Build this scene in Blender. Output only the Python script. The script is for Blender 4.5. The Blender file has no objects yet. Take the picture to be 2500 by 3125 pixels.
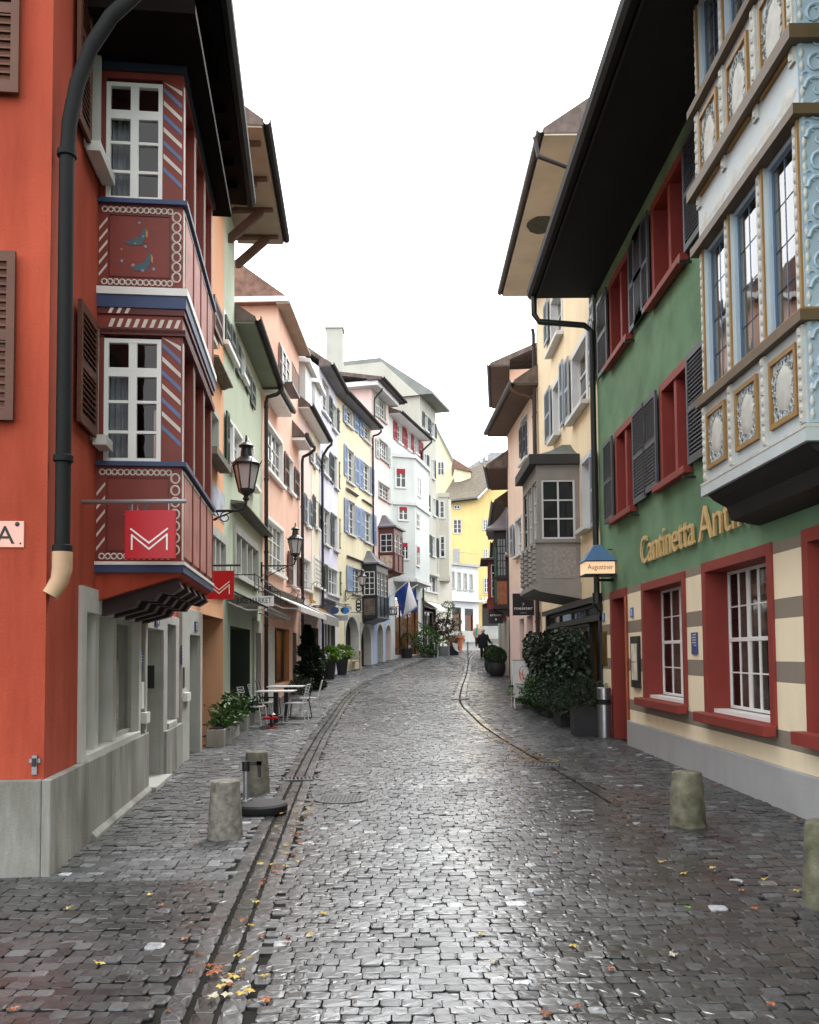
import bpy, math, random
import numpy as np
from mathutils import Vector, Matrix, Quaternion
random.seed(7); RNG = np.random.default_rng(11)
SC = bpy.context.scene; COL = SC.collection
R = math.radians
# ---------------------------------------------------------------- camera
FPX, PITCH, ROLL, SHY = 2750.0, R(3.0), -0.0085, 0.1155
EYE = Vector((0, 0, 1.6))
_f0 = Vector((0, math.cos(PITCH), math.sin(PITCH))); _u0 = Vector((0, -math.sin(PITCH), math.cos(PITCH))); _r0 = Vector((1, 0, 0))
CR = _r0*math.cos(ROLL) + _u0*math.sin(ROLL); CU = -_r0*math.sin(ROLL) + _u0*math.cos(ROLL)
cam = bpy.data.cameras.new('camera'); co = bpy.data.objects.new('camera', cam); COL.objects.link(co)
m = Matrix((CR, CU, -_f0)).transposed().to_4x4(); m.translation = EYE; co.matrix_world = m
cam.sensor_fit = 'HORIZONTAL'; cam.sensor_width = 36; cam.lens = FPX/2500*36; cam.shift_y = SHY
cam.clip_start = 0.05; cam.clip_end = 1500
SC.camera = co
# ---------------------------------------------------------------- overcast sky, weak soft sun
w = bpy.data.worlds.new("World"); SC.world = w; w.use_nodes = True
nt = w.node_tree; bg = nt.nodes['Background']
sky = nt.nodes.new('ShaderNodeTexSky'); sky.sky_type = 'NISHITA'; sky.sun_disc = False
sky.sun_elevation = R(52); sky.sun_rotation = R(20); sky.dust_density = 6; sky.air_density = 1.2
hs = nt.nodes.new('ShaderNodeHueSaturation'); hs.inputs['Saturation'].default_value = 0.08
mx = nt.nodes.new('ShaderNodeMix'); mx.data_type = 'RGBA'; mx.inputs[0].default_value = 0.72
mx.inputs[7].default_value = (12.0, 12.3, 12.7, 1)
nt.links.new(sky.outputs[0], hs.inputs['Color']); nt.links.new(hs.outputs[0], mx.inputs[6])
nt.links.new(mx.outputs[2], bg.inputs[0]); bg.inputs[1].default_value = 0.1
sl = bpy.data.lights.new('sun', 'SUN'); sl.energy = 0.9; sl.angle = R(25); sl.color = (1, .97, .93)
so = bpy.data.objects.new('sun', sl); COL.objects.link(so); so.location = (0, 20, 40)
so.rotation_euler = (R(-38), 0, R(-20))
SC.view_settings.view_transform = 'Standard'; SC.view_settings.look = 'None'; SC.view_settings.gamma = 1
SC.view_settings.exposure = 1.7
# ---------------------------------------------------------------- survey helpers: photo measurements -> points on real planes
ZS = {'1':(0,0,1.9167),'2':(0,900,1.9167),'3':(0,1700,1.9167),'4':(600,800,3.45),'5':(600,1350,3.45),'6':(900,950,3.45),
 '7':(900,1500,3.45),'A':(1250,1150,3.8333),'B':(1250,1650,3.45),'C':(1450,200,2.4643),'D':(1450,950,2.8745),'E':(1500,1650,2.875),
 'F':(1800,800,2.3957),'G':(1800,1600,2.1557),'H':(1900,0,2.395),'T':(600,1900,2.464),'U':(1300,1850,3.45),'P':(0,0,.69)}
def Z(k, x, y):
    a, b, s = ZS[k]; return (a + x/s, b + y/s)
def ray(x, y):
    return CR*((x-1250)/FPX) + CU*((1562.5-y)/FPX + SHY*2500/FPX) + _f0
GT = [(-50,0),(16,0),(20,.04),(25,.2),(30,.4),(38,.6),(45,.92),(52,1.32),(60,1.72),(74,2.35),(85,3.0),(100,4),(130,6),(1200,60)]
def gz(y): return float(np.interp(y, [a for a, _ in GT], [b for _, b in GT]))
def gp(x, y):
    d = ray(x, y); t = 5.0
    lo, hi = 1.0, 120.0
    for _ in range(60):
        t = (lo+hi)/2; p = EYE + d*t
        if p.z > gz(p.y): lo = t
        else: hi = t
    return EYE + d*t
class Frame:
    def __init__(s, o, a, n): s.o = Vector((o[0], o[1], 0)); s.a = Vector((a[0], a[1], 0)).normalized(); s.n = Vector((n[0], n[1], 0)).normalized()
    def P(s, u, v, z): return s.o + s.a*u + s.n*v + Vector((0, 0, z))
    def px(s, x, y, v=0):
        d = ray(x, y); t = (s.o + s.n*v - EYE).dot(s.n)/d.dot(s.n); p = EYE + d*t
        return ((p - s.o).dot(s.a), p.z)
    def rect(s, p0, p1, v=0):
        u0, z1 = s.px(*p0, v); u1, z0 = s.px(*p1, v)
        return (min(u0,u1), max(u0,u1), min(z0,z1), max(z0,z1))
def wallframe(p0, p1, side):
    a = Vector((p1[0]-p0[0], p1[1]-p0[1])).normalized()
    n = (a.y, -a.x) if side == 'L' else (-a.y, a.x)
    F = Frame(p0, a, n); F.L = math.dist(p0, p1); F.side = side; return F
def facing(Y): return Frame((0, Y), (1, 0), (0, -1))       # plane that faces down the street
ID = Frame((0, 0), (1, 0), (0, 1))
# ---------------------------------------------------------------- materials
MATS = {}
def mat(name, col, rough=.75, var=.12, scale=1.2, bump=.25, bscale=60, metal=0, spec=.4, dirt=None, dirtcol=(.08,.07,.06), streak=False, emit=0, dr=(.48,.72)):
    if name in MATS: return MATS[name]
    M = bpy.data.materials.new(name); MATS[name] = M; M.use_nodes = True
    t = M.node_tree; b = t.nodes['Principled BSDF']; N = t.nodes.new; L = t.links.new
    b.inputs['Roughness'].default_value = rough; b.inputs['Metallic'].default_value = metal
    b.inputs['Specular IOR Level'].default_value = spec
    g = N('ShaderNodeNewGeometry'); pos = g.outputs['Position']
    n1 = N('ShaderNodeTexNoise'); n1.inputs['Scale'].default_value = scale; n1.inputs['Detail'].default_value = 6; L(pos, n1.inputs['Vector'])
    rp = N('ShaderNodeMapRange'); rp.inputs[1].default_value = .3; rp.inputs[2].default_value = .7
    rp.inputs[3].default_value = 1-var; rp.inputs[4].default_value = 1+var; L(n1.outputs[0], rp.inputs[0])
    mu = N('ShaderNodeMix'); mu.data_type = 'RGBA'; mu.blend_type = 'MULTIPLY'; mu.inputs[0].default_value = 1
    mu.inputs[6].default_value = (*col, 1); L(rp.outputs[0], mu.inputs[7]); out = mu.outputs[2]
    if dirt:
        n2 = N('ShaderNodeTexNoise'); n2.inputs['Scale'].default_value = .9; n2.inputs['Detail'].default_value = 9; n2.inputs['Roughness'].default_value = .7
        mp = N('ShaderNodeMapping'); mp.inputs['Scale'].default_value = (2.2, 2.2, .35) if streak else (1, 1, 1); L(pos, mp.inputs[0]); L(mp.outputs[0], n2.inputs['Vector'])
        r2 = N('ShaderNodeMapRange'); r2.inputs[1].default_value = dr[0]; r2.inputs[2].default_value = dr[1]; r2.inputs[4].default_value = dirt; L(n2.outputs[0], r2.inputs[0])
        m2 = N('ShaderNodeMix'); m2.data_type = 'RGBA'; L(r2.outputs[0], m2.inputs[0]); L(out, m2.inputs[6]); m2.inputs[7].default_value = (*dirtcol, 1); out = m2.outputs[2]
    L(out, b.inputs['Base Color'])
    if bump:
        n3 = N('ShaderNodeTexNoise'); n3.inputs['Scale'].default_value = bscale; n3.inputs['Detail'].default_value = 4; L(pos, n3.inputs['Vector'])
        bp = N('ShaderNodeBump'); bp.inputs['Strength'].default_value = bump; bp.inputs['Distance'].default_value = .01; L(n3.outputs[0], bp.inputs['Height']); L(bp.outputs[0], b.inputs['Normal'])
    if emit:
        b.inputs['Emission Color'].default_value = (*col, 1); b.inputs['Emission Strength'].default_value = emit
    return M
def plaster(name, col, **k):
    a = dict(rough=.9, var=.07, scale=.8, bump=.35, bscale=45, spec=.25, dirt=.25, dirtcol=tuple(c*.55 for c in col), streak=True); a.update(k); return mat(name, col, **a)
def glassmat(name, tint=(.02,.022,.024), thin=False, ior=1.45):
    if name in MATS: return MATS[name]
    M = bpy.data.materials.new(name); MATS[name] = M; M.use_nodes = True
    t = M.node_tree; b = t.nodes['Principled BSDF']; N = t.nodes.new; L = t.links.new
    b.inputs['Base Color'].default_value = (*tint, 1); b.inputs['Roughness'].default_value = .04; b.inputs['Specular IOR Level'].default_value = .6
    g = N('ShaderNodeNewGeometry'); n = N('ShaderNodeTexNoise'); n.inputs['Scale'].default_value = 2.5; L(g.outputs['Position'], n.inputs['Vector'])
    bp = N('ShaderNodeBump'); bp.inputs['Strength'].default_value = .12; bp.inputs['Distance'].default_value = .02; L(n.outputs[0], bp.inputs['Height']); L(bp.outputs[0], b.inputs['Normal'])
    if thin:
        tr = N('ShaderNodeBsdfTransparent'); tr.inputs[0].default_value = (.8,.82,.82,1)
        gl = N('ShaderNodeBsdfGlossy'); gl.inputs['Roughness'].default_value = .02; L(bp.outputs[0], gl.inputs['Normal'])
        pw = N('ShaderNodeMath'); pw.operation = 'MULTIPLY_ADD'; pw.inputs[1].default_value = -2; pw.inputs[2].default_value = 1; L(g.outputs['Backfacing'], pw.inputs[0]); pe = N('ShaderNodeMath'); pe.operation = 'POWER'; pe.inputs[0].default_value = ior; L(pw.outputs[0], pe.inputs[1]); fr = N('ShaderNodeFresnel'); L(pe.outputs[0], fr.inputs[0]); L(bp.outputs[0], fr.inputs['Normal'])
        ms = N('ShaderNodeMixShader'); L(fr.outputs[0], ms.inputs[0]); L(tr.outputs[0], ms.inputs[1]); L(gl.outputs[0], ms.inputs[2])
        L(ms.outputs[0], t.nodes['Material Output'].inputs[0])
    return M
GLASS = glassmat('window_glass'); THIN = glassmat('thin_glass', thin=True); THINR = glassmat('bright_old_glass', thin=True, ior=3.2); GLASSG = glassmat('grey_glass', (.06,.065,.07))
WHITE = mat('white_paint', (.74,.74,.71), .45, .05, 3, .05)
STONE = mat('grey_stone', (.42,.42,.39), .85, .12, 3, .4, 90, dirt=.5, dirtcol=(.22,.21,.18))
LSTONE = mat('light_stone_trim', (.56,.56,.52), .8, .08, 3, .3, 70)
PLINTH = mat('concrete_plinth', (.31,.31,.285), .85, .22, 1.2, .4, 60, dirt=.8, dirtcol=(.11,.10,.075), streak=True, dr=(.42,.64))
BLACK = mat('black_metal', (.012,.013,.013), .4, .1, 3, .05, 60, spec=.5)
GUT = mat('gutter_black', (.010,.0105,.0105), .7, .15, 3, .05, 60, spec=.2)
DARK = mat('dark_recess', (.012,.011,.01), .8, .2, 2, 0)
IRON = mat('wrought_iron', (.018,.019,.02), .45, .1, 3, .1, 60)
GREYM = mat('grey_metal', (.3,.31,.32), .35, .08, 5, .05, 60, metal=.7)
def tilemat(name, col, sc=1):
    if name in MATS: return MATS[name]
    M = mat(name, col, .85, .35, 5, 0, 40); t = M.node_tree; b = t.nodes['Principled BSDF']; N = t.nodes.new; L = t.links.new
    g = N('ShaderNodeTexCoord'); wv = N('ShaderNodeTexBrick'); wv.inputs['Scale'].default_value = 4
    wv.inputs['Mortar Size'].default_value = .03; wv.inputs['Color1'].default_value = (.9,.9,.9,1); wv.inputs['Color2'].default_value = (.5,.5,.5,1)
    L(g.outputs['Object'], wv.inputs['Vector']); bp = N('ShaderNodeBump'); bp.inputs['Strength'].default_value = .9; bp.inputs['Distance'].default_value = .04
    L(wv.outputs[0], bp.inputs['Height']); L(bp.outputs[0], b.inputs['Normal']); return M
TILE = tilemat('brown_roof_tiles', (.13,.1,.085)); RTILE = tilemat('red_roof_tiles', (.2,.115,.085)); LEAD = mat('lead_sheet', (.11,.11,.12), .5, .15, 3, .1, 8)
# ---------------------------------------------------------------- mesh builder
class MB:
    def __init__(s): s.v = []; s.f = []; s.mi = []; s.m = 0
    def add(s, vs, fs):
        k = len(s.v); s.v += [tuple(p) for p in vs]
        for f in fs: s.f.append([i+k for i in f]); s.mi.append(s.m)
    def hexa(s, p): s.add(p, [(0,3,2,1),(4,5,6,7),(0,1,5,4),(1,2,6,5),(2,3,7,6),(3,0,4,7)])
    def box(s, F, u0, u1, v0, v1, z0, z1):
        s.hexa([F.P(u0,v0,z0), F.P(u1,v0,z0), F.P(u1,v1,z0), F.P(u0,v1,z0), F.P(u0,v0,z1), F.P(u1,v0,z1), F.P(u1,v1,z1), F.P(u0,v1,z1)]); return s
    def frustum(s, F, b, t, z0, z1):     # b,t = (u0,u1,v0,v1)
        s.hexa([F.P(b[0],b[2],z0), F.P(b[1],b[2],z0), F.P(b[1],b[3],z0), F.P(b[0],b[3],z0), F.P(t[0],t[2],z1), F.P(t[1],t[2],z1), F.P(t[1],t[3],z1), F.P(t[0],t[3],z1)]); return s
    def prism(s, F, prof, u0, u1):       # profile in (v,z), extruded along u
        n = len(prof); vs = [F.P(u0, v, z) for v, z in prof] + [F.P(u1, v, z) for v, z in prof]
        s.add(vs, [tuple(range(n)), tuple(range(2*n-1, n-1, -1))] + [(i, (i+1)%n, n+(i+1)%n, n+i) for i in range(n)]); return s
    def plate(s, F, poly, v0, v1):       # polygon in (u,z), thickness along v
        n = len(poly); vs = [F.P(u, v0, z) for u, z in poly] + [F.P(u, v1, z) for u, z in poly]
        s.add(vs, [tuple(range(n)), tuple(range(2*n-1, n-1, -1))] + [(i, (i+1)%n, n+(i+1)%n, n+i) for i in range(n)]); return s
    def column(s, pts, z0, z1):          # plan polygon extruded upward
        n = len(pts); vs = [(x, y, z0) for x, y in pts] + [(x, y, z1) for x, y in pts]
        s.add(vs, [tuple(range(n-1, -1, -1)), tuple(range(n, 2*n))] + [(i, (i+1)%n, n+(i+1)%n, n+i) for i in range(n)]); return s
    def tube(s, pts, r, n=8, cap=True):
        pts = [Vector(p) for p in pts]; rs = r if isinstance(r, (list, tuple)) else [r]*len(pts); vs = []; up = None
        for i, p in enumerate(pts):
            d = (pts[min(i+1, len(pts)-1)] - pts[max(i-1, 0)]).normalized()
            if up is None: up = Vector((0,0,1)) if abs(d.z) < .9 else Vector((1,0,0))
            x = d.cross(up)
            if x.length < 1e-4: x = d.cross(Vector((0,1,0)))
            x.normalize(); y = x.cross(d); up = y
            for k in range(n):
                a = 2*math.pi*k/n; vs.append(p + (x*math.cos(a) + y*math.sin(a))*rs[i])
        fs = []
        for i in range(len(pts)-1):
            for k in range(n): fs.append((i*n+k, i*n+(k+1)%n, (i+1)*n+(k+1)%n, (i+1)*n+k))
        if cap: fs += [tuple(range(n-1, -1, -1)), tuple((len(pts)-1)*n+k for k in range(n))]
        s.add(vs, fs); return s
    def lathe(s, prof, c=(0,0,0), n=16, rot=0, sx=1, sy=1):
        vs = []; fs = []
        for r, z in prof:
            for k in range(n):
                a = rot + 2*math.pi*k/n; vs.append((c[0]+r*sx*math.cos(a), c[1]+r*sy*math.sin(a), c[2]+z))
        for i in range(len(prof)-1):
            for k in range(n): fs.append((i*n+k, i*n+(k+1)%n, (i+1)*n+(k+1)%n, (i+1)*n+k))
        fs += [tuple(range(n-1, -1, -1)), tuple((len(prof)-1)*n+k for k in range(n))]
        s.add(vs, fs); return s
    def loft(s, rings):
        n = len(rings[0]); vs = [p for r in rings for p in r]; fs = []
        for i in range(len(rings)-1):
            for k in range(n): fs.append((i*n+k, i*n+(k+1)%n, (i+1)*n+(k+1)%n, (i+1)*n+k))
        fs += [tuple(range(n-1, -1, -1)), tuple((len(rings)-1)*n+k for k in range(n))]
        s.add(vs, fs); return s
    def torus(s, F, u, z, v, R0, r, n=14, k=5, sz=1.0):
        pts = [F.P(u+R0*math.cos(2*math.pi*i/n), v, z+R0*sz*math.sin(2*math.pi*i/n)) for i in range(n+1)]
        s.tube(pts, r, k, False); return s
    def build(s, name, m, parent=None, smooth=False, bevel=0):
        me = bpy.data.meshes.new(name); off = Vector((0,0,0))
        if parent is not None and parent.get('_o') is not None: off = Vector(parent['_o'])
        me.from_pydata([tuple(Vector(p)-off) for p in s.v] if off.length else s.v, [], s.f)
        for x in (m if isinstance(m, (list, tuple)) else [m]): me.materials.append(x)
        if any(s.mi): me.polygons.foreach_set('material_index', s.mi)
        if smooth: me.polygons.foreach_set('use_smooth', [True]*len(me.polygons))
        me.update(); o = bpy.data.objects.new(name, me); COL.objects.link(o)
        if smooth == 'auto':
            me.set_sharp_from_angle(angle=R(40))
        if bevel:
            b = o.modifiers.new('bevel', 'BEVEL'); b.width = bevel; b.segments = 2; b.limit_method = 'ANGLE'
        if parent is not None:
            o.parent = parent
            if parent.get('_o') is not None: o['_o'] = list(off)
        return o
def tag(o, label, cat, group=None):
    o['label'] = label; o['category'] = cat
    if group: o['group'] = group
    return o
def thing(name, label, cat, loc=(0,0,0), rz=0, group=None, world=True):
    """Empty at the base of a thing. world=True: its parts are measured in world coordinates."""
    o = bpy.data.objects.new(name, None); COL.objects.link(o); o.location = loc; o.rotation_euler = (0, 0, rz); o.empty_display_size = .2
    if world: o['_o'] = [float(c) for c in loc]
    return tag(o, label, cat, group)
def copy_tree(o, parent=None):
    c = o.copy(); COL.objects.link(c)
    if parent is not None: c.parent = parent
    for ch in list(o.children): copy_tree(ch, c)
    return c
def put(o, loc, rz=0, label=None, s=1):
    o.location = loc; o.rotation_euler = (0, 0, rz); o.scale = (s, s, s)
    if label: o['label'] = label
    return o
def text(s, F, u, z, h, m, parent, name='lettering', width=None, v=.01, ext=.006, flip=False, align='L', shear=0):
    cu = bpy.data.curves.new('t', 'FONT'); cu.body = s; cu.extrude = .5; cu.resolution_u = 3; cu.shear = shear
    o = bpy.data.objects.new('t', cu); COL.objects.link(o); bpy.context.view_layer.update()
    me = o.to_mesh(); P = np.array([list(p.co) for p in me.vertices]); fs = [list(p.vertices) for p in me.polygons]
    o.to_mesh_clear(); bpy.data.objects.remove(o)
    x0, y0 = P[:,0].min(), min(0, P[:,1].min()) if False else 0
    cap = .70; sc = h/cap; wd = (P[:,0].max()-x0); sx = (width/wd) if width else sc
    X = (P[:,0]-x0)*sx
    if align == 'C': X -= X.max()/2
    sg = -1 if flip else 1
    b = MB(); b.add([F.P(u+sg*float(a), v+ext*(.5+float(c)), z+float(q)*sc) for a, (q, c) in zip(X, P[:,1:3])], fs)
    return b.build(name, m, parent)
# ---------------------------------------------------------------- windows, shutters, houses
def bars(b, F, r, v0, v1, nx, ny, fw=.06, bar=.03, mull=.07, transom=None):
    u0, u1, z0, z1 = r
    b.box(F, u0, u0+fw, v0, v1, z0, z1); b.box(F, u1-fw, u1, v0, v1, z0, z1)
    b.box(F, u0+fw, u1-fw, v0, v1, z0, z0+fw); b.box(F, u0+fw, u1-fw, v0, v1, z1-fw, z1)
    iu0, iu1, iz0, iz1 = u0+fw, u1-fw, z0+fw, z1-fw; w = (iu1-iu0)/nx
    for i in range(1, nx):
        c = iu0 + w*i; hw = mull/2 if (nx % 2 == 0 and i == nx//2) or nx == 3 else bar/2
        b.box(F, c-hw, c+hw, v0+.003, v1-.003, iz0, iz1)
    zs = [iz0 + (iz1-iz0)*i/ny for i in range(1, ny)] if transom is None else transom
    for q in zs:
        hw = bar/2
        if isinstance(q, tuple): q, hw = q[0], q[1]/2
        b.box(F, iu0, iu1, v0+.006, v1-.006, q-hw, q+hw)
def window(T, F, r, nx=2, ny=3, sur=.1, rec=.16, fm=None, sm=None, pane=None, sill=True, fw=.05, bar=.028, mull=.07, out=.03, sillm=None, so=.1, sz=.08, name='window', transom=None, curtain=None):
    fm = fm or WHITE; sm = sm or LSTONE; u0, u1, z0, z1 = r
    b = MB(); s = sur
    b.box(F, u0-s, u0, -rec, out, z0-s*.6, z1+s); b.box(F, u1, u1+s, -rec, out, z0-s*.6, z1+s)
    b.box(F, u0, u1, -rec, out, z1, z1+s); b.box(F, u0, u1, -rec, out-.004, z0-s*.6, z0)
    W = b.build(name, sm, T)
    if sill:
        MB().box(F, u0-s-.05, u1+s+.05, out+.002, out+so, z0-sz, z0+.01).build('sill', sillm or sm, W)
    b = MB(); bars(b, F, r, -rec+.02, -rec+.07, nx, ny, fw, bar, mull, transom); b.build('frame', fm, W)
    b = MB(); b.add([F.P(u0,-rec+.03,z0), F.P(u1,-rec+.03,z0), F.P(u1,-rec+.03,z1), F.P(u0,-rec+.03,z1)], [(0,1,2,3)]); b.build('pane', pane or GLASS, W)
    return W, (u0-s, u1+s, z0-s*.6, z1+s)
def shutter(T, F, r, m, v=.035, n=None, name='shutter', th=.035):
    u0, u1, z0, z1 = r; b = MB(); fw = min(.06, (u1-u0)*.2)
    b.box(F, u0, u0+fw, v, v+th, z0, z1); b.box(F, u1-fw, u1, v, v+th, z0, z1)
    zm = (z0+z1)/2
    for a, c in ((z0, z0+.08), (zm-.04, zm+.04), (z1-.08, z1)): b.box(F, u0+fw, u1-fw, v, v+th, a, c)
    b.box(F, u0+fw, u1-fw, v, v+.008, z0, z1)
    n = n or max(6, int((z1-z0)/.06))
    for i in range(n):
        z = z0+.08 + (z1-z0-.16)*(i+.5)/n; h = (z1-z0-.16)/n*.45
        b.hexa([F.P(u0+fw,v+.008,z), F.P(u1-fw,v+.008,z), F.P(u1-fw,v+th-.004,z-h), F.P(u0+fw,v+th-.004,z-h), F.P(u0+fw,v+.008,z+.012), F.P(u1-fw,v+.008,z+.012), F.P(u1-fw,v+th-.004,z-h+.012), F.P(u0+fw,v+th-.004,z-h+.012)])
    return b.build(name, m, T)
class House:
    def __init__(s, name, label, p0, p1, side, z1, m, depth=9, cat='house', z0=None, bands=None):
        s.F = wallframe(p0, p1, side); s.L = s.F.L; s.z1 = z1; s.m = m; s.D = depth; s.holes = []; s.bands = bands or []
        s.z0 = (min(gz(p0[1]), gz(p1[1])) - .3) if z0 is None else z0
        s.T = thing(name, label, cat, (p0[0], p0[1], gz(p0[1])))
    def win(s, p0, p1=None, **k):
        r = p0 if len(p0) == 4 else s.F.rect(p0, p1)
        W, h = window(s.T, s.F, r, **k); s.holes.append(h); return r
    def shut(s, p0, p1, m, **k): return shutter(s.T, s.F, s.F.rect(p0, p1), m, **k)
    def hole(s, r): s.holes.append(r)
    def recess(s, r, depth, m, name='doorway'):
        """an opening with plain reveals and a back wall"""
        u0, u1, z0, z1 = r; s.holes.append(r); b = MB(); F = s.F
        b.add([F.P(u0,0,z0),F.P(u0,-depth,z0),F.P(u0,-depth,z1),F.P(u0,0,z1),F.P(u1,0,z0),F.P(u1,-depth,z0),F.P(u1,-depth,z1),F.P(u1,0,z1)],
              [(0,1,2,3),(4,7,6,5),(3,2,6,7),(0,4,5,1),(1,5,6,2)])
        b.build(name, m, s.T); return r
    def wall(s, gable=0, top=None):
        F = s.F; b = MB(); z0, z1 = s.z0, s.z1; D = s.D
        us = sorted({0, s.L} | {min(max(x, 0), s.L) for h in s.holes for x in h[:2]}); zs = sorted({z0, z1} | {min(max(x, z0), z1) for h in s.holes for x in h[2:]} | {q for q, _ in s.bands})
        ms = [s.m] + [mm for _, mm in s.bands]
        for i in range(len(us)-1):
            for j in range(len(zs)-1):
                c, e = (us[i]+us[i+1])/2, (zs[j]+zs[j+1])/2
                if us[i+1]-us[i] < 1e-5 or zs[j+1]-zs[j] < 1e-5: continue
                if any(h[0] < c < h[1] and h[2] < e < h[3] for h in s.holes): continue
                b.m = 0
                for k, (q, _) in enumerate(s.bands):
                    if e < q: b.m = k+1; break
                b.add([F.P(us[i],0,zs[j]), F.P(us[i+1],0,zs[j]), F.P(us[i+1],0,zs[j+1]), F.P(us[i],0,zs[j+1])], [(0,1,2,3)])
        b.m = 0
        for u in (0, s.L):
            b.add([F.P(u,0,z0), F.P(u,-D,z0), F.P(u,-D,z1), F.P(u,-D/2,z1+gable), F.P(u,0,z1)], [(0,1,2,3,4)])
        b.add([F.P(0,-D,z0), F.P(s.L,-D,z0), F.P(s.L,-D,z1), F.P(0,-D,z1)], [(0,1,2,3)])
        if gable == 0: b.add([F.P(0,0,z1), F.P(s.L,0,z1), F.P(s.L,-D,z1), F.P(0,-D,z1)], [(0,1,2,3)])
        return b.build('wall', ms, s.T)
    def roof(s, ov=.6, pitch=38, m=None, sm=None, gm=None, verge=.15, th=.14, u0=None, u1=None, ze=None, gutter=True, fascia=None, ridge=None):
        F = s.F; D = s.D; ze = s.z1 if ze is None else ze; u0 = -verge if u0 is None else u0; u1 = s.L+verge if u1 is None else u1
        tp = math.tan(R(pitch)); h = D/2 if ridge is None else ridge; zr = ze+th+(h+ov)*tp
        zi = ze+th+ov*tp-.2
        R_ = MB().prism(F, [(ov,ze+.03),(ov,ze+th),(-h,zr),(-h,zr-.2),(.0,max(zi,ze+.06)),(.0,ze+.03)], u0, u1)
        R_.prism(F, [(-h,zr),(-2*h,ze+th+ov*tp),(-2*h,ze+th+ov*tp-.2),(-h,zr-.2)], u0, u1)
        ro = R_.build('roof', m or TILE, s.T)
        MB().box(F, u0+.02, u1-.02, .0, ov-.02, ze-.01, ze+.03).build('soffit', sm or STONE, s.T)
        if gutter:
            g = MB(); v = ov+.06; z = ze+.1
            prof = [(v-.075,z+.05),(v-.07,z-.02),(v-.03,z-.065),(v+.03,z-.065),(v+.07,z-.02),(v+.075,z+.05),(v+.06,z+.05),(v+.055,z-.01),(v+.02,z-.05),(v-.02,z-.05),(v-.055,z-.01),(v-.06,z+.05)]
            g.prism(F, prof, u0, u1); g.build('gutter', gm or GUT, s.T)
        return ze, zr
    def pipe(s, u, ztop, zbot, v=.1, r=.05, m=None, ov=None, zt=None):
        F = s.F; p = []
        if ov: p += [F.P(u, ov+.05, zt), F.P(u, ov+.05, zt-.12), F.P(u, ov-.1, zt-.25)]
        p += [F.P(u, v+.03, ztop+.08), F.P(u, v, ztop-.08), F.P(u, v, zbot)]
        b = MB().tube(p, r, 10)
        for q in np.arange(zbot+.3, ztop, 2.0): b.lathe([(r,-.03),(r+.014,-.03),(r+.014,.03),(r,.03)], F.P(u, v, float(q)), 10)
        return b.build('downpipe', m or BLACK, s.T, smooth='auto')
    def hood(s, p0, p1, m, out=.16, name='cornice'):
        u0, u1, z0, z1 = s.F.rect(p0, p1); F = s.F
        return MB().prism(F, [(0,z0),(.05,z0),(out*.6,(z0+z1)/2),(out,z1-.03),(out,z1),(0,z1+.04)], u0, u1).build(name, m, s.T)
# ---------------------------------------------------------------- street plan
LP = [(-2.72,6.73),(-3.476,13.48),(-3.757,18.16),(-4.007,24.4),(-3.865,31.5),(-3.657,36.7),(-3.276,40.9),(-1.968,47.4),(-1.09,50.9),(.79,57.6),(1.92,61.4)]
RP = [(3.8,3.0),(3.8,17.8),(3.8,26.0),(3.56,32.0),(4.05,36.0),(4.7,46.0),(5.7,58.0),(7.5,66)]
GL = [(0,-.6),(4.14,-.95),(9.4,-1.31),(14,-1.6),(18.6,-1.82),(27,-1.95),(36,-1.6),(45,-.3),(55,1.6),(66,4)]
GRC = [(0,2.45),(5,2.3),(11,2.07),(18.5,1.6),(25.5,1.36),(32.5,1.88),(40,2.5),(52,3.4),(66,5)]
def smooth_line(tab):
    ys = np.array([t[0] for t in tab]); xs = np.array([t[1] for t in tab])
    yy = np.linspace(ys[0], ys[-1], 400); xx = np.interp(yy, ys, xs)
    k = np.ones(25)/25; xp = np.pad(xx, 12, mode='edge'); return yy, np.convolve(xp, k, 'valid')
GLs, GRs = smooth_line(GL), smooth_line(GRC)
def ground_sheet():
    ys = np.concatenate([np.array([-60,-20,0]), np.arange(2, 90, 1.0), np.array([100,130,200,400,1200])])
    xs = np.array([-1200,-200,-60,-20,-8,-4,0,4,8,20,60,200,1200.]); vs = []; fs = []
    for y in ys:
        for x in xs: vs.append((x, y, gz(y)-.018))
    n = len(xs)
    for i in range(len(ys)-1):
        for j in range(n-1): fs.append((i*n+j, i*n+j+1, (i+1)*n+j+1, (i+1)*n+j))
    b = MB(); b.add(vs, fs); o = b.build('ground', mat('sand_joint', (.014,.013,.011), .9, .3, 6, .5, 80, spec=.12)); o['kind'] = 'structure'
    MB_ = MB(); vs = []; fs = []
    for y in np.arange(61, 90, 1.0): vs += [(-6, y, gz(y)-.004), (12, y, gz(y)-.004)]
    for i in range(len(vs)//2-1): fs.append((2*i, 2*i+1, 2*i+3, 2*i+2))
    MB_.add(vs, fs); o = MB_.build('square_paving', mat('wet_asphalt', (.09,.09,.092), .38, .15, 3, .4, 30, spec=.5)); o['kind'] = 'structure'
ground_sheet()
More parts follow.
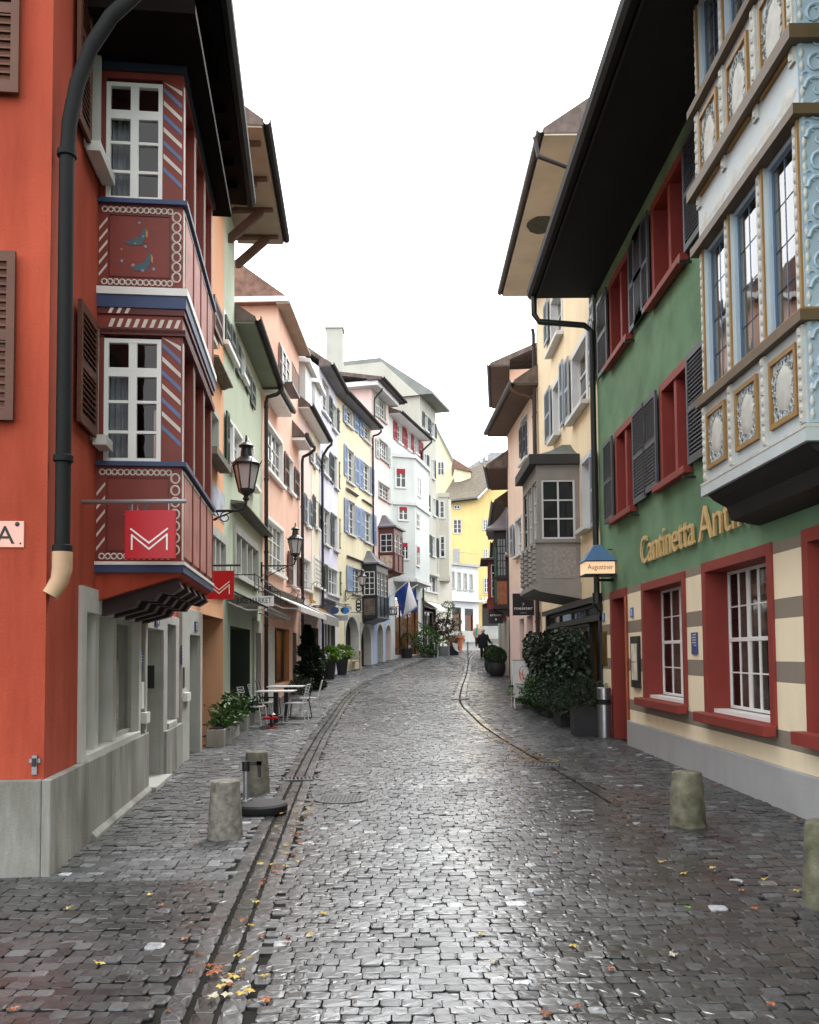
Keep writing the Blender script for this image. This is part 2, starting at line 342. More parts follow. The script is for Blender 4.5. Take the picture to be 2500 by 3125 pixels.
def cobble_material():
    M = bpy.data.materials.new('wet_cobblestone'); M.use_nodes = True; t = M.node_tree; b = t.nodes['Principled BSDF']; N = t.nodes.new; L = t.links.new
    at = N('ShaderNodeAttribute'); at.attribute_name = 'tone'; sp = N('ShaderNodeSeparateColor'); L(at.outputs['Color'], sp.inputs[0])
    g = N('ShaderNodeNewGeometry'); n = N('ShaderNodeTexNoise'); n.inputs['Scale'].default_value = 35; n.inputs['Detail'].default_value = 7; L(g.outputs['Position'], n.inputs['Vector'])
    r = N('ShaderNodeMapRange'); r.inputs[1].default_value = .3; r.inputs[2].default_value = .7; r.inputs[3].default_value = .65; r.inputs[4].default_value = 1.35; L(n.outputs[0], r.inputs[0])
    cr = N('ShaderNodeCombineColor'); m1 = N('ShaderNodeMath'); m1.operation = 'MULTIPLY'; L(sp.outputs[0], m1.inputs[0]); L(r.outputs[0], m1.inputs[1])
    L(m1.outputs[0], cr.inputs[0]); m2 = N('ShaderNodeMath'); m2.operation = 'MULTIPLY'; m2.inputs[1].default_value = 1.03; L(m1.outputs[0], m2.inputs[0]); L(m2.outputs[0], cr.inputs[1])
    m3 = N('ShaderNodeMath'); m3.operation = 'MULTIPLY'; m3.inputs[1].default_value = 1.07; L(m1.outputs[0], m3.inputs[0]); L(m3.outputs[0], cr.inputs[2]); L(cr.outputs[0], b.inputs['Base Color'])
    nw = N('ShaderNodeTexNoise'); nw.inputs['Scale'].default_value = .75; nw.inputs['Detail'].default_value = 5; L(g.outputs['Position'], nw.inputs['Vector'])
    rw = N('ShaderNodeMapRange'); rw.inputs[1].default_value = .42; rw.inputs[2].default_value = .66; rw.inputs[3].default_value = .0; rw.inputs[4].default_value = .16; L(nw.outputs[0], rw.inputs[0])
    ad = N('ShaderNodeMath'); ad.operation = 'ADD'; L(sp.outputs[1], ad.inputs[0]); L(rw.outputs[0], ad.inputs[1]); L(ad.outputs[0], b.inputs['Roughness'])
    n2 = N('ShaderNodeTexNoise'); n2.inputs['Scale'].default_value = 55; n2.inputs['Detail'].default_value = 5; L(g.outputs['Position'], n2.inputs['Vector'])
    bp = N('ShaderNodeBump'); bp.inputs['Strength'].default_value = .22; bp.inputs['Distance'].default_value = .005; L(n2.outputs[0], bp.inputs['Height']); L(bp.outputs[0], b.inputs['Normal'])
    b.inputs['Specular IOR Level'].default_value = .75
    ib = N('ShaderNodeMath'); ib.operation = 'MULTIPLY_ADD'; ib.inputs[1].default_value = -3.0; ib.inputs[2].default_value = 1.55; ib.use_clamp = True; L(ad.outputs[0], ib.inputs[0]); L(ib.outputs[0], b.inputs['Coat Weight'])
    b.inputs['Coat Roughness'].default_value = .22; b.inputs['Coat IOR'].default_value = 1.5
    return M
def paving():
    cx, cy, hw, hh, lift, tone, rough, ang = [], [], [], [], [], [], [], []
    ly, lx = np.array([p[1] for p in LP]), np.array([p[0] for p in LP]); ry, rx = np.array([p[1] for p in RP]), np.array([p[0] for p in RP])
    y = 1.6
    def put_stone(x, yy, a, b_, z, t, r, th=0.0):
        cx.append(x); cy.append(yy); hw.append(a); hh.append(b_); lift.append(z); tone.append(t); rough.append(r); ang.append(th)
    while y < 62:
        sz = .09 if y < 24 else (.13 if y < 40 else .18)
        row = sz*RNG.uniform(.88, 1.1); yc = y + row/2
        xl = np.interp(yc, ly, lx) if yc > 6.73 else -6.5
        xr = np.interp(yc, ry, rx); gl = np.interp(yc, *GLs); gr = np.interp(yc, *GRs)
        x = xl - RNG.uniform(0, .1); ph = RNG.uniform(0, 6.28)
        while x < xr:
            wv = sz*RNG.uniform(.82, 1.5); xc = x + wv/2; x += wv
            if abs(xc-gl) < .2 or (abs(xc-gr) < .17 and yc > 9.5): continue
            bow = .10*((xc-.5)/2.2)**2 if gl < xc < gr else .02*math.sin(xc*2+ph)
            t = .023*RNG.lognormal(0, .45); walk = xc < gl or xc > gr
            rg = .23 + .12*RNG.random()
            if xc < gl and yc > 6.5:
                t *= 2.3; rg = .36 + .12*RNG.random()
            if xc > gr:
                t *= 1.5; rg = .28 + .13*RNG.random() + .1*float(xc > 2.9)
            if RNG.random() < .006: t = RNG.uniform(.2, .42)
            put_stone(xc, yc + bow, wv*.486, row*.485, RNG.normal(0, .0032), t, rg, RNG.normal(0, .02))
        y += row
    for (yy, xx), off in ((GLs, (-.13, .0, .13)), (GRs, (-.1, .1))):      # channel stones laid along the gutters
        for o_ in off:
            q = 1.6 if len(off) == 3 else 9.5
            while q < 62:
                ln = RNG.uniform(.12, .22); c = q + ln/2; q += ln
                x0, x1 = np.interp(c-.1, yy, xx), np.interp(c+.1, yy, xx); th = math.atan2(-(x1-x0), .2)
                put_stone(np.interp(c, yy, xx)+o_, c, .052 if len(off) == 3 else .078, ln*.48, -.010 if abs(o_) < .05 else (-.001 if len(off) == 3 else -.002), (.016 if abs(o_) < .05 else .05)*RNG.lognormal(0, .2), .14+.1*RNG.random(), th)
    cx, cy, hw, hh, lift, tone, rough, ang = map(np.array, (cx, cy, hw, hh, lift, tone, rough, ang)); n = len(cx)
    K = 8; base = np.array([(-1,-.68),(-.76,-1),(.76,-1),(1,-.68),(1,.7),(.74,1),(-.74,1),(-1,.68)])
    jit = RNG.normal(0, .035, (n, K, 2)); rings = []
    tx, ty = RNG.normal(0, .016, n), RNG.normal(.024, .017, n)
    zc = np.interp(cy, [a for a, _ in GT], [b for _, b in GT])
    for sc_, dz in ((1.0,-.028),(1.0,-.005),(.975,.0),(.62,.0006)):
        q = (base[None]*sc_ + jit*sc_)
        px_, py_ = q[:,:,0]*hw[:,None], q[:,:,1]*hh[:,None]
        X = cx[:,None] + px_*np.cos(ang)[:,None] - py_*np.sin(ang)[:,None]; Y = cy[:,None] + px_*np.sin(ang)[:,None] + py_*np.cos(ang)[:,None]
        Zz = zc[:,None] + lift[:,None] + dz + px_*tx[:,None] + py_*ty[:,None] + (RNG.normal(0,.0008,(n,K)) if dz > -.03 else 0)
        rings.append(np.stack([X, Y, Zz], -1))
    cen = np.stack([cx, cy, zc+lift+.0008], -1)[:,None,:]
    V = np.concatenate(rings+[cen], 1); nv = V.shape[1]
    quads = []
    for i in range(3):
        for k in range(K): quads.append((i*K+k, i*K+(k+1)%K, (i+1)*K+(k+1)%K, (i+1)*K+k))
    quads = np.array(quads); tris = np.array([(3*K+k, 3*K+(k+1)%K, 4*K) for k in range(K)])
    offs = (np.arange(n)*nv)[:,None,None]
    Q = (quads[None]+offs).reshape(-1,4); T_ = (tris[None]+offs).reshape(-1,3)
    me = bpy.data.meshes.new('cobblestone_paving'); me.vertices.add(n*nv); me.vertices.foreach_set('co', V.reshape(-1).astype(np.float32))
    loops = np.concatenate([Q.reshape(-1), T_.reshape(-1)]); me.loops.add(len(loops)); me.loops.foreach_set('vertex_index', loops.astype(np.int32))
    ls = np.concatenate([np.arange(len(Q))*4, len(Q)*4+np.arange(len(T_))*3]); me.polygons.add(len(ls)); me.polygons.foreach_set('loop_start', ls.astype(np.int32))
    me.polygons.foreach_set('use_smooth', np.zeros(len(ls), bool)); me.update(calc_edges=True)
    at = me.attributes.new('tone', 'FLOAT_COLOR', 'POINT')
    c = np.zeros((n, nv, 4), np.float32); c[:,:,0] = tone[:,None]; c[:,:,1] = rough[:,None]; c[:,:,3] = 1; at.data.foreach_set('color', c.reshape(-1))
    me.materials.append(cobble_material()); o = bpy.data.objects.new('cobblestone_paving', me); COL.objects.link(o); o['kind'] = 'structure'
paving()
# ================================================================ LEFT SIDE
# ---- 1 red-orange corner house with painted oriel
ORANGE = plaster('red_orange_plaster', (.42,.076,.040), dirt=.7, var=.18, scale=.5, dirtcol=(.25,.036,.016), dr=(.44,.66))
OXRED = mat('oxblood_paint', (.185,.026,.015), .5, .15, 3, .1, 60, dirt=.25, dirtcol=(.08,.012,.008))
DKRED = mat('dark_red_paint', (.09,.011,.009), .5, .15, 3, .1, 60)
NAVY = mat('navy_paint', (.03,.055,.13), .5, .15, 4, .1, 60); BLUEP = mat('stripe_blue_paint', (.1,.16,.3), .5, .15, 4, 0)
CREAMP = mat('cream_stripe_paint', (.62,.56,.5), .6, .1, 6, 0); ROSE = mat('rose_panel_paint', (.42,.16,.13), .6, .25, 4, .1, 40, dirt=.4, dirtcol=(.5,.32,.27))
BROWNW = mat('brown_shutter_paint', (.1,.035,.018), .55, .2, 4, .15, 60)
h = House('corner_house', 'red-orange plastered corner house with painted dark red oriel and grey stone base', LP[0], LP[1], 'L', 9.4, ORANGE, depth=7)
F = h.F; T = h.T
OR = h.F.L
# plinth with stone capping, wrapped round the corner
dq = F.px(*Z('3',838,1100))[0]
MB().box(F, -.06, dq, 0, .07, -.3, .70).box(F, -.06, .0, -7, .0, -.3, .699).build('plinth', PLINTH, T, bevel=.012)
b = MB(); b.prism(F, [(.07,-.3),(.115,-.3),(.11,.03),(.07,.07)], 1.2, dq-.02); b.build('plinth_foot', PLINTH, T)
# stone shop window of three lights
fr = F.rect(Z('3',460,165), Z('3',806,1036)); u0,u1,z0,z1 = fr; z0 = .70; h.hole((u0,u1,z0,z1))
W = MB().box(F, u0, u0+.16, -.5, .035, z0, z1).box(F, u1-.14, u1, -.5, .035, z0, z1).box(F, u0+.16, u1-.14, -.5, .033, z1-.22, z1).box(F, u0+.16, u1-.14, -.5, .06, z0-.02, z0+.05).build('shop_window', LSTONE, T)
cuts = [F.px(*Z('3',x,700))[0] for x in (568, 672)]
b = MB()
for c in cuts: MB().box(F, c-.09, c+.07, -.45, .0, z0+.05, z1-.22).build('mullion', LSTONE, W)
lim = [u0+.16]+[q for c in cuts for q in (c-.09, c+.07)]+[u1-.14]
for i in range(3):
    a, c = lim[2*i], lim[2*i+1]; b = MB(); dp = (.0,.0,.33)[i]; bars(b, F, (a, c, z0+.05, z1-.22), -.44+dp, -.38+dp, 1, 1, .045); b.build('frame', STONE, W)
    b = MB(); b.add([F.P(a,-.41+dp,z0+.05),F.P(c,-.41+dp,z0+.05),F.P(c,-.41+dp,z1-.22),F.P(a,-.41+dp,z1-.22)], [(0,1,2,3)]); b.build('pane', THIN, W)
b = MB(); a, c = lim[4], lim[5]; n = 24
pts = [(a+.1+(c-a-.22)*i/n, -.17-.03*math.sin(i*1.7)) for i in range(n+1)]
b.add([F.P(u,v,z0+.1) for u,v in pts]+[F.P(u,v,z1-.22) for u,v in pts], [(i,i+1,n+2+i,n+1+i) for i in range(n)])
b.build('curtain', mat('beige_curtain', (.5,.4,.27), .9, .1, 4, .1), W, smooth=True)
MB().box(F, u0, u1, -1.6, -1.55, z0-.2, z1+.3).build('back_panel', mat('dim_interior', (.12,.11,.1), .9), W)
# doorway and slit window in one stone surround
dr = F.rect(Z('3',840,415), Z('3',932,1300)); dr = (dr[0], dr[1], .02, dr[3]); h.recess(dr, .32, STONE)
sr = (dr[0]-.14, F.px(*Z('3',1022,700))[0], .7, F.px(*Z('3',838,305))[1])
wr = F.rect(Z('3',960,392), Z('3',1008,950)); h.recess((wr[0], wr[1], wr[2], wr[3]), .28, STONE, 'window_recess')
b = MB(); u0,u1,z0,z1 = sr
b.box(F, u0, dr[0], 0, .05, .0, z1); b.box(F, dr[0], dr[1], 0, .05, dr[3], z1); b.box(F, dr[1], wr[0], 0, .05, .0, z1); b.box(F, wr[0], wr[1], 0, .048, wr[3], z1); b.box(F, wr[1], OR-.16, 0, .05, wr[2]-.0, z1); b.box(F, wr[0], wr[1], 0, .075, wr[2]-.08, wr[2])
b.build('door_surround', STONE, T, bevel=.008)
D = MB().box(F, dr[0], dr[1], -.31, -.26, .02, dr[3]).build('door', mat('grey_door_paint', (.27,.275,.26), .5, .08, 3, .1), T)
q = F.rect(Z('3',848,636), Z('3',908,760), -.15); MB().box(F, dr[1]-.014, dr[1]-.001, -.25, -.07, q[2], q[3]).build('glass_panel', BLACK, T)
MB().box(F, wr[0], wr[1], -.27, -.25, wr[2], wr[3]).build('side_pane', GLASSG, T)
MB().box(F, dr[1]+.02, OR-.02, 0.02, .09, -.2, wr[2]-.08).build('plinth', PLINTH, T, bevel=.01)
MB().box(F, dr[0]-.0, dr[1]+.02, -.2, .16, -.2, .05).build('door_step', STONE, T)
# painted oriel ---------------------------------------------------------
uo0 = F.px(*Z('2',556,1500))[0]; PR = .78
uo1 = uo0 + 2.6
S = Frame(F.P(uo0, 0, 0)[:2], F.n[:2], (-F.a)[:2])         # its near side face
for (a, c, nm) in ((uo0+.1, uo1-.1, 'o'),): h.hole((a, c, 3.3, 7.2))
def zs(x, y): return S.px(*Z(*x, y))[1] if False else None
zb = S.px(*Z('2',800,1580))[1]; zw0 = S.px(*Z('2',760,985))[1]; zw1 = S.px(*Z('2',760,262))[1]; zc1 = S.px(*Z('2',800,20))[1]; zp2 = S.px(*Z('1',800,1180))[1]; zt = S.px(*Z('1',760,470))[1]
EX = (uo0, uo1)
def obox(b, z0, z1, e=0): b.box(F, uo0-e, uo1+e, -.05, PR+e, z0, z1)
b = MB(); obox(b, zb, zw0, 0); obox(b, zw1+.05, zc1+.02, 0); obox(b, zc1+.02, zp2, 0); obox(b, zt+.02, zt+.16, 0)
O = b.build('oriel', OXRED, T)
MB().prism(F,[(0,zt+.16),(PR+.2,zt+.16),(PR+.2,zt+.24),(.7,8.5),(0,8.5)],uo0-.75,uo1+.35).build('oriel_shade_block', mat('black_brown_timber', (.007,.004,.004), .85, .3, 3, .2, 20, spec=.08), O)  # black block added to stand for the deep shade above the oriel
MB().box(F,uo0-.03,uo1+.03,0,PR+.03,zt+.08,zt+.157).build('top_moulding', mat('dark_navy_paint',(.012,.018,.035),.5), O)
# window storeys: corner posts, mullions in front, side windows
for (z0, z1) in ((zw0, zw1+.05), (zp2, zt+.02)):
    swr = (S.px(*Z('2',607,600))[0], S.px(*Z('2',942,600))[0])
    for q_ in [(uo0, uo0+.1, -.05, swr[0]), (uo0, uo0+.14, swr[1], PR), (uo1-.14, uo1, PR-.14, PR), (uo1-.1, uo1, -.05, .1)]+[(uo0+(uo1-uo0)*k/3-.07, uo0+(uo1-uo0)*k/3+.07, PR-.16, PR) for k in (1,2)]: MB().box(F, *q_, z0, z1).build('post', OXRED, O)
    b = MB()
    for k in range(3):
        a, c = uo0+.14+(uo1-uo0-.28)*k/3+.05, uo0+.14+(uo1-uo0-.28)*(k+1)/3-.05
        bars(b, F, (a, c, z0+.02, z1-.02), PR-.15, PR-.1, 2, 4, .05)
    b.build('front_window_frame', WHITE, O)
    b = MB(); b.add([F.P(uo0+.1,PR-.12,z0),F.P(uo1-.1,PR-.12,z0),F.P(uo1-.1,PR-.12,z1),F.P(uo0+.1,PR-.12,z1)], [(0,1,2,3)]); b.build('front_pane', GLASS, O)
    b = MB(); r = (swr[0], swr[1], z0+.01, z1-.04); tz = r[2]+(r[3]-r[2])*.73
    bars(b, S, r, -.05, .0, 2, 1, .04, .026, .075, transom=[r[2]+(tz-r[2])*.335, r[2]+(tz-r[2])*.67, (tz, .085)])
    b.build('side_window_frame', WHITE, O)
    b = MB(); b.add([S.P(r[0],-.03,r[2]),S.P(r[1],-.03,r[2]),S.P(r[1],-.03,r[3]),S.P(r[0],-.03,r[3])], [(0,1,2,3)]); b.build('side_pane', THIN, O)
    n = 20; b = MB(); um = r[0]+(r[1]-r[0])*.48; pts = [(r[0]+(um-r[0])*i/n, -.14-.03*math.sin(i*1.5)) for i in range(n+1)]
    b.add([S.P(u,v,z0+.02) for u,v in pts]+[S.P(u,v,tz) for u,v in pts], [(i,i+1,n+2+i,n+1+i) for i in range(n)]); b.build('curtain', mat('grey_net_curtain', (.3,.31,.33), .9, .2, 5, .1), O, smooth=True)
    # diagonal stripes on the corner post
    b = MB(); su0, su1 = swr[1]+.01, PR-.015; w_ = su1-su0; k = 0; z = z1-.1
    while z > z0+.12:
        b.m = k % 2; hgt = .045
        zz = [(su0, z+w_*.95), (su1, z), (su1, z-hgt), (su0, z+w_*.95-hgt)]; zz = [(u, min(max(q, z0), z1-.02)) for u, q in zz]
        b.plate(S, zz, .001, .004); z -= .13; k += 1
    b.build('stripe_ornament', [CREAMP, BLUEP], O)
# panel ornaments on the near side
def panel(z0, z1, motif):
    b = MB(); w_ = PR; n = 12
    for i in range(n):
        b.torus(S, .06+(w_-.18)*i/(n-1), z1-.055, .006, .024, .008, 12, 4); b.torus(S, .06+(w_-.18)*i/(n-1), z0+.05, .006, .024, .008, 12, 4)
    m_ = 7
    for i in range(m_): b.torus(S, w_-.06, z0+.11+(z1-z0-.22)*i/(m_-1), .006, .038, .009, 14, 4, sz=1.15)
    k = 5
    for i in range(k):
        zz = z0+.1+(z1-z0-.25)*i/k; b.plate(S, [(.01,zz),(.01,zz+.03),(.085,zz+.13),(.085,zz+.1)], .001, .006)
    b.build('chain_ornament', CREAMP, O)
    b = MB()
    for a, c, d, e in ((.1,.108,z0+.1,z1-.1),(w_-.125,w_-.117,z0+.1,z1-.1)): b.box(S, a, c, .0, .008, d, e)
    b.box(S, .108, w_-.125, 0, .008, z0+.1, z0+.108); b.box(S, .108, w_-.125, 0, .008, z1-.108, z1-.1); b.build('panel_moulding', DKRED, O)
    b = MB()
    if motif == 'bird':
        for (cx, cz) in ((.37, z0+.55*(z1-z0)), (.42, z0+.25*(z1-z0))):
            b.m = 0; b.plate(S, [(cx-.13,cz-.01),(cx-.05,cz+.03),(cx+.01,cz+.05),(cx+.04,cz+.13),(cx+.065,cz+.14),(cx+.06,cz+.03),(cx+.02,cz-.03),(cx-.06,cz-.035)], .001, .004)
            b.m = 1; b.plate(S, [(cx+.066,cz+.13),(cx+.085,cz+.1),(cx+.08,cz+.04),(cx+.066,cz+.06)], .001, .005)
        for i in range(11):
            x, z, q = random.uniform(.2,.58), z0+random.uniform(.17,.83)*(z1-z0), random.uniform(.012,.028); b.m = random.choice((1,2,2,3))
            b.plate(S, [(x+q*(1 if j % 2 else .5)*math.cos(j*math.pi/5), z+q*(1 if j % 2 else .5)*math.sin(j*math.pi/5)) for j in range(10)], .0012+i*.0004, .004+i*.0004)
    else:
        cx, cz = .38, z0+.42*(z1-z0)
        for j, L_ in enumerate((.22,.17,.25,.17,.22,.15,.15)):
            a = math.pi*(j/6.0)
            b.m = 2 if j % 2 else 0; b.plate(S, [(cx,cz),(cx+L_*.5*math.cos(a+.1),cz+L_*.5*math.sin(a+.1)),(cx+L_*math.cos(a),cz+L_*math.sin(a)),(cx+L_*.5*math.cos(a-.1),cz+L_*.5*math.sin(a-.1))], .0012+.0006*j, .004+.0006*j)
    b.build('painted_motif', [mat('teal_motif_paint', (.05,.1,.13), .6), mat('ochre_motif_paint', (.5,.25,.07), .6), mat('lilac_motif_paint', (.25,.25,.38), .6), mat('rust_motif_paint', (.3,.08,.04), .6)], O)
    # rose panels along the street front
    b = MB(); b2 = MB()
    for k in range(4):
        a = uo0+.06+(uo1-uo0-.12)*k/4; c = uo0+.06+(uo1-uo0-.12)*(k+1)/4
        b.box(F, a+.03, c-.03, PR, PR+.012, z0+.06, z1-.07); b2.box(F, c-.02, c+.02, PR, PR+.022, z0+.03, z1-.04)
    b.build('front_panel', ROSE, O); b2.build('front_rail', OXRED, O)
    b = MB(); b.box(F, uo0+.0, uo0+.05, PR, PR+.01, z0+.02, z1-.03); b.box(F, uo0+.05, uo1, PR, PR+.016, z1-.06, z1-.03); b.build('white_edge_line', CREAMP, O)
panel(zb+.03, zw0-.03, 'star'); panel(zc1+.1, zp2-.03, 'bird')
for nm, mm, *q_ in (('sill_moulding',NAVY,zw0-.03,zw0+.012,.045),('sill_moulding',NAVY,zp2-.03,zp2+.012,.045),('white_moulding',WHITE,zb,zb+.03,.03),('white_moulding',WHITE,zc1+.02,zc1+.09,.05),('blue_moulding',NAVY,zb-.07,zb,.02),('blue_moulding',NAVY,zc1-.1,zc1+.02,.035),('cornice_moulding',DKRED,zc1-.34,zc1-.3,.03),('cornice_moulding',DKRED,zc1-.16,zc1-.1,.02),('cornice_moulding',DKRED,zw1+.04,zw1+.09,.03)):
    b = MB(); obox(b, *q_); b.build(nm, mm, O)
b = MB()
for i in range(9): x = .1+.075*i; b.plate(S, [(x,zc1-.28),(x+.035,zc1-.28),(x+.065,zc1-.2),(x+.03,zc1-.2)], .001, .008)
b.build('cornice_stripes', CREAMP, O); b = MB()
for i in range(3): x = .1+.075*i; b.plate(S, [(x,zc1-.155),(x+.03,zc1-.155),(x+.055,zc1-.105),(x+.025,zc1-.105)], .021, .026)
for zq in (zw0+.02, zp2+.02):
    for u in (uo0+.012, uo0+(uo1-uo0)/3, uo0+(uo1-uo0)*2/3): MB().box(F, u-.012, u+.012, PR+.0, PR+.008, zq, zq+1.12).build('white_edge_line', CREAMP, O)
b.build('cornice_stripes', CREAMP, O)
# corbelled underside
b = MB(); b.prism(F, [(-.02,zb-.07),(PR,zb-.07),(PR-.03,zb-.1),(-.02,zb-.34)], uo0+.02, uo1-.02); b.build('corbel_board', ORANGE, O)
for k in range(5):
    b = MB(); u = uo0+.25+(uo1-uo0-.45)*k/4; prof = [(.02,zb-.12),(PR-.06,zb-.12),(PR-.02,zb-.2),(PR-.12,zb-.26),(PR-.22,zb-.24),(PR-.28,zb-.32),(PR-.42,zb-.31),(PR-.46,zb-.38),(.02,zb-.46)]; b.prism(F, prof, u-.09, u+.09); b.build('corbel', mat('dark_timber', (.03,.012,.01), .6, .2, 4, .2), O)
# windows of the upper street wall next to the oriel: brown shutter and stone frame
for zz in (('2',430,20,525,860), ('1',432,-400,490,870)):
    k, x0, y0, x1, y1 = zz; r = F.rect(Z(k,x0,y0), Z(k,x1,y1)); ur = r[1]
    q0, q1 = r[2], r[3]
    if q1 > 8.2: q1 = 7.9
    q0 = F.px(*Z(k, x1, y1-20))[1]
    shutter(T, F, (r[0]-.0, r[1], q0, q1), BROWNW)
    h.win((r[1]+.06, uo0-.1, q0+.02, q1-.02), sur=.05, nx=1, ny=3, sm=LSTONE, so=.12)
# shutters on the gable face towards the camera
G = Frame(F.P(0,0,0)[:2], F.n[:2], (-F.a)[:2])
for (k, x0, y0, x1, y1) in (('1',-160,-420,122,572), ('1',-160,1480,102,2460-1917+1917)):
    r = G.rect(Z(k,x0,y0), Z(k,x1,y1) if y0 < 1000 else Z('2',92,745)); r = (r[1]-.62, r[1], r[2], r[3])
    shutter(T, G, r, BROWNW, n=18)
# eaves
OV = 1.02; ze = 8.62
MB().prism(F, [(0,ze+.0),(OV,ze-.05),(OV,ze+.1),(-4,ze+3.2),(-4,ze+3.0),(0,ze+.12)], -1.0, OR+.05).build('roof', mat('black_brown_timber', (.007,.004,.004), .85, .3, 3, .2, 20, spec=.08), T)
for k in range(12):
    b = MB(); u = -.6+k*.62; b.prism(F, [(0,ze-.16),(OV-.1,ze-.14),(OV-.1,ze-.051),(0,ze-.001)], u-.06, u+.06); b.build('rafter', MATS['black_brown_timber'], T)
g = MB(); v = OV+.05; prof = [(v-.08,ze+.09),(v-.075,ze),(v-.03,ze-.06),(v+.03,ze-.06),(v+.075,ze),(v+.08,ze+.09)]; g.prism(F, prof, -1.0, OR+.1); g.build('gutter', GUT, T)
# swan-neck downpipe at the corner
def w2(k,x,y,v=.1): u,z = F.px(*Z(k,x,y), v); return F.P(u,v,z)
up = F.px(*Z('1',392,900), .1)[0]
zz = [F.px(*Z('1',x,y), .1)[1] for x,y in ((392,900),(385,1500))]
pz = lambda y, k='2': F.px(*Z(k,380,y), .1)[1]
pp = [F.P(up+.3, OV, ze), F.P(up+.25, OV-.05, 7.7), F.P(up+.12,.82,7.15), F.P(up+.04,.6,6.85), F.P(up,.42,6.62), F.P(up,.27,6.36), F.P(up,.17,6.06), F.P(up,.115,5.74), F.P(up,.1,5.4), F.P(up,.1,pz(1510))]
b = MB().tube(pp, .058, 14)
for q in (pz(965), pz(1505)+.02, F.px(*Z('1',392,900),.1)[1]): b.lathe([(.059,-.03),(.074,-.022),(.074,.022),(.059,.03)], F.P(up,.1,q), 14)
b.build('downpipe', GUT, T, smooth='auto')
zq = pz(1510); MB().tube([F.P(up,.1,zq), F.P(up,.1,zq-.13), F.P(up,.08,zq-.22), F.P(up-.02,.02,zq-.33)], [.075,.075,.068,.064], 14).build('pipe_shoe', mat('tan_earthenware', (.5,.33,.2), .7, .1, 4, .1), T, smooth='auto')
h.wall(gable=0)
# ---- shared trim
GSTONE = mat('sandstone_grey', (.44,.45,.41), .85, .1, 2.5, .3, 80, dirt=.3, dirtcol=(.25,.24,.2)); GSILL = mat('dark_stone_sill', (.16,.15,.12), .9, .15, 4, .3, 60)
DGREEN = mat('dark_green_shutter', (.03,.055,.04), .55, .15, 4, .1, 60); BLUSH = mat('sky_blue_shutter', (.27,.36,.52), .55, .12, 4, .1, 60)
GBLUE = mat('grey_blue_shutter', (.19,.22,.26), .55, .12, 4, .1, 60); SLATE = mat('slate_shutter', (.055,.065,.075), .5, .2, 5, .1, 60)
REDSH = mat('crimson_shutter', (.33,.02,.03), .5, .15, 4, .1, 60); PALEW = mat('pale_grey_paint', (.6,.61,.6), .6, .06, 3, .1, 60)
GARAGE = mat('dark_brown_timber', (.02,.013,.008), .7, .3, 3, .2, 20); WARM = mat('warm_shop_light', (1,.62,.25), .5, 0, 1, 0, emit=1.6); WOODL = mat('light_oak', (.4,.2,.08), .6, .2, 3, .1)
SOFF = mat('taupe_soffit', (.34,.28,.22), .8, .1, 2, .1, 20)
def shopfront(h, r, fm, name='shop_front', n=2, lit=True, rec=.25, depth=1.2):
    F = h.F; u0,u1,z0,z1 = r; h.hole(r); b = MB()
    bars(b, F, (u0,u1,z0,z1), -rec, -rec+.07, n, 1, .07, .05, .07); W = b.build(name, fm, h.T)
    b = MB(); b.add([F.P(u0,-rec+.02,z0),F.P(u1,-rec+.02,z0),F.P(u1,-rec+.02,z1),F.P(u0,-rec+.02,z1)], [(0,1,2,3)]); b.build('pane', THIN, W)
    b = MB(); b.add([F.P(u0,0,z0),F.P(u0,-depth,z0),F.P(u0,-depth,z1),F.P(u0,0,z1),F.P(u1,0,z0),F.P(u1,-depth,z0),F.P(u1,-depth,z1),F.P(u1,0,z1)], [(0,1,2,3),(4,7,6,5),(3,2,6,7),(0,4,5,1),(1,5,6,2)])
    b.build('display_niche', WOODL if lit else mat('dim_interior', (.12,.11,.1), .9), W)
    if lit:
        k = max(1, int(u1-u0))
        for i in range(k+1): MB().box(F, u0+(u1-u0)*(i+.5)/(k+1)-.05, u0+(u1-u0)*(i+.5)/(k+1)+.05, -depth*.7, -depth*.6, z1-.05, z1-.02).build('spot_lamp', mat('spot_glow', (1,.7,.35), .5, 0, 1, 0, emit=14), W)
        for i in range(k*2+1): u = u0+.15+(u1-u0-.3)*(i+.5)/(k*2+1); q = random.uniform(.15,.5); MB().box(F, u-.1, u+.1, -depth*.8, -depth*.5, z0+.02, z0+q).build('display_goods', mat('display_cloth', (.35,.18,.1), .8, .6, 6, 0), W)
def awning(h, u0, u1, z, out, drop, m, val=.12, name='awning', valm=None):
    F = h.F; b = MB(); b.prism(F, [(0.02,z),(0.02,z+.04),(out,z-drop+.04),(out,z-drop)], u0, u1); b.prism(F, [(out,z-drop-val),(out+.012,z-drop-val),(out+.012,z-drop+.035),(out,z-drop+.035)], u0, u1)
    a = b.build(name, m, h.T)
    b = MB()
    for u in (u0+.1, u1-.1): b.tube([F.P(u,.03,z-.25), F.P(u,out*.5,z-drop*.8-.1), F.P(u,out-.03,z-drop-.02)], .018, 6)
    b.tube([F.P(u0-.02,out-.03,z-drop-.02), F.P(u1+.02,out-.03,z-drop-.02)], .03, 8); b.build('awning_arm', valm or PALEW, h.T)
    return a
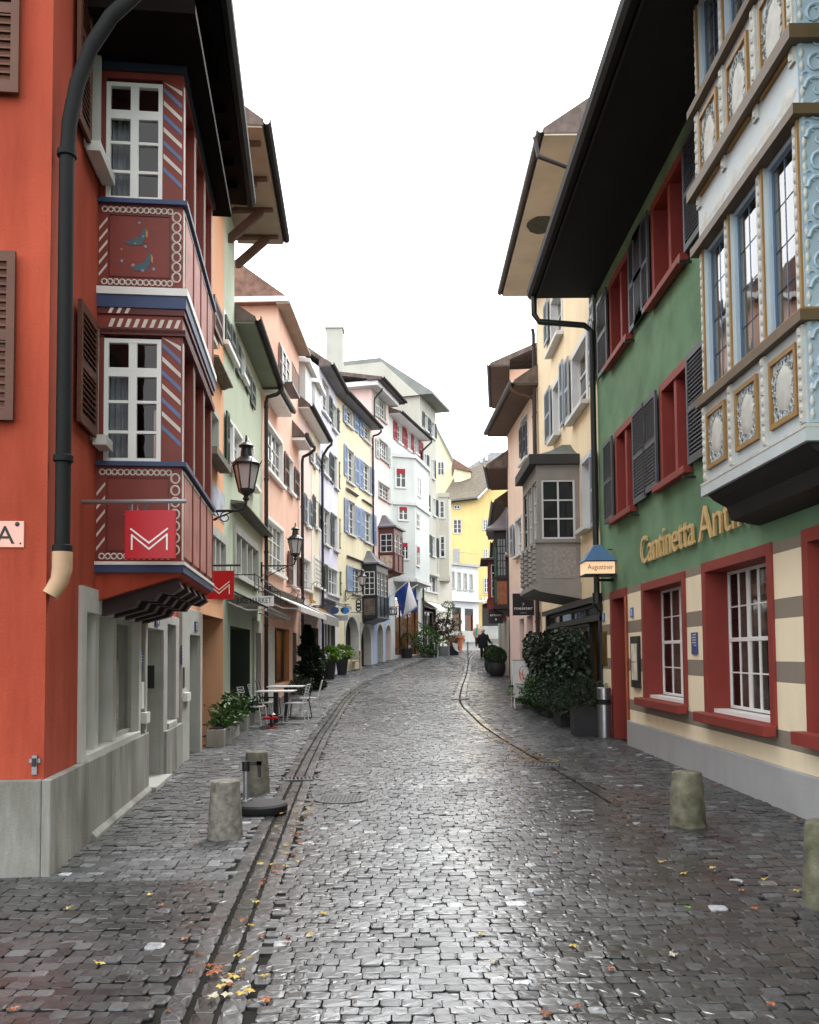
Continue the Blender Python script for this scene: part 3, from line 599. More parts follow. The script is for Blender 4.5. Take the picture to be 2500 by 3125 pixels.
def arch(h, r, m, depth=.4, sur=.1, sm=None, name='arch_doorway', door=None):
    """round-headed opening: the wall hole is filled round the arch by a spandrel plate"""
    F = h.F; u0,u1,z0,z1 = r; h.hole((u0-sur,u1+sur,z0,z1+sur)); c = (u0+u1)/2; R0 = (u1-u0)/2; zs_ = z1-min(R0, (z1-z0)*.45); rz = z1-zs_
    arcp = [(c+R0*math.cos(a), zs_+rz*math.sin(a)) for a in np.linspace(0, math.pi, 15)]
    out = [(u1+sur,zs_),(u1+sur,z1+sur),(u0-sur,z1+sur),(u0-sur,zs_)]
    b = MB(); n = len(arcp)
    top = [(u1+sur, zs_)] + [(u0-sur+(u1-u0+2*sur)*(1-i/(n-1)), z1+sur) for i in range(n)] + [(u0-sur, zs_)]
    for i in range(n-1):
        p, q = arcp[i], arcp[i+1]; P_, Q = top[i+1], top[i+2]
        b.add([F.P(p[0],.02,p[1]),F.P(q[0],.02,q[1]),F.P(Q[0],.02,Q[1]),F.P(P_[0],.02,P_[1]),F.P(p[0],-depth,p[1]),F.P(q[0],-depth,q[1])], [(0,1,2,3),(0,4,5,1)])
    b.add([F.P(u1,.02,zs_),F.P(u1+sur,.02,zs_),F.P(u1+sur,.02,z1+sur)],[(0,1,2)]); b.add([F.P(u0,.02,zs_),F.P(u0-sur,.02,zs_),F.P(u0-sur,.02,z1+sur)],[(0,1,2)])
    b.box(F,u0-sur,u0,-depth,.02,z0,zs_).box(F,u1,u1+sur,-depth,.02,z0,zs_); W = b.build(name, sm or LSTONE, h.T)
    b = MB(); b.add([F.P(u0-.05,-depth+.01,z0),F.P(u1+.05,-depth+.01,z0),F.P(u1+.05,-depth+.01,z1+.05),F.P(u0-.05,-depth+.01,z1+.05)],[(0,1,2,3)]); b.box(F,c-.03,c+.03,-depth+.011,-depth+.04,z0,z1)
    b.build('door', door or DARK, W)
# ---- 2 peach house
PEACH = plaster('peach_plaster', (.78,.42,.24))
h2 = h = House('peach_house', 'narrow peach plastered house with blue-grey fresco and grey stone doorway', LP[1], LP[2], 'L', 11.1, PEACH); F = h.F
r = F.rect(Z('4',85,262), Z('4',146,850)); h.win(r, sur=.06, sm=GSTONE, nx=2); h.shut(Z('4',155,335), Z('4',243,885), BROWNW)
h.hood(Z('4',105,978), Z('4',270,1350), GSILL, .22)
h.win(Z('2',1196,610), Z('2',1270,1000), sur=.1, sm=GSTONE, nx=2, ny=2, rec=.3, so=.22, sillm=GSILL, sz=.12)
u0,u1,z0,z1 = F.rect(Z('2',1200,1040), Z('2',1312,1340))
def fresco_mat():
    M = mat('faded_fresco', (.45,.48,.55), .9, .3, 2.5, .2, 40, dirt=.9, dirtcol=(.12,.14,.26)); return M
MB().box(F, max(u0,.1), u1, 0, .012, z0, z1).build('fresco', fresco_mat(), h.T)
def stonewin(h, r, n, m=GSTONE, rec=.28):
    F = h.F; u0,u1,z0,z1 = r; h.hole(r); W = MB().box(F,u0,u0+.12,-rec-.1,.05,z0,z1).box(F,u1-.12,u1,-rec-.1,.05,z0,z1).box(F,u0+.12,u1-.12,-rec-.1,.05,z1-.18,z1).box(F,u0+.12,u1-.12,-rec-.1,.1,z0,z0+.12).build('stone_window', m, h.T)
    for i in range(1, n): c = u0+.12+(u1-u0-.24)*i/n; MB().box(F,c-.06,c+.06,-rec,.02,z0+.12,z1-.18).build('mullion', m, W)
    for i in range(n):
        a = u0+.12+(u1-u0-.24)*i/n+.06; c = u0+.12+(u1-u0-.24)*(i+1)/n-.06; b = MB(); bars(b, F, (a,c,z0+.12,z1-.18), -rec, -rec+.05, 1, 3, .045); b.build('frame', WHITE, W)
    b = MB(); b.add([F.P(u0+.1,-rec+.02,z0+.12),F.P(u1-.1,-rec+.02,z0+.12),F.P(u1-.1,-rec+.02,z1-.18),F.P(u0+.1,-rec+.02,z1-.18)],[(0,1,2,3)]); b.build('pane', GLASSG, W); return W
stonewin(h, F.rect(Z('2',1222,1335), Z('2',1312,1760)), 3)
dr = F.rect(Z('3',1085,455), Z('3',1146,1170)); dr = (dr[0],dr[1],gz(14)-.02,dr[3]); h.recess(dr, .35, GSTONE)
zt_ = F.px(*Z('3',1072,300))[1]
MB().box(F,.02,dr[0],0,.07,-.1,zt_).box(F,dr[0],dr[1],0,.07,dr[3],zt_).box(F,dr[1],dr[1]+.18,0,.07,-.1,zt_).build('door_surround', GSTONE, h.T, bevel=.008)
MB().box(F,dr[0],dr[1],-.34,-.3,0,dr[3]).build('door', mat('grey_door_paint',(.27,.275,.26)), h.T)
gr = F.rect(Z('3',1185,332), Z('3',1308,1100)); gr = (gr[0],gr[1],0,gr[3]); h.recess(gr, .5, mat('orange_brown_reveal',(.3,.13,.05),.9,.1))
b = MB()
for i in range(8): a = gr[0]+(gr[1]-gr[0])*i/8; b.box(F,a+.006,a+(gr[1]-gr[0])/8-.006,-.48,-.42-.01*(i%2),0,gr[3])
b.build('timber_gate', GARAGE, h.T)
h.pipe(.06, 3.2, 2.9, .12, .07, mat('tan_earthenware',(.5,.33,.2)))
h.wall()
h.roof(ov=1.05, u0=2.2, u1=h.L+2.2, sm=SOFF, m=TILE, pitch=36); 
for k in range(4): b = MB(); u = 2.7+k*1.25; b.prism(F, [(0,11.0),(.95,11.05),(.95,11.1),(0,11.1)], u-.07, u+.07); b.prism(F, [(0,10.35),(.1,10.35),(.75,10.95),(.75,11.05),(.6,11.05),(0,10.5)], u-.05, u+.05); b.build('eaves_bracket', mat('brown_timber',(.1,.05,.03),.7,.2,4,.2), h.T)
# ---- 3 pale green house
PGREEN = plaster('pale_green_plaster', (.50,.57,.44))
h3 = h = House('pale_green_house', 'pale sage green house with dark eaves, hooded stone window and awning', LP[2], LP[3], 'L', 8.95, PGREEN); F = h.F
MB().box(F, 0, 1.35, -6, .002, 8.95, 11.1).build('upper_wall', PGREEN, h.T)
h.win(Z('4',282,545), Z('4',388,1060), sur=.08, nx=2, ny=3, rec=.06, sm=WHITE); h.shut(Z('4',284,548), Z('4',332,960), DGREEN, v=.03); h.shut(Z('4',343,650), Z('4',386,1075), DGREEN, v=.03)
h.shut(Z('4',405,800), Z('4',446,1235), mat('grey_green_shutter',(.16,.18,.16)), v=.03); h.win(Z('4',452,880), Z('4',498,1260), sur=.05, nx=1, ny=3, sm=WHITE)
for a in ((508,1095,545,1405),(560,1205,600,1560)): h.shut(Z('4',*a[:2]), Z('4',*a[2:]), mat('grey_green_shutter',(.16,.18,.16)), v=.03)
h.shut(Z('4',290,1560), Z('5',318,290), DGREEN); h.win(Z('5',325,-250), Z('5',372,280), sur=.06, nx=1, ny=3, sm=WHITE); h.win(Z('5',385,-170), Z('5',470,330), sur=.06, nx=2, ny=3, sm=WHITE)
h.win(Z('5',530,-30), Z('5',590,500), sur=.06, nx=2, ny=3, sm=WHITE, so=.18)
h.hood(Z('5',358,620), Z('5',705,1010), GSILL, .3)
stonewin(h, F.rect(Z('5',388,850), Z('5',640,1560)), 4)
r = F.rect(Z('3',1347,402), Z('3',1462,960)); r = (r[0],r[1],.0,r[3]); h.recess(r, .6, mat('dark_green_reveal',(.05,.06,.05),.8)); MB().box(F,r[0],r[1],-.59,-.5,0,r[3]).build('shop_door', mat('black_green_paint',(.015,.02,.018),.4), h.T)
r = F.rect(Z('3',1483,440), Z('3',1514,850)); r = (r[0],r[1],.0,r[3]); h.recess(r, .35, GSTONE); MB().box(F,r[0]-.25,r[0],0,.06,-.1,r[3]+.3).box(F,r[1],r[1]+.3,0,.06,-.1,r[3]+.3).box(F,r[0],r[1],0,.06,r[3],r[3]+.3).build('door_surround', GSTONE, h.T)
MB().box(F,r[0],r[1],-.34,-.3,0,r[3]).build('door', mat('grey_door_paint',(.27,.275,.26)), h.T)
h.wall(); h.roof(ov=.45, u0=1.4, sm=mat('green_grey_soffit',(.2,.23,.17),.8), m=TILE, pitch=34)
h.pipe(h.L+.02, 8.6, .1, .12, .055, mat('brown_black_metal',(.025,.018,.015),.5), .5, 9.0)
awning(h, .3, h.L-.7, 2.95, .85, .4, mat('black_awning',(.015,.017,.016),.7), .03)
b = MB(); zr = 2.98
for z in (zr+.12, zr+.32): b.tube([F.P(.6,.55,z), F.P(h.L-.5,.55,z)], .014, 6)
for k in range(9): u = .6+(h.L-1.1)*k/8; b.tube([F.P(u,.55,zr-.05), F.P(u,.55,zr+.32)], .009, 5)
for u in (.6, h.L-.5): b.tube([F.P(u,.0,zr+.3), F.P(u,.55,zr+.3)], .012, 5)
b.build('railing', BLACK, h.T)
# ---- 4 salmon house
SALMON = plaster('salmon_plaster', (.82,.53,.41))
h4 = h = House('salmon_house', 'salmon pink house with tall upper storey and brown shutters', LP[3], LP[4], 'L', 8.9, SALMON); F = h.F; L4 = h.L
MB().box(F, 2.7, L4-.02, -6, .002, 8.9, 12.3).build('upper_wall', SALMON, h.T)
b = MB(); b.prism(F, [(.35,12.3),(.35,12.42),(-2.6,14.6),(-6,12.5),(-6,12.3)], 2.35, L4+.1); b.build('roof', RTILE, h.T)
MB().box(F, 2.35, L4+.1, 0, .42, 12.22, 12.295).build('soffit', SOFF, h.T)
b = MB(); b.box(F, 2.3, 2.36, -5.8, .36, 12.28, 12.44); b.build('gutter', WHITE, h.T)
for (a, c) in ((0, 2.6), (L4-1.6, L4)):
    MB().prism(F, [(0,8.92),(.42,8.9),(.42,9.0),(0,9.5)], a, c).build('eaves', TILE, h.T); MB().box(F, a+.02, c-.02, .0, .44, 8.8, 8.89).build('eaves_board', WHITE, h.T)
    g = MB(); g.tube([F.P(a,.5,8.97), F.P(c,.5,8.97)], .08, 8); g.build('gutter', BLACK, h.T)
h.win(Z('4',722,1660), Z('5',900,470), sur=.1, nx=4, ny=3, rec=.14, sm=WHITE); h.shut(Z('5',912,90), Z('5',958,510), BROWNW); h.win(Z('5',966,150), Z('5',1012,560), sur=.06, nx=2, ny=3, sm=WHITE); h.shut(Z('5',1018,250), Z('5',1068,610), BROWNW)
h.win(Z('5',732,790), Z('5',912,1420), sur=.1, nx=4, ny=3, rec=.14, sm=WHITE); h.shut(Z('5',950,1140), Z('5',998,1500), BROWNW); h.win(Z('5',1004,1210), Z('5',1042,1530), sur=.06, nx=2, ny=3, sm=WHITE); h.shut(Z('5',1048,1190), Z('5',1088,1550), BROWNW)
u0,u1,z0,z1 = F.rect(Z('4',880,900), Z('4',955,1400)); shutter(h.T, F, (u0-.5,u0-.05,z0,z1), BROWNW); h.win((u0,u1,max(z0,9.4),z1), sur=.07, nx=2, ny=3, sm=WHITE) if False else window(h.T, F, (u0,u1,z0,z1), sur=.07, rec=-.02, out=.05, sm=WHITE)
b = MB(); b.box(F,u0-.1,u1+.1,.1,.4,z0-.1,z0-.02)
for k in range(9): q = u0-.05+(u1-u0+.1)*k/8; b.tube([F.P(q,.38,z0-.02),F.P(q,.38,z0+.6)],.01,5)
b.tube([F.P(u0-.1,.38,z0+.6),F.P(u1+.1,.38,z0+.6)],.012,5); b.build('balcony', BLACK, h.T)
r = F.rect(Z('T',588,35), Z('T',698,462)); shopfront(h, (r[0],r[1],.75,r[3]), BLACK, n=2)
r = F.rect(Z('T',722,75), Z('T',752,400)); r = (r[0],r[1],.35,r[3]); h.recess(r, .3, GSTONE); MB().box(F,r[0],r[1],-.29,-.25,.3,r[3]).build('door', mat('grey_door_paint',(.27,.275,.26)), h.T)
r = F.rect(Z('T',512,45), Z('T',584,450)); MB().box(F,max(.05,r[0]),r[1],0,.02,.1,r[3]).build('white_brick_facing', mat('white_brick',(.55,.58,.55),.8,.15,6,.4,20), h.T)
awning(h, .4, L4-.5, 3.35, 1.0, .45, PALEW, .12)
MB().box(F,.3,L4-.3,0,.2,3.3,3.5).build('awning_case', BLACK, h.T)
h.wall(); h.pipe(h.L+.02, 8.5, .5, .12, .055, mat('brown_black_metal',(.025,.018,.015)), .5, 8.95)
# ---- 5 pale pink and cream house
PPINK = plaster('pale_pink_plaster', (.84,.68,.61)); PYEL = plaster('pale_cream_plaster', (.80,.74,.58))
h5 = h = House('pink_cream_house', 'narrow house half pale pink half cream with grey-blue shutters', LP[4], LP[5], 'L', 10.3, PPINK); F = h.F
cu = F.px(*Z('5',1207,800))[0]; MB().box(F, cu, h.L-.02, .002, .02, 3.3, 10.3).build('cream_wall', PYEL, h.T)
for a in ((1122,530,1148,870),(1178,600,1206,925)): h.shut(Z('5',*a[:2]), Z('5',*a[2:]), GBLUE, v=.04)
h.win(Z('5',1150,570), Z('5',1176,890), sur=.05, nx=2, ny=3, sm=WHITE); h.win(Z('5',1122,1215), Z('5',1195,1570), sur=.06, nx=4, ny=3, sm=WHITE)
for a in ((1213,545,1240,890),(1275,640,1303,940)): h.shut(Z('5',*a[:2]), Z('5',*a[2:]), SLATE, v=.045)
h.win(Z('5',1242,600), Z('5',1272,920), sur=.05, nx=2, ny=3, sm=WHITE, out=.045, rec=.05); h.win(Z('5',1232,1200), Z('5',1325,1550), sur=.05, nx=5, ny=6, sm=WHITE, fm=WHITE, pane=mat('white_blind',(.7,.71,.7),.6), out=.05, rec=.02, bar=.05)
h.shut(Z('5',1185,70), Z('5',1215,240), GBLUE, v=.04); h.win(Z('5',1218,80), Z('5',1246,270), sur=.04, nx=1, sm=WHITE, out=.045, rec=.05); h.shut(Z('5',1250,110), Z('5',1300,320), GBLUE, v=.045)
r = F.rect(Z('T',790,20), Z('T',905,420)); shopfront(h, (.4,h.L-.5,.75,r[3]), BLACK, n=2, lit=False); awning(h, .3, h.L-.3, 3.4, .8, .4, mat('grey_awning',(.22,.22,.22),.8), .3)
h.wall(); h.roof(ov=.42, sm=WHITE, m=TILE, pitch=40); 
for a in (.6, 3.0):
    D_ = MB().box(F,a,a+1.5,-2.2,.15,10.6,12.2).build('dormer', PALEW, h.T); MB().prism(F, [(.35,12.1),(.35,12.25),(-2.6,12.7),(-2.6,12.5)], a-.2, a+1.7).build('dormer_roof', WHITE, D_)
h.pipe(h.L+.02, 9.7, .7, .12, .055, BLACK, .45, 10.35)
# ---- 6 lavender house
LAV = plaster('lavender_plaster', (.70,.70,.82))
h6 = h = House('lavender_house', 'tall lavender house with dark green shutters', LP[5], LP[6], 'L', 13.5, LAV); F = h.F
for a in ((282,695,352,1140),(390,955,436,1285)): h.win(Z('6',*a[:2]), Z('6',*a[2:]), sur=.05, nx=2, ny=3, sm=PALEW)
for a in ((356,880,384,1195),(442,1015,480,1310)): h.shut(Z('6',*a[:2]), Z('6',*a[2:]), DGREEN)
for a in ((285,1475,352,1760),(412,1510,448,1880)): h.win(Z('6',*a[:2]), Z('6',*a[2:]), sur=.05, nx=2, ny=3, sm=PALEW)
for a in ((360,1475,404,1830),(455,1580,486,1900)): h.shut(Z('6',*a[:2]), Z('6',*a[2:]), DGREEN)
for a in ((300,170,364,585),(408,240,450,635)): h.win(Z('7',*a[:2]), Z('7',*a[2:]), sur=.05, nx=2, ny=3, sm=PALEW)
for a in ((370,215,404,590),(460,285,490,620)): h.shut(Z('7',*a[:2]), Z('7',*a[2:]), DGREEN)
h.win(Z('7',342,790), Z('7',458,1110), sur=.07, nx=4, ny=2, sm=PALEW, rec=.12); h.shut(Z('7',302,760), Z('7',336,1060), DGREEN); h.shut(Z('7',462,840), Z('7',520,1110), mat('mid_green_shutter',(.08,.16,.07)), v=.05)
r = F.rect(Z('7',315,1320), Z('7',425,1690)); shopfront(h, (r[0],r[1],r[2],r[3]), PALEW, n=3, lit=False)
h.wall(gable=3.4); h.roof(ov=.5, sm=LEAD, m=TILE, pitch=36, verge=.05); awning(h, .3, h.L-.4, 3.95, .7, .25, mat('grey_awning',(.22,.22,.22)), .1)
# ---- 7 cream house with sky-blue shutters
CREAM = plaster('cream_yellow_plaster', (.76,.69,.48))
h7 = h = House('cream_house', 'cream yellow house with sky-blue shutters, dark oriel and round arches', LP[6], LP[7], 'L', 13.5, CREAM); F = h.F
WN = [('6',535,1010,600,1240),('6',715,1180,785,1400),('6',545,1435,618,1835),('6',712,1580,784,1925),('7',556,85,630,475),('7',727,200,800,555),('7',606,800,690,1085)]
for k,a,b_,c,d in WN: h.win(Z(k,a,b_), Z(k,c,d), sur=.07, nx=2, ny=4, sm=LSTONE, rec=.14)
for k,a,b_,c,d in [('6',502,985,530,1180),('6',618,1070,662,1290),('6',676,1125,710,1340),('6',512,1390,542,1740),('6',625,1515,668,1845),('6',672,1545,708,1890),('6',790,1635,830,1960),('7',516,62,552,440),('7',634,145,680,490),('7',686,172,724,520),('7',804,228,850,570),('7',540,772,600,1058)]: h.shut(Z(k,a,b_), Z(k,c,d), BLUSH)
for k,a,b_,c,d in [('6',535,1862,650,1960),('6',702,1980,810,2060),('7',545,675,720,760)]: h.hood(Z(k,a,b_), Z(k,c,d), GSILL, .14)
for k,a,b_,c,d in [('7',530,1310,668,1745),('7',692,1395,802,1820)]:
    r = F.rect(Z(k,a,b_), Z(k,c,d)); arch(h, (r[0],r[1],r[2]-.1,r[3]), CREAM, sm=LSTONE)
h.wall(gable=.8); h.roof(ov=.55, sm=LEAD, m=TILE, pitch=11, verge=.02); h.pipe(h.L-.02, 13.1, 4.2, .1, .055, mat('brown_black_metal',(.025,.018,.015)), .5, 13.5)
def oriel(h, u0, u1, pr, zb, z0, z1, zr, ztop, mb, mw, mr, near, nfront=3, nx=2, ny=4, name='oriel', flare=.15, panelm=None):
    """a glazed bay on brackets with a bell-cast roof"""
    F = h.F; T = h.T; b = MB(); b.box(F,u0,u1,.0,pr,zb,z0); b.box(F,u0-.05,u1+.05,0,pr+.05,z0-.05,z0+.03); b.box(F,u0-.06,u1+.06,0,pr+.06,zb-.06,zb); O = b.build(name, mb, T); MB().box(F,u0,u1,0,pr,z1,zr).build('cornice', mb, O)
    b = MB(); b.prism(F, [(0,zb-.06),(pr,zb-.06),(pr*.72,zb-.17),(pr*.35,zb-.22),(0,zb-.34)], u0+.05, u1-.05); b.build('corbel', mb, O)
    t = .1; n = nfront
    for (a, c, d, e) in ((u0,u0+t,0,t),(u0,u0+t,pr-t,pr),(u1-t,u1,pr-t,pr),(u1-t,u1,0,t)): MB().box(F,a,c,d,e,z0+.03,z1).build('post', mb, O)
    for k in range(1,n): c = u0+(u1-u0)*k/n; MB().box(F,c-.05,c+.05,pr-t,pr,z0+.03,z1).build('post', mb, O)
    for k in range(n):
        a, c = u0+(u1-u0)*k/n+.06, u0+(u1-u0)*(k+1)/n-.06; b = MB(); bars(b,F,(a,c,z0+.03,z1),pr-t+.02,pr-t+.06,2,ny,.04,.03,.04); b.build('front_window_frame', mw, O)
    S_ = Frame(F.P(u0,0,0)[:2], F.n[:2], (-F.a)[:2]) if near == 0 else Frame(F.P(u1,0,0)[:2], F.n[:2], F.a[:2])
    S2 = Frame(F.P(u1,0,0)[:2], F.n[:2], F.a[:2]) if near == 0 else Frame(F.P(u0,0,0)[:2], F.n[:2], (-F.a)[:2])
    for Q in (S_, S2):
        b = MB(); bars(b,Q,(t,pr-t,z0+.03,z1),-.06,-.015,nx,ny,.045,.03,.04); b.build('side_window_frame', mw, O)
        b = MB(); b.add([Q.P(t,-.04,z0),Q.P(pr-t,-.04,z0),Q.P(pr-t,-.04,z1),Q.P(t,-.04,z1)],[(0,1,2,3)]); b.build('side_pane', GLASS, O)
    b = MB(); b.add([F.P(u0+t,pr-t+.03,z0),F.P(u1-t,pr-t+.03,z0),F.P(u1-t,pr-t+.03,z1),F.P(u0+t,pr-t+.03,z1)],[(0,1,2,3)]); b.build('front_pane', GLASS, O)
    rings = []
    for i in range(7):
        f = i/6; e = flare*(1-f)**2; k = f**.75; hz = zr+(ztop-zr)*f
        s_ = 1-.78*k; uc = (u0+u1)/2; hu = (u1-u0)/2
        rings.append([F.P(uc-hu*s_-e,0,hz), F.P(uc-hu*s_-e,pr*s_+e,hz), F.P(uc+hu*s_+e,pr*s_+e,hz), F.P(uc+hu*s_+e,0,hz)])
    rings.insert(0, [p-Vector((0,0,.08)) for p in rings[0]]); b = MB(); b.loft(rings); b.build('bell_roof', mr, O)
    if panelm is not None:
        b = MB(); b.box(S_,.1,pr-.1,0,.012,zb+.1,z0-.15); b.build('side_panel', panelm, O)
    for k in range(n+1): c = u0+.06+(u1-u0-.12)*k/n; MB().box(F,c-.05,c+.05,pr,pr+.04,zb+.03,z0-.06).build('pilaster', mb, O)
    return O, S_
ORBLK = mat('blue_black_paint',(.016,.024,.03),.35,.2,4,.1,50)
uA = F.px(*Z('7',708,1000))[0]
SA = Frame(F.P(uA,0,0)[:2], F.n[:2], (-F.a)[:2]); q = lambda y,x=780: SA.px(*Z('7',x,y))[1]
prA = SA.px(*Z('7',862,950))[0]
oriel(h, uA, uA+2.6, prA, q(1320), q(1095), q(840), q(750), q(600), ORBLK, WHITE, LEAD, 0, panelm=mat('dark_painted_panel',(.08,.05,.04),.5,.8,5,0,dirt=.8,dirtcol=(.2,.18,.15)))
# ---- 8 pink house with red-brown oriel
PINK8 = plaster('rose_pink_plaster', (.84,.65,.61)); LBLUE = plaster('light_blue_plaster', (.42,.52,.72))
gz8 = F.px(*Z('7',900,1310))[1]
h8 = h = House('rose_house', 'rose pink house with red-brown oriel, light blue arched ground floor and white chimney', LP[7], LP[8], 'L', 16.0, PINK8, bands=[(5.0, LBLUE)]); F = h.F
for k,a,b_,c,d in [('6',870,890,955,1180),('6',885,1340,975,1600),('6',880,1790,1000,2020)]: h.win(Z(k,a,b_), Z(k,c,d), sur=.08, nx=4, ny=3, sm=GSTONE)
for k,a,b_,c,d in [('6',832,860,868,1120),('6',845,1330,880,1560),('6',978,1420,1000,1650)]: h.shut(Z(k,a,b_), Z(k,c,d), mat('pale_sage_shutter',(.5,.54,.5)))
for k,a,b_,c,d in [('7',866,1395,928,1795),('7',954,1405,1012,1780)]:
    r = F.rect(Z(k,a,b_), Z(k,c,d)); arch(h, (r[0],r[1],r[2]-.1,r[3]), LBLUE, sm=LSTONE, sur=.06)
uA = F.px(*Z('7',880,600))[0]; SA = Frame(F.P(uA,0,0)[:2], F.n[:2], (-F.a)[:2]); q = lambda y,x=960: SA.px(*Z('7',x,y))[1]
RBROWN = mat('red_brown_oriel_wood',(.12,.035,.025),.5,.2,4,.1,50)
oriel(h, uA, uA+1.9, SA.px(*Z('7',1045,550))[0], q(830), q(645), q(445), q(365), q(225), RBROWN, WHITE, LEAD, 0, nfront=2, ny=3, panelm=mat('cream_relief',(.5,.4,.3),.7,.5,8,0))
h.wall(); h.roof(ov=.8, sm=mat('dark_soffit',(.1,.09,.08),.8), m=TILE, pitch=11, verge=.7)
MB().box(F,-.6,h.L+.2,-8,.55,15.75,16.0).build('cornice', PALEW, h.T)
cw = facing(49.5); x0,z1 = cw.px(*Z('6',330,160)); x1,_ = cw.px(*Z('6',500,160))
MB().box(cw,x0,x1,-.9,.0,14,z1-.1).box(cw,x0-.07,x1+.07,-.97,.07,z1-.1,z1).build('chimney', plaster('ivory_render',(.42,.42,.37)), h.T)
h.pipe(.25, 15.2, 13.9, .12, .05, mat('brown_black_metal',(.025,.018,.015)), .5, 15.8)
# ---- 9 white house with polygonal bay and red shutters
WHITEP = plaster('white_plaster', (.60,.64,.61))
h9 = h = House('white_bay_house', 'white house with polygonal bay and crimson shutters under the eaves', LP[8], LP[9], 'L', 15.3, WHITEP); F = h.F
for k,a,b_,c,d in [('6',1078,1180,1120,1400),('6',1176,1255,1214,1470),('6',1262,1340,1296,1510)]: h.win(Z(k,a,b_), Z(k,c,d), sur=.06, nx=2, ny=3, sm=PALEW)
for k,a,b_,c,d in [('6',1034,1145,1072,1370),('6',1128,1215,1172,1450),('6',1218,1295,1248,1505),('6',1300,1350,1346,1570)]: h.shut(Z(k,a,b_), Z(k,c,d), REDSH)
A = F.P(.9,0,0); S9y = 52.15; pf = facing(S9y); x1 = pf.px(*Z('7',1268,500))[0]; Bp = Vector((x1, S9y, 0)); A = F.P(.75,0,0)
Dp = F.P(h.L-.3,0,0); Cp = Vector((x1+.9, S9y+3.9, 0)); zb9, zt9 = pf.px(*Z('7',1200,930))[1], pf.px(*Z('6',1150,1530))[1]
poly = [tuple(p[:2]) for p in (A, Bp, Cp, Dp)]
b = MB(); b.column(poly, zb9, zt9); BAY = b.build('bay', WHITEP, h.T)
gro = lambda p, e: [(p[0][0]-e*.2, p[0][1]-e), (p[1][0]+e*.7, p[1][1]-e), (p[2][0]+e, p[2][1]+e*.3), (p[3][0], p[3][1]+e)]
for z in (zb9, zt9, pf.px(*Z('7',1150,130))[1]): b = MB(); b.column(gro(poly,.14), z-.12, z+.08); b.build('string_course', PALEW, BAY)
SF = wallframe(A[:2], Bp[:2], 'L'); SG = wallframe(Bp[:2], Cp[:2], 'L')
RED = mat('red_blind',(.3,.02,.03),.8)
def surfwin(T, F, r, nx, ny, blind=None, sm=None, name='window'):
    u0,u1,z0,z1 = r; b = MB(); s_ = .07; b.box(F,u0-s_,u0,0,.04,z0-s_,z1+s_).box(F,u1,u1+s_,0,.04,z0-s_,z1+s_).box(F,u0,u1,0,.04,z1,z1+s_).box(F,u0,u1,0,.07,z0-s_,z0); W = b.build(name, sm or PALEW, T)
    b = MB(); bars(b,F,r,.008,.03,nx,ny,.05,.03,.07); b.build('frame', WHITE, W); b = MB(); b.add([F.P(u0,.005,z0),F.P(u1,.005,z0),F.P(u1,.005,z1),F.P(u0,.005,z1)],[(0,1,2,3)]); b.build('pane', GLASS, W)
    if blind: MB().box(F,u0+.05,u1-.05,.031,.04,z1-(z1-z0)*.28,z1-.03).build('blind', blind, W)
    return W
for k,a,b_,c,d in [('6',1060,1650,1170,1860),('7',1090,155,1190,305),('7',1125,535,1195,715)]: surfwin(BAY, SF, SF.rect(Z(k,a,b_), Z(k,c,d)), 2, 2, RED)
for k,a,b_,c,d in [('6',1290,1740,1325,1960),('7',1280,220,1310,385),('7',1280,570,1312,790)]:
    r = SG.rect(Z(k,a,b_), Z(k,c,d)); surfwin(BAY, SG, (r[0],r[1],r[2],r[3]), 2, 2, RED if k=='7' and b_>500 else None)
r = F.rect(Z('7',1145,1370), Z('7',1300,1700)); shopfront(h, (.9,h.L-.9,1.55,5.0), GARAGE, n=3)
h.wall(); h.roof(ov=.7, sm=PALEW, m=TILE, pitch=22, verge=.05); h.pipe(h.L-.05, 14.6, 1.6, .12, .06, BLACK, .7, 15.3)
# ---- 10 tall off-white house with green shutters
OFFW = plaster('off_white_plaster', (.47,.465,.40)); BEIGE = plaster('beige_stucco', (.52,.50,.42))
h10 = h = House('tall_offwhite_house', 'tallest off-white house with dark green shutters and beige lower storeys', LP[9], LP[10], 'L', 18.3, OFFW, bands=[(6.9, BEIGE)]); F = h.F
for k,a,b_,c,d in [('6',1365,1080,1395,1270),('6',1430,1150,1470,1350),('6',1365,1500,1385,1700),('6',1445,1560,1465,1770),('6',1370,1920,1395,2060),('7',1365,30,1395,215),('7',1455,70,1480,265),('7',1372,440,1402,650),('7',1440,470,1475,690)]: h.win(Z(k,a,b_), Z(k,c,d), sur=.06, nx=2, ny=3, sm=PALEW)
for k,a,b_,c,d in [('6',1340,1050,1362,1220),('6',1398,1115,1426,1310),('6',1474,1180,1488,1350),('6',1388,1510,1408,1730),('6',1468,1570,1480,1780),('7',1350,10,1362,190),('7',1398,30,1420,225),('7',1484,85,1502,270),('7',1355,425,1370,620),('7',1405,450,1438,690),('7',1490,490,1508,700)]: h.shut(Z(k,a,b_), Z(k,c,d), DGREEN)
h.win(Z('7',1360,860), Z('7',1495,1070), sur=.08, nx=3, ny=1, sm=PALEW)
r = F.rect(Z('7',1365,1185), Z('7',1490,1230)); 
h.hole((.5,h.L-.5,1.8,4.6)); shopfront(h, (.5,h.L-.5,1.9,4.4), WHITE, n=2, lit=False)
for z in (6.9, 5.1): MB().box(F,0,h.L,0,.18,z-.1,z+.1).build('string_course', BEIGE, h.T)
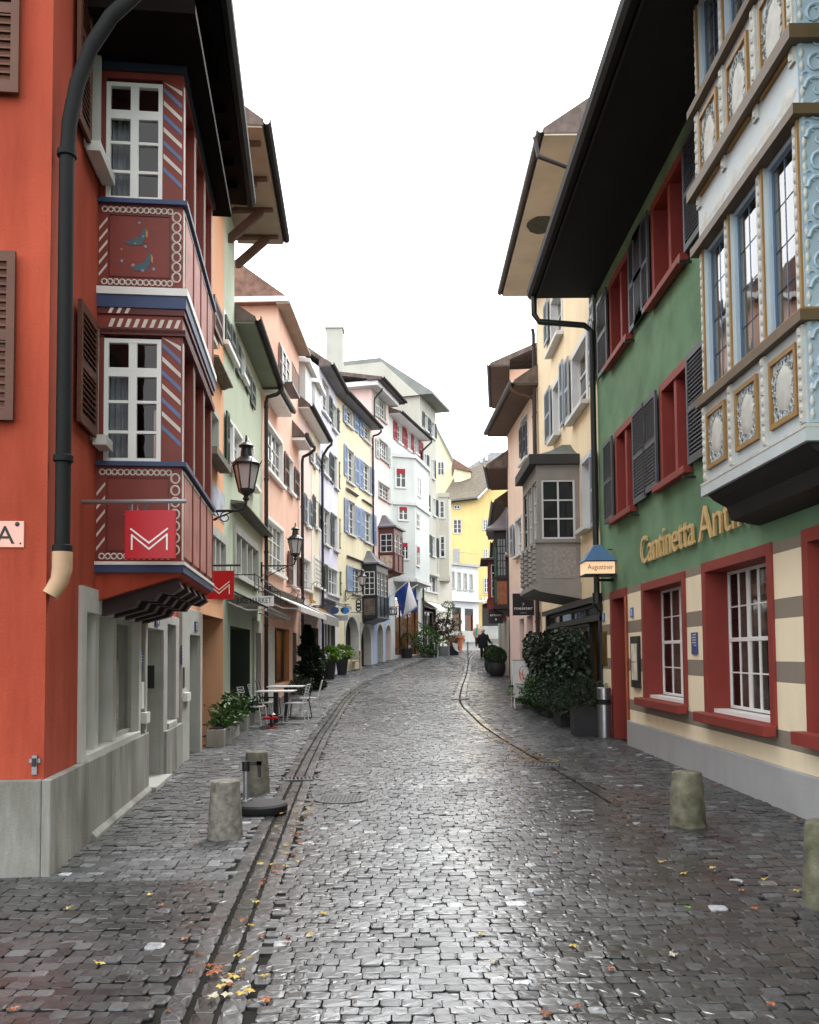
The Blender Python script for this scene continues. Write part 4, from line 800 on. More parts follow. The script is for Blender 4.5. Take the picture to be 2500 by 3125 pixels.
h.wall(); b = MB(); b.prism(F, [(.9,18.3),(.9,18.45),(-2.6,21.0),(-9,21.0),(-9,18.3)], -.25, h.L+.5); b.build('roof', mat('pale_zinc_roof',(.2,.215,.2),.7), h.T); MB().prism(F,[(0,18.28),(-2.5,20.7),(-8.9,20.7),(-8.9,18.28)],-.27,-.255).build('gable_wall', OFFW, h.T)
awning(h, .4, h.L-.3, 5.0, .9, .5, WHITE, .15); 
# ---- 11 slim beige turret house
h11 = h = House('beige_turret_house', 'slim beige turret beside the tall off-white house', (1.95,61.6), (3.05,64.2), 'L', 12.6, BEIGE, depth=5); F = wallframe((1.55,62.0),(2.85,62.3),'L')
T11 = h.T; b = MB(); x = [facing(62).px(*Z('7',q,100))[0] for q in (1508,1617)]; FT = facing(61.9)
b.box(FT, x[0], x[1], -3, 0, 6.8, 12.5); b.box(FT, x[0]-.06, x[1]+.06, -3, .08, 12.4, 12.7); b.box(FT, x[0], x[1]+.05, -3, .06, 6.6, 6.95); b.build('turret', BEIGE, T11)
for a,b_,c,d in [(1525,100,1575,280),(1530,470,1580,690)]: surfwin(T11, FT, FT.rect(Z('7',a,b_), Z('7',c,d)), 1, 3)
r = FT.rect(Z('A',350,1460), Z('A',408,1650)); 
h.wall()
# ---- 12 white shop row, 13 yellow house behind it, more roofs
WS = plaster('bright_white_plaster', (.70,.71,.72))
h12 = h = House('white_shop', 'low white shop building with four narrow windows and dark display windows', (2.2,74.6), (6.05,78.8), 'L', 9.6, WS, depth=6, z0=1.5); F = h.F
ztop = F.px(*Z('B',600,260))[1]; h.z1 = ztop
for a,b_,c,d in [(372,360,400,490),(442,330,470,500),(508,340,536,515),(572,350,600,520),(636,360,662,525)]: h.win(Z('B',a,b_), Z('B',c,d), sur=.1, nx=2, ny=3, sm=GSTONE, so=.12)
zz_ = F.px(*Z('B',500,700))[1]
for a,b_,c,d in [(320,690,410,1005),(448,700,545,1000),(582,715,672,1000)]:
    r = F.rect(Z('B',a,b_), Z('B',c,d)); shopfront(h, r, BLACK, n=1, rec=.15); u0,u1,z0,z1 = r; MB().box(F,u0,u1,-.1,-.03,z1-.55,z1).build('sign_band', BLACK, h.T)
MB().box(F,-.1,h.L+.05,0,.5,F.px(*Z('B',500,640))[1],F.px(*Z('B',500,615))[1]).build('canopy', WS, h.T); MB().box(F,-.1,h.L+.12,-6,.25,ztop-.1,ztop+.12).build('cornice', GSTONE, h.T)
MB().box(F,.0,h.L,0,.06,1.5,F.px(*Z('B',500,948))[1]).build('plinth', GSTONE, h.T)
b = MB(); 
for k in range(14): u = 1.1+k*.3; b.tube([F.P(u,-.1,ztop+.1),F.P(u,-.1,ztop+1.1)],.015,5)
b.tube([F.P(1,-.1,ztop+1.1),F.P(h.L+.1,-.1,ztop+1.1)],.02,5); b.build('terrace_rail', GREYM, h.T)
h.wall()
YEL = plaster('yolk_yellow_plaster', (.74,.55,.24)); F = facing(84)
T = thing('yellow_house', 'bright yellow house with mossy brown roof closing the end of the street', 'house', (6,84,gz(84)))
xl = F.px(*Z('A',455,1600))[0]; xm, ze1 = F.px(*Z('A',790,1440)); xr, zr1 = F.px(*Z('A',985,1215)); zeL = F.px(*Z('A',455,1480))[1]
slope = (zr1-ze1)/(xr-xm); xe = xr+8; 
b = MB(); b.plate(F, [(xl,1.5),(xr+1.5,1.5),(xr+8,1.5),(xr+8,zr1-2),(xr+1.5,zr1+slope*1.0),(xm,ze1),(xl,ze1)], -.4, 0); b.build('wall', YEL, T)
b = MB(); b.box(F, xl-.3, xm, -7, -.4, 1.5, ze1); b.build('side_wall', YEL, T)
xr0,zr0 = F.px(*Z('A',500,1140)); 
b = MB(); pts = [F.P(xl-.8,.5,zeL-.1), F.P(xm,.5,ze1), F.P(xr+1.5,.3,zr1+slope*1.2), F.P(xr+1.5,-7,zr1+slope*1.2+2.2), F.P(xl+1.2,-7,zr1+1.9)]
pts2 = [p+Vector((0,0,.25)) for p in pts]; n = 5; b.add(pts+pts2, [(4,3,2,1,0),(5,6,7,8,9)]+[(i,(i+1)%5,5+(i+1)%5,5+i) for i in range(5)]); b.build('roof', tilemat('mossy_roof_tiles',(.14,.115,.08)), T)
b = MB(); b.tube([F.P(xl-.8,.6,zeL-.05),F.P(xm,.6,ze1+.03)],.12,8); b.build('gutter', BLACK, T); b = MB(); b.tube([F.P(xm,.5,ze1),F.P(xr+1.5,.35,zr1+slope*1.2)],.12,6); b.build('verge_board', PALEW, T)
for a,b_,c,d in [(512,1670,608,1830),(860,1670,912,1790),(868,2020,915,2110),(520,1505,590,1545)]: surfwin(T, F, F.rect(Z('A',a,b_), Z('A',c,d)), 2, 3 if d-b_>60 else 1, sm=GSTONE)
surfwin(T, F, F.rect(Z('B',785,395), Z('B',835,545)), 2, 3, sm=GSTONE); r = F.rect(Z('B',460,85), Z('B',528,240)); MB().box(F,r[0],r[1],0,.05,r[2],r[3]).build('terrace_door', GREYM, T)
r = F.rect(Z('B',765,660), Z('B',830,900)); MB().box(F,r[0],r[1]+2.2,0,.06,r[2],r[3]).build('shop_window', GLASS, T); MB().box(F,r[0]-.2,r[1]+5,0,.15,1.5,r[2]).build('plinth', GSTONE, T); MB().prism(F,[(0,r[3]+.5),(.05,r[3]+.6),(.9,r[3]+.2),(.9,r[3])],r[0],r[1]+2).build('awning', WHITE, T)
F = facing(92); T = thing('gable_house', 'pale yellow gabled house rising behind the off-white house', 'house', (3,92,gz(92)))
g = [F.px(*Z('A',*q)) for q in ((300,600),(505,1010),(700,1110),(700,1500),(300,1500))]; MB().plate(F, g, -6, 0).build('wall', plaster('pale_lemon_plaster',(.78,.74,.5)), T)
g1 = [F.px(*Z('A',*q)) for q in ((300,575),(310,575),(520,985),(505,1010),(300,600))]; MB().plate(F, g1, -6, .4).build('roof', mat('pale_zinc_roof',(.45,.46,.44)), T)
r = F.rect(Z('A',330,995), Z('A',405,1150)); surfwin(T, F, r, 2, 2)
F = facing(88); T = thing('red_roof_house', 'small house with dark red tiled roof behind the mossy roof', 'house', (6,90,gz(90)))
g = [F.px(*Z('A',*q)) for q in ((515,950),(690,1060),(730,1110),(560,1075),(520,1060))]; MB().plate(F, g, -5, 0).build('roof', RTILE, T); g = [F.px(*Z('A',*q)) for q in ((530,1065),(720,1100),(720,1500),(530,1500))]; MB().plate(F, g, -4.6, -.3).build('wall', plaster('pale_lemon_plaster',(.78,.74,.5)), T)
F = facing(112); T = thing('grey_roof_house', 'distant house with light grey roof and white dormers above the mossy roof', 'house', (9,112,gz(112)))
g = [F.px(*Z('A',*q)) for q in ((690,1055),(960,880),(1120,880),(1120,1140),(700,1120))]; MB().plate(F, g, -6, 0).build('roof', mat('light_grey_slate',(.3,.31,.32),.7,.2,3,.2,10), T); g = [F.px(*Z('A',*q)) for q in ((700,1100),(1120,1110),(1120,1600),(700,1600))]; MB().plate(F, g, -5.5, -.3).build('wall', OFFW, T)
for a in ((885,935,915,985),(830,980,850,1010)): r = F.rect(Z('A',*a[:2]), Z('A',*a[2:])); MB().box(F,r[0],r[1],0,.4,r[2],r[3]).build('dormer', WHITE, T)
# ================================================================ RIGHT SIDE
GREENP = plaster('moss_green_plaster', (.125,.23,.13), var=.2, scale=1.6, dirt=.5, dirtcol=(.22,.33,.22), streak=False)
BANDC = plaster('cream_plaster', (.80,.70,.50)); BANDT = plaster('taupe_band_plaster', (.235,.20,.155), dirt=.2); GPL = mat('grey_plinth_plaster', (.33,.335,.335), .85, .06, 1.5, .3, 60, dirt=.35, dirtcol=(.42,.43,.42), streak=True)
CRIM = mat('brick_red_paint', (.215,.029,.020), .6, .1, 3, .1, 60)
hg = h = House('green_house', 'moss green restaurant house with red window frames, striped base and ornate blue-grey oriel', (3.8,-8.0), (3.8,17.8), 'R', 8.9, GREENP, depth=7); F = h.F; T = h.T
x_ = lambda y: F.px(*Z('G',1235,y))[1]
bz = [x_(v) for v in (1462,1348,1038,902,622,492)]; ztp = F.px(*Z('G',1209,122))[1]; zt2 = F.px(*Z('G',1211,197))[1]
h.bands = [(bz[0],BANDC),(bz[1],BANDT),(bz[2],BANDC),(bz[3],BANDT),(bz[4],BANDC),(bz[5],BANDT),(zt2,BANDC),(ztp,BANDT)]
zpl = F.px(*Z('G',900,1480))[1]
def stripes_fix(): pass
def redwin(p0, p1, nx, ny, sur, rec, sash_sur=True):
    u0,u1,z0,z1 = F.rect(p0, p1); s = sur; h.hole((u0,u1,z0,z1)); i0,i1,j0,j1 = u0+s,u1-s,z0+.02,z1-s
    W = MB().box(F,u0,i0,-rec,.03,z0,z1).box(F,i1,u1,-rec,.03,z0,z1).box(F,i0,i1,-rec,.03,j1,z1).box(F,i0,i1,-rec,.0,z0,j0).build('window', CRIM, T, bevel=.006)
    MB().box(F,u0-.04,u1+.04,.031,.17,z0-.1,z0+.02).build('sill', CRIM, W, bevel=.01)
    return W, (i0,i1,j0,j1)
CURT = mat('taupe_curtain', (.12,.09,.07), .9, .3, 8, .1)
# ground floor: two large white casements set in deep red reveals
for p0, p1, nx in ((Z('G',346,392), Z('G',652,1200), 4), (Z('G',745,258), Z('G',1240,1335), 6)):
    W, (i0,i1,j0,j1) = redwin(p0, p1, nx, 4, .13, .3); j0 += .05
    b = MB(); bars(b, F, (i0,i1,j0,j1), -.29, -.262, nx, 4, .04, .018, .04)
    n2 = nx//2
    for k in range(1,n2): c = i0+.05+(i1-i0-.1)*k/n2; b.box(F,c-.035,c+.035,-.291,-.258,j0+.04,j1-.04)
    zc = j0+(j1-j0)*.5; b.box(F,i0+.04,i1-.04,-.2905,-.2585,zc-.025,zc+.025); b.build('frame', WHITE, W, bevel=.004)
    MB().box(F,i0,i1,-.24,-.05,j0-.05,j0-.005).build('inner_sill', WHITE, W)
    b = MB(); b.add([F.P(i0,-.28,j0),F.P(i1,-.28,j0),F.P(i1,-.28,j1),F.P(i0,-.28,j1)],[(0,1,2,3)]); b.build('pane', THIN, W)
    b = MB(); n = 60; pts = [(i0+(i1-i0)*i/n, -.42-.035*math.sin(i*1.15)-.02*math.sin(i*.37)) for i in range(n+1)]
    keep = [i for i in range(n) if (i % 20) not in (8,9,10,11)]
    b.add([F.P(u,v,j0) for u,v in pts]+[F.P(u,v,j1) for u,v in pts],[(i,i+1,n+2+i,n+1+i) for i in keep]); b.build('curtain', CURT, W, smooth=True)
# third window at the picture edge
u1_, z1_ = F.px(*Z('G',1408,40)); W = None
u0,u1 = u1_-2.2, u1_; z0 = F.px(*Z('G',1440,1375))[1]; h.hole((u0,u1,z0,z1_)); s=.13
W = MB().box(F,u0,u0+s,-.4,.03,z0,z1_).box(F,u1-s,u1,-.4,.03,z0,z1_).box(F,u0+s,u1-s,-.4,.03,z1_-s,z1_).box(F,u0+s,u1-s,-.4,0,z0,z0+.02).build('window', CRIM, T); MB().box(F,u0-.04,u1+.04,.031,.17,z0-.1,z0+.02).build('sill', CRIM, W)
b = MB(); bars(b,F,(u0+s,u1-s,z0+.07,z1_-s),-.3,-.24,6,4,.05,.022,.05); b.build('frame', WHITE, W); b = MB(); b.add([F.P(u0,-.28,z0),F.P(u1,-.28,z0),F.P(u1,-.28,z1_),F.P(u0,-.28,z1_)],[(0,1,2,3)]); b.build('pane', GLASS, W)
# door with red surround
r = F.rect(Z('G',140,446), Z('G',268,1395)); u0,u1,z0,z1 = r; z0 = 0; h.hole((u0,u1,z0-.02,z1)); s = .16
W = MB().box(F,u0,u0+s,-.4,.03,-.1,z1).box(F,u1-s,u1,-.4,.03,-.1,z1).box(F,u0+s,u1-s,-.4,.03,z1-s,z1).build('door_surround', CRIM, T, bevel=.006)
MB().box(F,u0+s,u1-s,-.38,-.3,0,z1-s).build('door', mat('dark_red_door',(.08,.012,.012),.5), T); MB().box(F,u0+.0,u0+.035,.031,.045,.0,z1-s).build('oak_strip', mat('orange_timber',(.4,.13,.03),.6), T)
udoor = u0
b = MB(); b.box(F,0,udoor-.02,0,.06,-.2,zpl); b.build('plinth', GPL, T, bevel=.01)
b = MB()
for i,(za,zb_) in enumerate(((0,.26),(.26,.55),(.55,.8),(bz[1]+.02,bz[1]+.4))): pass
# upper red windows with slate louvred shutters
def upwin(p0, p1, sh):
    u0,u1,z0,z1 = F.rect(p0,p1); s=.13; h.hole((u0,u1,z0,z1)); c=(u0+u1)/2
    W = MB().box(F,u0,u0+s,-.25,.03,z0,z1).box(F,u1-s,u1,-.25,.03,z0,z1).box(F,u0+s,u1-s,-.25,.03,z1-s,z1).box(F,u0+s,u1-s,-.25,.02,z0,z0+.05).build('window', CRIM, T, bevel=.006)
    MB().box(F,c-.06,c+.06,-.25,.0,z0+.05,z1-s).build('mullion', CRIM, W)
    MB().box(F,u0-.06,u1+.06,.031,.15,z0-.1,z0).build('sill', CRIM, W, bevel=.008)
    b = MB(); bars(b,F,(u0+s,u1-s,z0+.05,z1-s),-.22,-.18,4,3,.04,.025,.05); b.build('frame', CRIM, W); b = MB(); b.add([F.P(u0+s,-.2,z0),F.P(u1-s,-.2,z0),F.P(u1-s,-.2,z1-s),F.P(u0+s,-.2,z1-s)],[(0,1,2,3)]); b.build('pane', GLASS, W)
    for side in sh:
        wd = (u1-u0)*.52
        a = (u1+.03, u1+.03+wd) if side == 'f' else (u0-.03-wd, u0-.03)
        if a[0] < 0 or a[1] > h.L: a = (max(a[0],.02), min(a[1],h.L-.02))
        if a[1]-a[0] > .15: shutter(T, F, (a[0],a[1],z0+.0,z1-.05), SLATE, v=.05)
    b = MB(); b.box(F,u0-.2,u0-.17,.031,.2,z0-.2,z0-.17); b.build('shutter_catch', BLACK, T)
    return u0,u1,z0,z1
A_ = upwin(Z('F',192,1245), Z('F',352,1780), 'fn'); B_ = upwin(Z('F',518,905), Z('F',757,1490), 'fn')
zC = F.px(*Z('F',165,760))[1]
for (ua,ub) in ((A_[0],A_[1]),(B_[0]-.05,B_[1]-.05)): 
    s=.0
uC = F.rect(Z('F',160,700), Z('F',320,540)); uD = F.rect(Z('F',472,280), Z('F',730,0))
for (a,c) in ((uC[0],uC[1]),(uD[0],uD[1])):
    zz0 = F.px(*Z('F',475,305))[1]; 
    def at(u,z): 
        p = F.P(u,0,z); d = p-EYE; return (1250+FPX*d.dot(CR)/d.dot(_f0), 1562.5+SHY*2500-FPX*d.dot(CU)/d.dot(_f0))
    upwin(at(c, zz0+1.55), at(a, zz0), 'fn')
# gilded raised lettering
GOLD = mat('gilded_letter', (.62,.42,.17), .35, .15, 8, .1, 60, metal=.25); 
uL,zL = F.px(*Z('G',337,278),.05); uR,_ = F.px(*Z('G',690,150),.05); uS,_z = F.px(*Z('G',718,120),.05); 
zb_ = F.px(*Z('G',400,248))[1]; hh_ = (F.px(*Z('G',345,90))[1]-zb_)
text('Cantinetta', F, uL, zb_, hh_, GOLD, T, 'gilded_lettering', width=uL-uR, v=.03, ext=.03, flip=True)
text('Antinori', F, uS, zb_, hh_, GOLD, T, 'gilded_lettering', width=(uL-uR)*.95, v=.03, ext=.03, flip=True)
# eaves
OVR = 1.2; ze = 8.83; u0,u1 = -.1, h.L+.1
MB().prism(F,[(0,ze+.02),(OVR,ze-.02),(OVR,ze+.1),(-3.5,ze+3.4),(-3.5,ze+3.2),(0,ze+.12)],u0,u1).build('roof', TILE, T)
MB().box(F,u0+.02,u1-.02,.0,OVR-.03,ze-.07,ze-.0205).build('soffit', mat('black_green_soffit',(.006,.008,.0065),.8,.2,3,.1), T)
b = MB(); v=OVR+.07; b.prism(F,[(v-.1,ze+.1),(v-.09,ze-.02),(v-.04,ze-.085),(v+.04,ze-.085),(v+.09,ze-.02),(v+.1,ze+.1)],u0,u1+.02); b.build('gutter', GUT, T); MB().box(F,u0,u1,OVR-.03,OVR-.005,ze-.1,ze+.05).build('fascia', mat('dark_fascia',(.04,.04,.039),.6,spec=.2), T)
b = MB(); uu = h.L-.05; ztie = F.px(*Z('C',930,1825),.1)[1]; zpb = F.px(*Z('E',985,440),.1)[1]
b.tube([F.P(uu,OVR+.05,ze-.0),F.P(uu,OVR+.05,ze-.45),F.P(uu,OVR-.05,ze-.6),F.P(uu,.25,ze-.68),F.P(uu,.1,ze-.8),F.P(uu,.1,zpb)],.06,12); b.build('downpipe', mat('black_green_metal',(.015,.022,.02),.4), T, smooth='auto')
b = MB(); b.tube([F.P(uu,.1,zpb),F.P(uu,.1,zpb-.2),F.P(uu,.0,zpb-.36)],[.09,.09,.07],10); b.build('pipe_shoe', BLACK, T)
h.wall()
# ornate blue-grey oriel --------------------------------------------------
PB = .55; BG = mat('pale_blue_grey_paint',(.45,.50,.50),.55,.06,3,.1,50); BL = mat('powder_blue_paint',(.33,.42,.48),.55,.08,3,.1,50); OCH = mat('ochre_gilt_trim',(.26,.145,.04),.5,.15,5,.1); CRM = mat('ivory_relief',(.47,.47,.42),.6,.15,8,.2,40); BRN = mat('bronze_moulding',(.10,.065,.03),.5,.15,5,.1)
BLSASH = mat('dusk_blue_sash',(.07,.11,.17),.5)
pr = lambda x,y,k='F': F.px(*Z(k,x,y), PB)
uf = pr(846,1560)[0]; un = pr(1600,1215)[0]; zb0 = pr(846,1700)[1]; zs0 = pr(835,1035)[1]; zh0 = F.px(*Z('H',560,1870),PB)[1]; zm1 = F.px(*Z('H',470,1590),PB)[1]; zs1 = F.px(*Z('H',535,830),PB)[1]
ut = un; NW = 3
O = MB().box(F,un,uf,0,PB,zb0+.12,zs0-.04).build('oriel', BG, T); MB().box(F,un,uf,0,PB,zh0+.06,zs1-.04).build('frieze', BG, O); MB().box(F,un,uf,0,PB,zs1+1.75,8.75).build('top_storey', BG, O)
b = MB(); b.prism(F,[(0,zb0-.02),(PB+.04,zb0-.02),(PB+.04,zb0+.12),(0,zb0+.12)],un-.04,uf+.04); b.build('base_moulding', BG, O)
MB().box(F,un-.045,uf+.045,0,PB+.045,zb0+.09,zb0+.115).build('cream_line', CRM, O)
b = MB(); b.prism(F,[(0,zb0-.02),(PB,zb0-.02),(PB-.06,zb0-.08),(.35,zb0-.16),(.3,zb0-.3),(0,zb0-.36)],un+.02,uf-.06); b.build('corbel', mat('black_timber',(.012,.013,.012),.7,.2,3,.2), O)
for (z,e,hh,mm) in ((zs0-.04,.07,.09,BRN),(zs0+.05,.05,.025,OCH),(zh0,.08,.09,BRN),(zm1,.1,.12,BRN),(zs1-.04,.08,.09,BRN),(zs1+1.75,.08,.1,BRN)): MB().box(F,un-e,uf+e,0,PB+e,z,z+hh).build('string_moulding', mm, O)
wn = (uf-un)/NW
for (z0,z1) in ((zs0+.05,zh0),(zs1+.05,zs1+1.75)):
    for k in range(NW+1):
        c = un+wn*k; a0,a1 = (c,c+.14) if k==0 else ((c-.14,c) if k==NW else (c-.09,c+.09))
        MB().box(F,a0,a1,0 if k in (0,NW) else PB-.22,PB,z0,z1).build('pilaster', BG, O)
        b = MB(); b.box(F,a0+.0,a0+.035,PB,PB+.02,z0,z1); b.build('ochre_strip', OCH, O)
        b = MB(); nb = 16; uc = (a0+a1)/2+.02
        for i in range(nb): z = z0+(z1-z0)*(i+.5)/nb; b.lathe([(.0,-.05),(.016,-.04),(.022,0),(.014,.04),(.0,.05)],F.P(uc,PB+.0,z),8)
        b.build('carved_strip', CRM, O, smooth=True)
    for k in range(NW):
        a,c = un+wn*k+(.14 if k==0 else .09), un+wn*(k+1)-(.14 if k==NW-1 else .09)
        MB().box(F,a,a+.04,PB-.12,PB-.035,z0,z1).box(F,c-.04,c,PB-.12,PB-.035,z0,z1).box(F,a+.04,c-.04,PB-.12,PB-.035,z1-.05,z1).build('window_frame', BL, O)
        b = MB(); bars(b,F,(a+.04,c-.04,z0,z1-.05),PB-.09,PB-.06,2,4,.035,.016,.016); b.build('sash', BLSASH, O)
        b = MB(); b.add([F.P(a+.04,PB-.066,z0),F.P(c-.04,PB-.066,z0),F.P(c-.04,PB-.066,z1),F.P(a+.04,PB-.066,z1)],[(0,1,2,3)]); b.build('pane', THINR, O)
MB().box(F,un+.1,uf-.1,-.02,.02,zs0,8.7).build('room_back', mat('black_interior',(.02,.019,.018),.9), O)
for (z0,z1) in ((zb0+.14,zs0-.05),(zh0+.5,zs1-.05)):
    for k in range(NW):
        a,c = un+wn*k+.14, un+wn*(k+1)-.14; y0,y1 = z0+.1,z1-.1
        b = MB()
        for (p,q,r_,s_) in ((a,a+.045,y0,y1),(c-.045,c,y0,y1),(a+.045,c-.045,y0,y0+.045),(a+.045,c-.045,y1-.045,y1)): b.box(F,p,q,PB,PB+.03,r_,s_)
        b.build('panel_frame', OCH, O)
        b = MB(); uc,zc = (a+c)/2,(y0+y1)/2; ru,rz = (c-a)*.32,(y1-y0)*.36; n=20
        ring = lambda f,v: [F.P(uc+ru*f*math.cos(2*math.pi*i/n),v,zc+rz*f*math.sin(2*math.pi*i/n)) for i in range(n)]
        b.loft([ring(1.0,PB),ring(.9,PB+.012),ring(.5,PB+.02),ring(.1,PB+.022)]); b.build('oval_relief', CRM, O, smooth=True)
        b = MB(); random.seed(k)
        for i in range(26):
            t_ = 2*math.pi*i/26; f = 1.12+.1*math.sin(5*t_); b.torus(F,uc+ru*f*math.cos(t_),zc+rz*f*math.sin(t_),PB+.01,.022+.012*(i%3),.009,8,4)
        b.build('wreath_relief', mat('grey_relief',(.33,.35,.34),.7,.3,10,.1), O)
    for k in range(NW+1):
        c = min(max(un+wn*k,un+.06),uf-.06); b = MB(); b.box(F,c-.05,c+.05,PB,PB+.025,z0,z1); nb = 9
        for i in range(nb): b.lathe([(.0,-.04),(.02,-.03),(.026,0),(.018,.03),(.0,.04)],F.P(c,PB+.022,z0+(z1-z0)*(i+.5)/nb),8)
        b.build('panel_pilaster', CRM, O)
# frieze diamonds and the powder-blue near side
b = MB()
for k in range(NW*2):
    c = un+(uf-un)*(k+.5)/(NW*2); z = zh0+.27; b.add([F.P(c-.2,PB+.002,z),F.P(c,PB+.002,z-.12),F.P(c+.2,PB+.002,z),F.P(c,PB+.002,z+.12),F.P(c,PB+.009,z)],[(0,1,4),(1,2,4),(2,3,4),(3,0,4)])
b.build('diamond_frieze', CRM, O)
Sn = Frame(F.P(un,0,0)[:2], F.n[:2], (-F.a)[:2])
MB().box(Sn,.0,PB-.0,.001,.02,zb0+.13,8.7).build('side_cheek', BL, O)
b = MB(); random.seed(4)
z = zb0+.3
while z < 8.5:
    sd = 1 if int(z/.21) % 2 else -1
    b.tube([Sn.P(.40+sd*(.11-.0075*t)*math.cos(t*.55),.026,z+.1+(.12-.0085*t)*math.sin(t*.55)) for t in range(13)],[.02-.001*t for t in range(13)],6)
    b.tube([Sn.P(.42-sd*(.03+.008*t),.022,z-.06+.03*math.sin(t*.9)) for t in range(10)],.013,5); b.torus(Sn,.40-sd*.09,z+.0,.024,.035,.012,10,5); z += .21
b.build('carved_scrollwork', mat('powder_blue_relief',(.36,.47,.56),.6), O)
b = MB(); nb=46
for i in range(nb): b.lathe([(.0,-.05),(.016,-.04),(.024,0),(.014,.04),(.0,.05)],Sn.P(PB-.03,.012,zb0+.2+i*.108),8)
b.build('carved_edge', CRM, O, smooth=True)
# ---- cream house with grey oriel and black shopfront
RCREAM = plaster('warm_cream_plaster',(.84,.69,.46))
hc = h = House('warm_cream_house', 'warm cream house with grey stone oriel and dark shopfront next to the moss green house', (3.8,17.8), (3.8,26.0), 'R', 12.1, RCREAM, depth=8); F = h.F; T = h.T
LB = mat('pale_blue_grey_shutter',(.30,.35,.39),.55,.1,4,.1)
for a in ((672,-60,768,190),(858,430,992,790),(690,690,748,1070)): h.win(Z('D',*a[:2]), Z('D',*a[2:]), sur=.12, nx=2, ny=3, sm=PALEW, so=.16, rec=.2)
h.win(Z('D',946,1345), Z('D',1026,1880), sur=.12, nx=2, ny=3, sm=PALEW, so=.16, rec=.2)
for a in ((622,-40,660,250),(1018,90,1072,600),(762,470,800,985),(808,450,850,930),(630,735,684,1100),(1034,1262,1092,1870),(1030,-200,1070,80)): h.shut(Z('D',*a[:2]), Z('D',*a[2:]), LB, v=.05)
r = F.rect(Z('E',500,640), Z('E',965,1260)); ub,ua = F.px(*Z('E',490,640))[0], F.px(*Z('E',968,560))[0]; zt_ = F.px(*Z('E',968,500))[1]; zm = F.px(*Z('E',960,700))[1]
SHOP = mat('black_green_paint',(.015,.02,.018),.4); h.hole((ua,ub,0,zt_))
W = MB().box(F,ua,ub,-.3,.06,zm,zm+.08).box(F,ua,ua+.12,-.3,.05,0,zt_).box(F,ub-.12,ub,-.3,.05,0,zt_).box(F,ua-.05,ub+.05,-.1,.14,zt_-.08,zt_+.04).build('shop_front', SHOP, T)
b = MB(); bars(b,F,(ua+.12,ub-.12,zm+.08,zt_-.08),-.1,-.03,4,1,.06,.06,.08); b.build('transom_light', SHOP, W); b = MB(); b.add([F.P(ua,-.07,zm),F.P(ub,-.07,zm),F.P(ub,-.07,zt_),F.P(ua,-.07,zt_)],[(0,1,2,3)]); b.build('transom_pane', GLASSG, W)
dd = ua+1.5; MB().box(F,ua+.12,dd,-.28,-.2,0,zm).build('shop_door', SHOP, W)
b = MB(); bars(b,F,(dd,ub-.12,.55,zm),-.12,-.05,3,1,.07,.06,.1); b.box(F,dd,ub-.12,-.12,-.04,0,.55); b.build('display_frame', SHOP, W); b = MB(); b.add([F.P(dd,-.1,.5),F.P(ub,-.1,.5),F.P(ub,-.1,zm),F.P(dd,-.1,zm)],[(0,1,2,3)]); b.build('display_pane', THIN, W)
b = MB(); b.box(F,dd+.3,dd+.45,-1.2,-1.1,zm-.5,zm-.2); b.build('pendant_lamp', mat('amber_glow',(1,.5,.1),.5,0,1,0,emit=10), W); MB().box(F,ua,ub,-1.8,-1.75,0,zt_).build('room_back', mat('dim_interior',(.12,.11,.1)), W)
MB().box(F,.02,ua-.06,0,.05,0,.9).build('plinth', STONE, T)
prG = 0.96; SG_ = lambda u: Frame(F.P(u,0,0)[:2], F.n[:2], (-F.a)[:2]); uO = F.px(*Z('D',920,1800))[0]; Q = SG_(uO); q = lambda k,x,y: Q.px(*Z(k,x,y))[1]
GRO = mat('warm_grey_oriel_stone',(.27,.255,.235),.8,.1,3,.3,60,dirt=.3,dirtcol=(.15,.14,.12))
zb1,z01,z11,zr1_,zt1 = q('E',640,370), q('D',770,2010), q('D',770,1475), q('D',720,1260), q('D',720,1085)
O,_S = oriel(h, uO, uO+2.45, Q.px(*Z('D',545,1800))[0], zb1, z01, z11, zr1_, zt1, GRO, PALEW, mat('weathered_green_lead',(.07,.085,.07),.6,.3,4,.2,20), 0, nfront=3, nx=2, ny=3, flare=.1, panelm=mat('grey_relief_panel',(.3,.285,.26),.8,.25,14,.6,20))
MB().box(F,uO-.12,uO+2.57,0,1.12,zr1_-.22,zr1_-.0).build('cornice', mat('dark_cornice',(.035,.035,.033),.7), O)
b = MB(); b.prism(F,[(0,zb1-.06),(1.05,zb1-.06),(1.05,zb1-.13),(.92,zb1-.19),(.5,zb1-.27),(0,zb1-.36)],uO-.06,uO+2.5); b.build('base_moulding', GRO, O)
random.seed(2)
for k in range(4):
    b = MB()
    for i in range(7): u = uO+.1+(2.25)*k/3; b.lathe([(0,-.08),(.07,-.03),(.05,.05),(0,.1)],F.P(u,.99,zb1+.12+(z01-zb1-.25)*i/6),8)
    b.build('carved_console', GRO, O)
h.wall(); h.roof(ov=1.0, sm=mat('sand_soffit',(.56,.49,.40),.8,.06,1.5,.1,20,dirt=.3,dirtcol=(.15,.14,.1)), m=TILE, pitch=34, gm=mat('brown_black_metal',(.025,.018,.015)), verge=.05)
h.pipe(h.L-.05, 11, .3, .1, .05, mat('brown_black_metal',(.025,.018,.015)))
b = MB(); b.tube([F.P(.05,1.16,12.1),F.P(.05,1.1,11.7),F.P(.05,.1,11.3),F.P(.05,.1,9)],.05,8); b.build('downpipe', mat('brown_black_metal',(.025,.018,.015)), T)
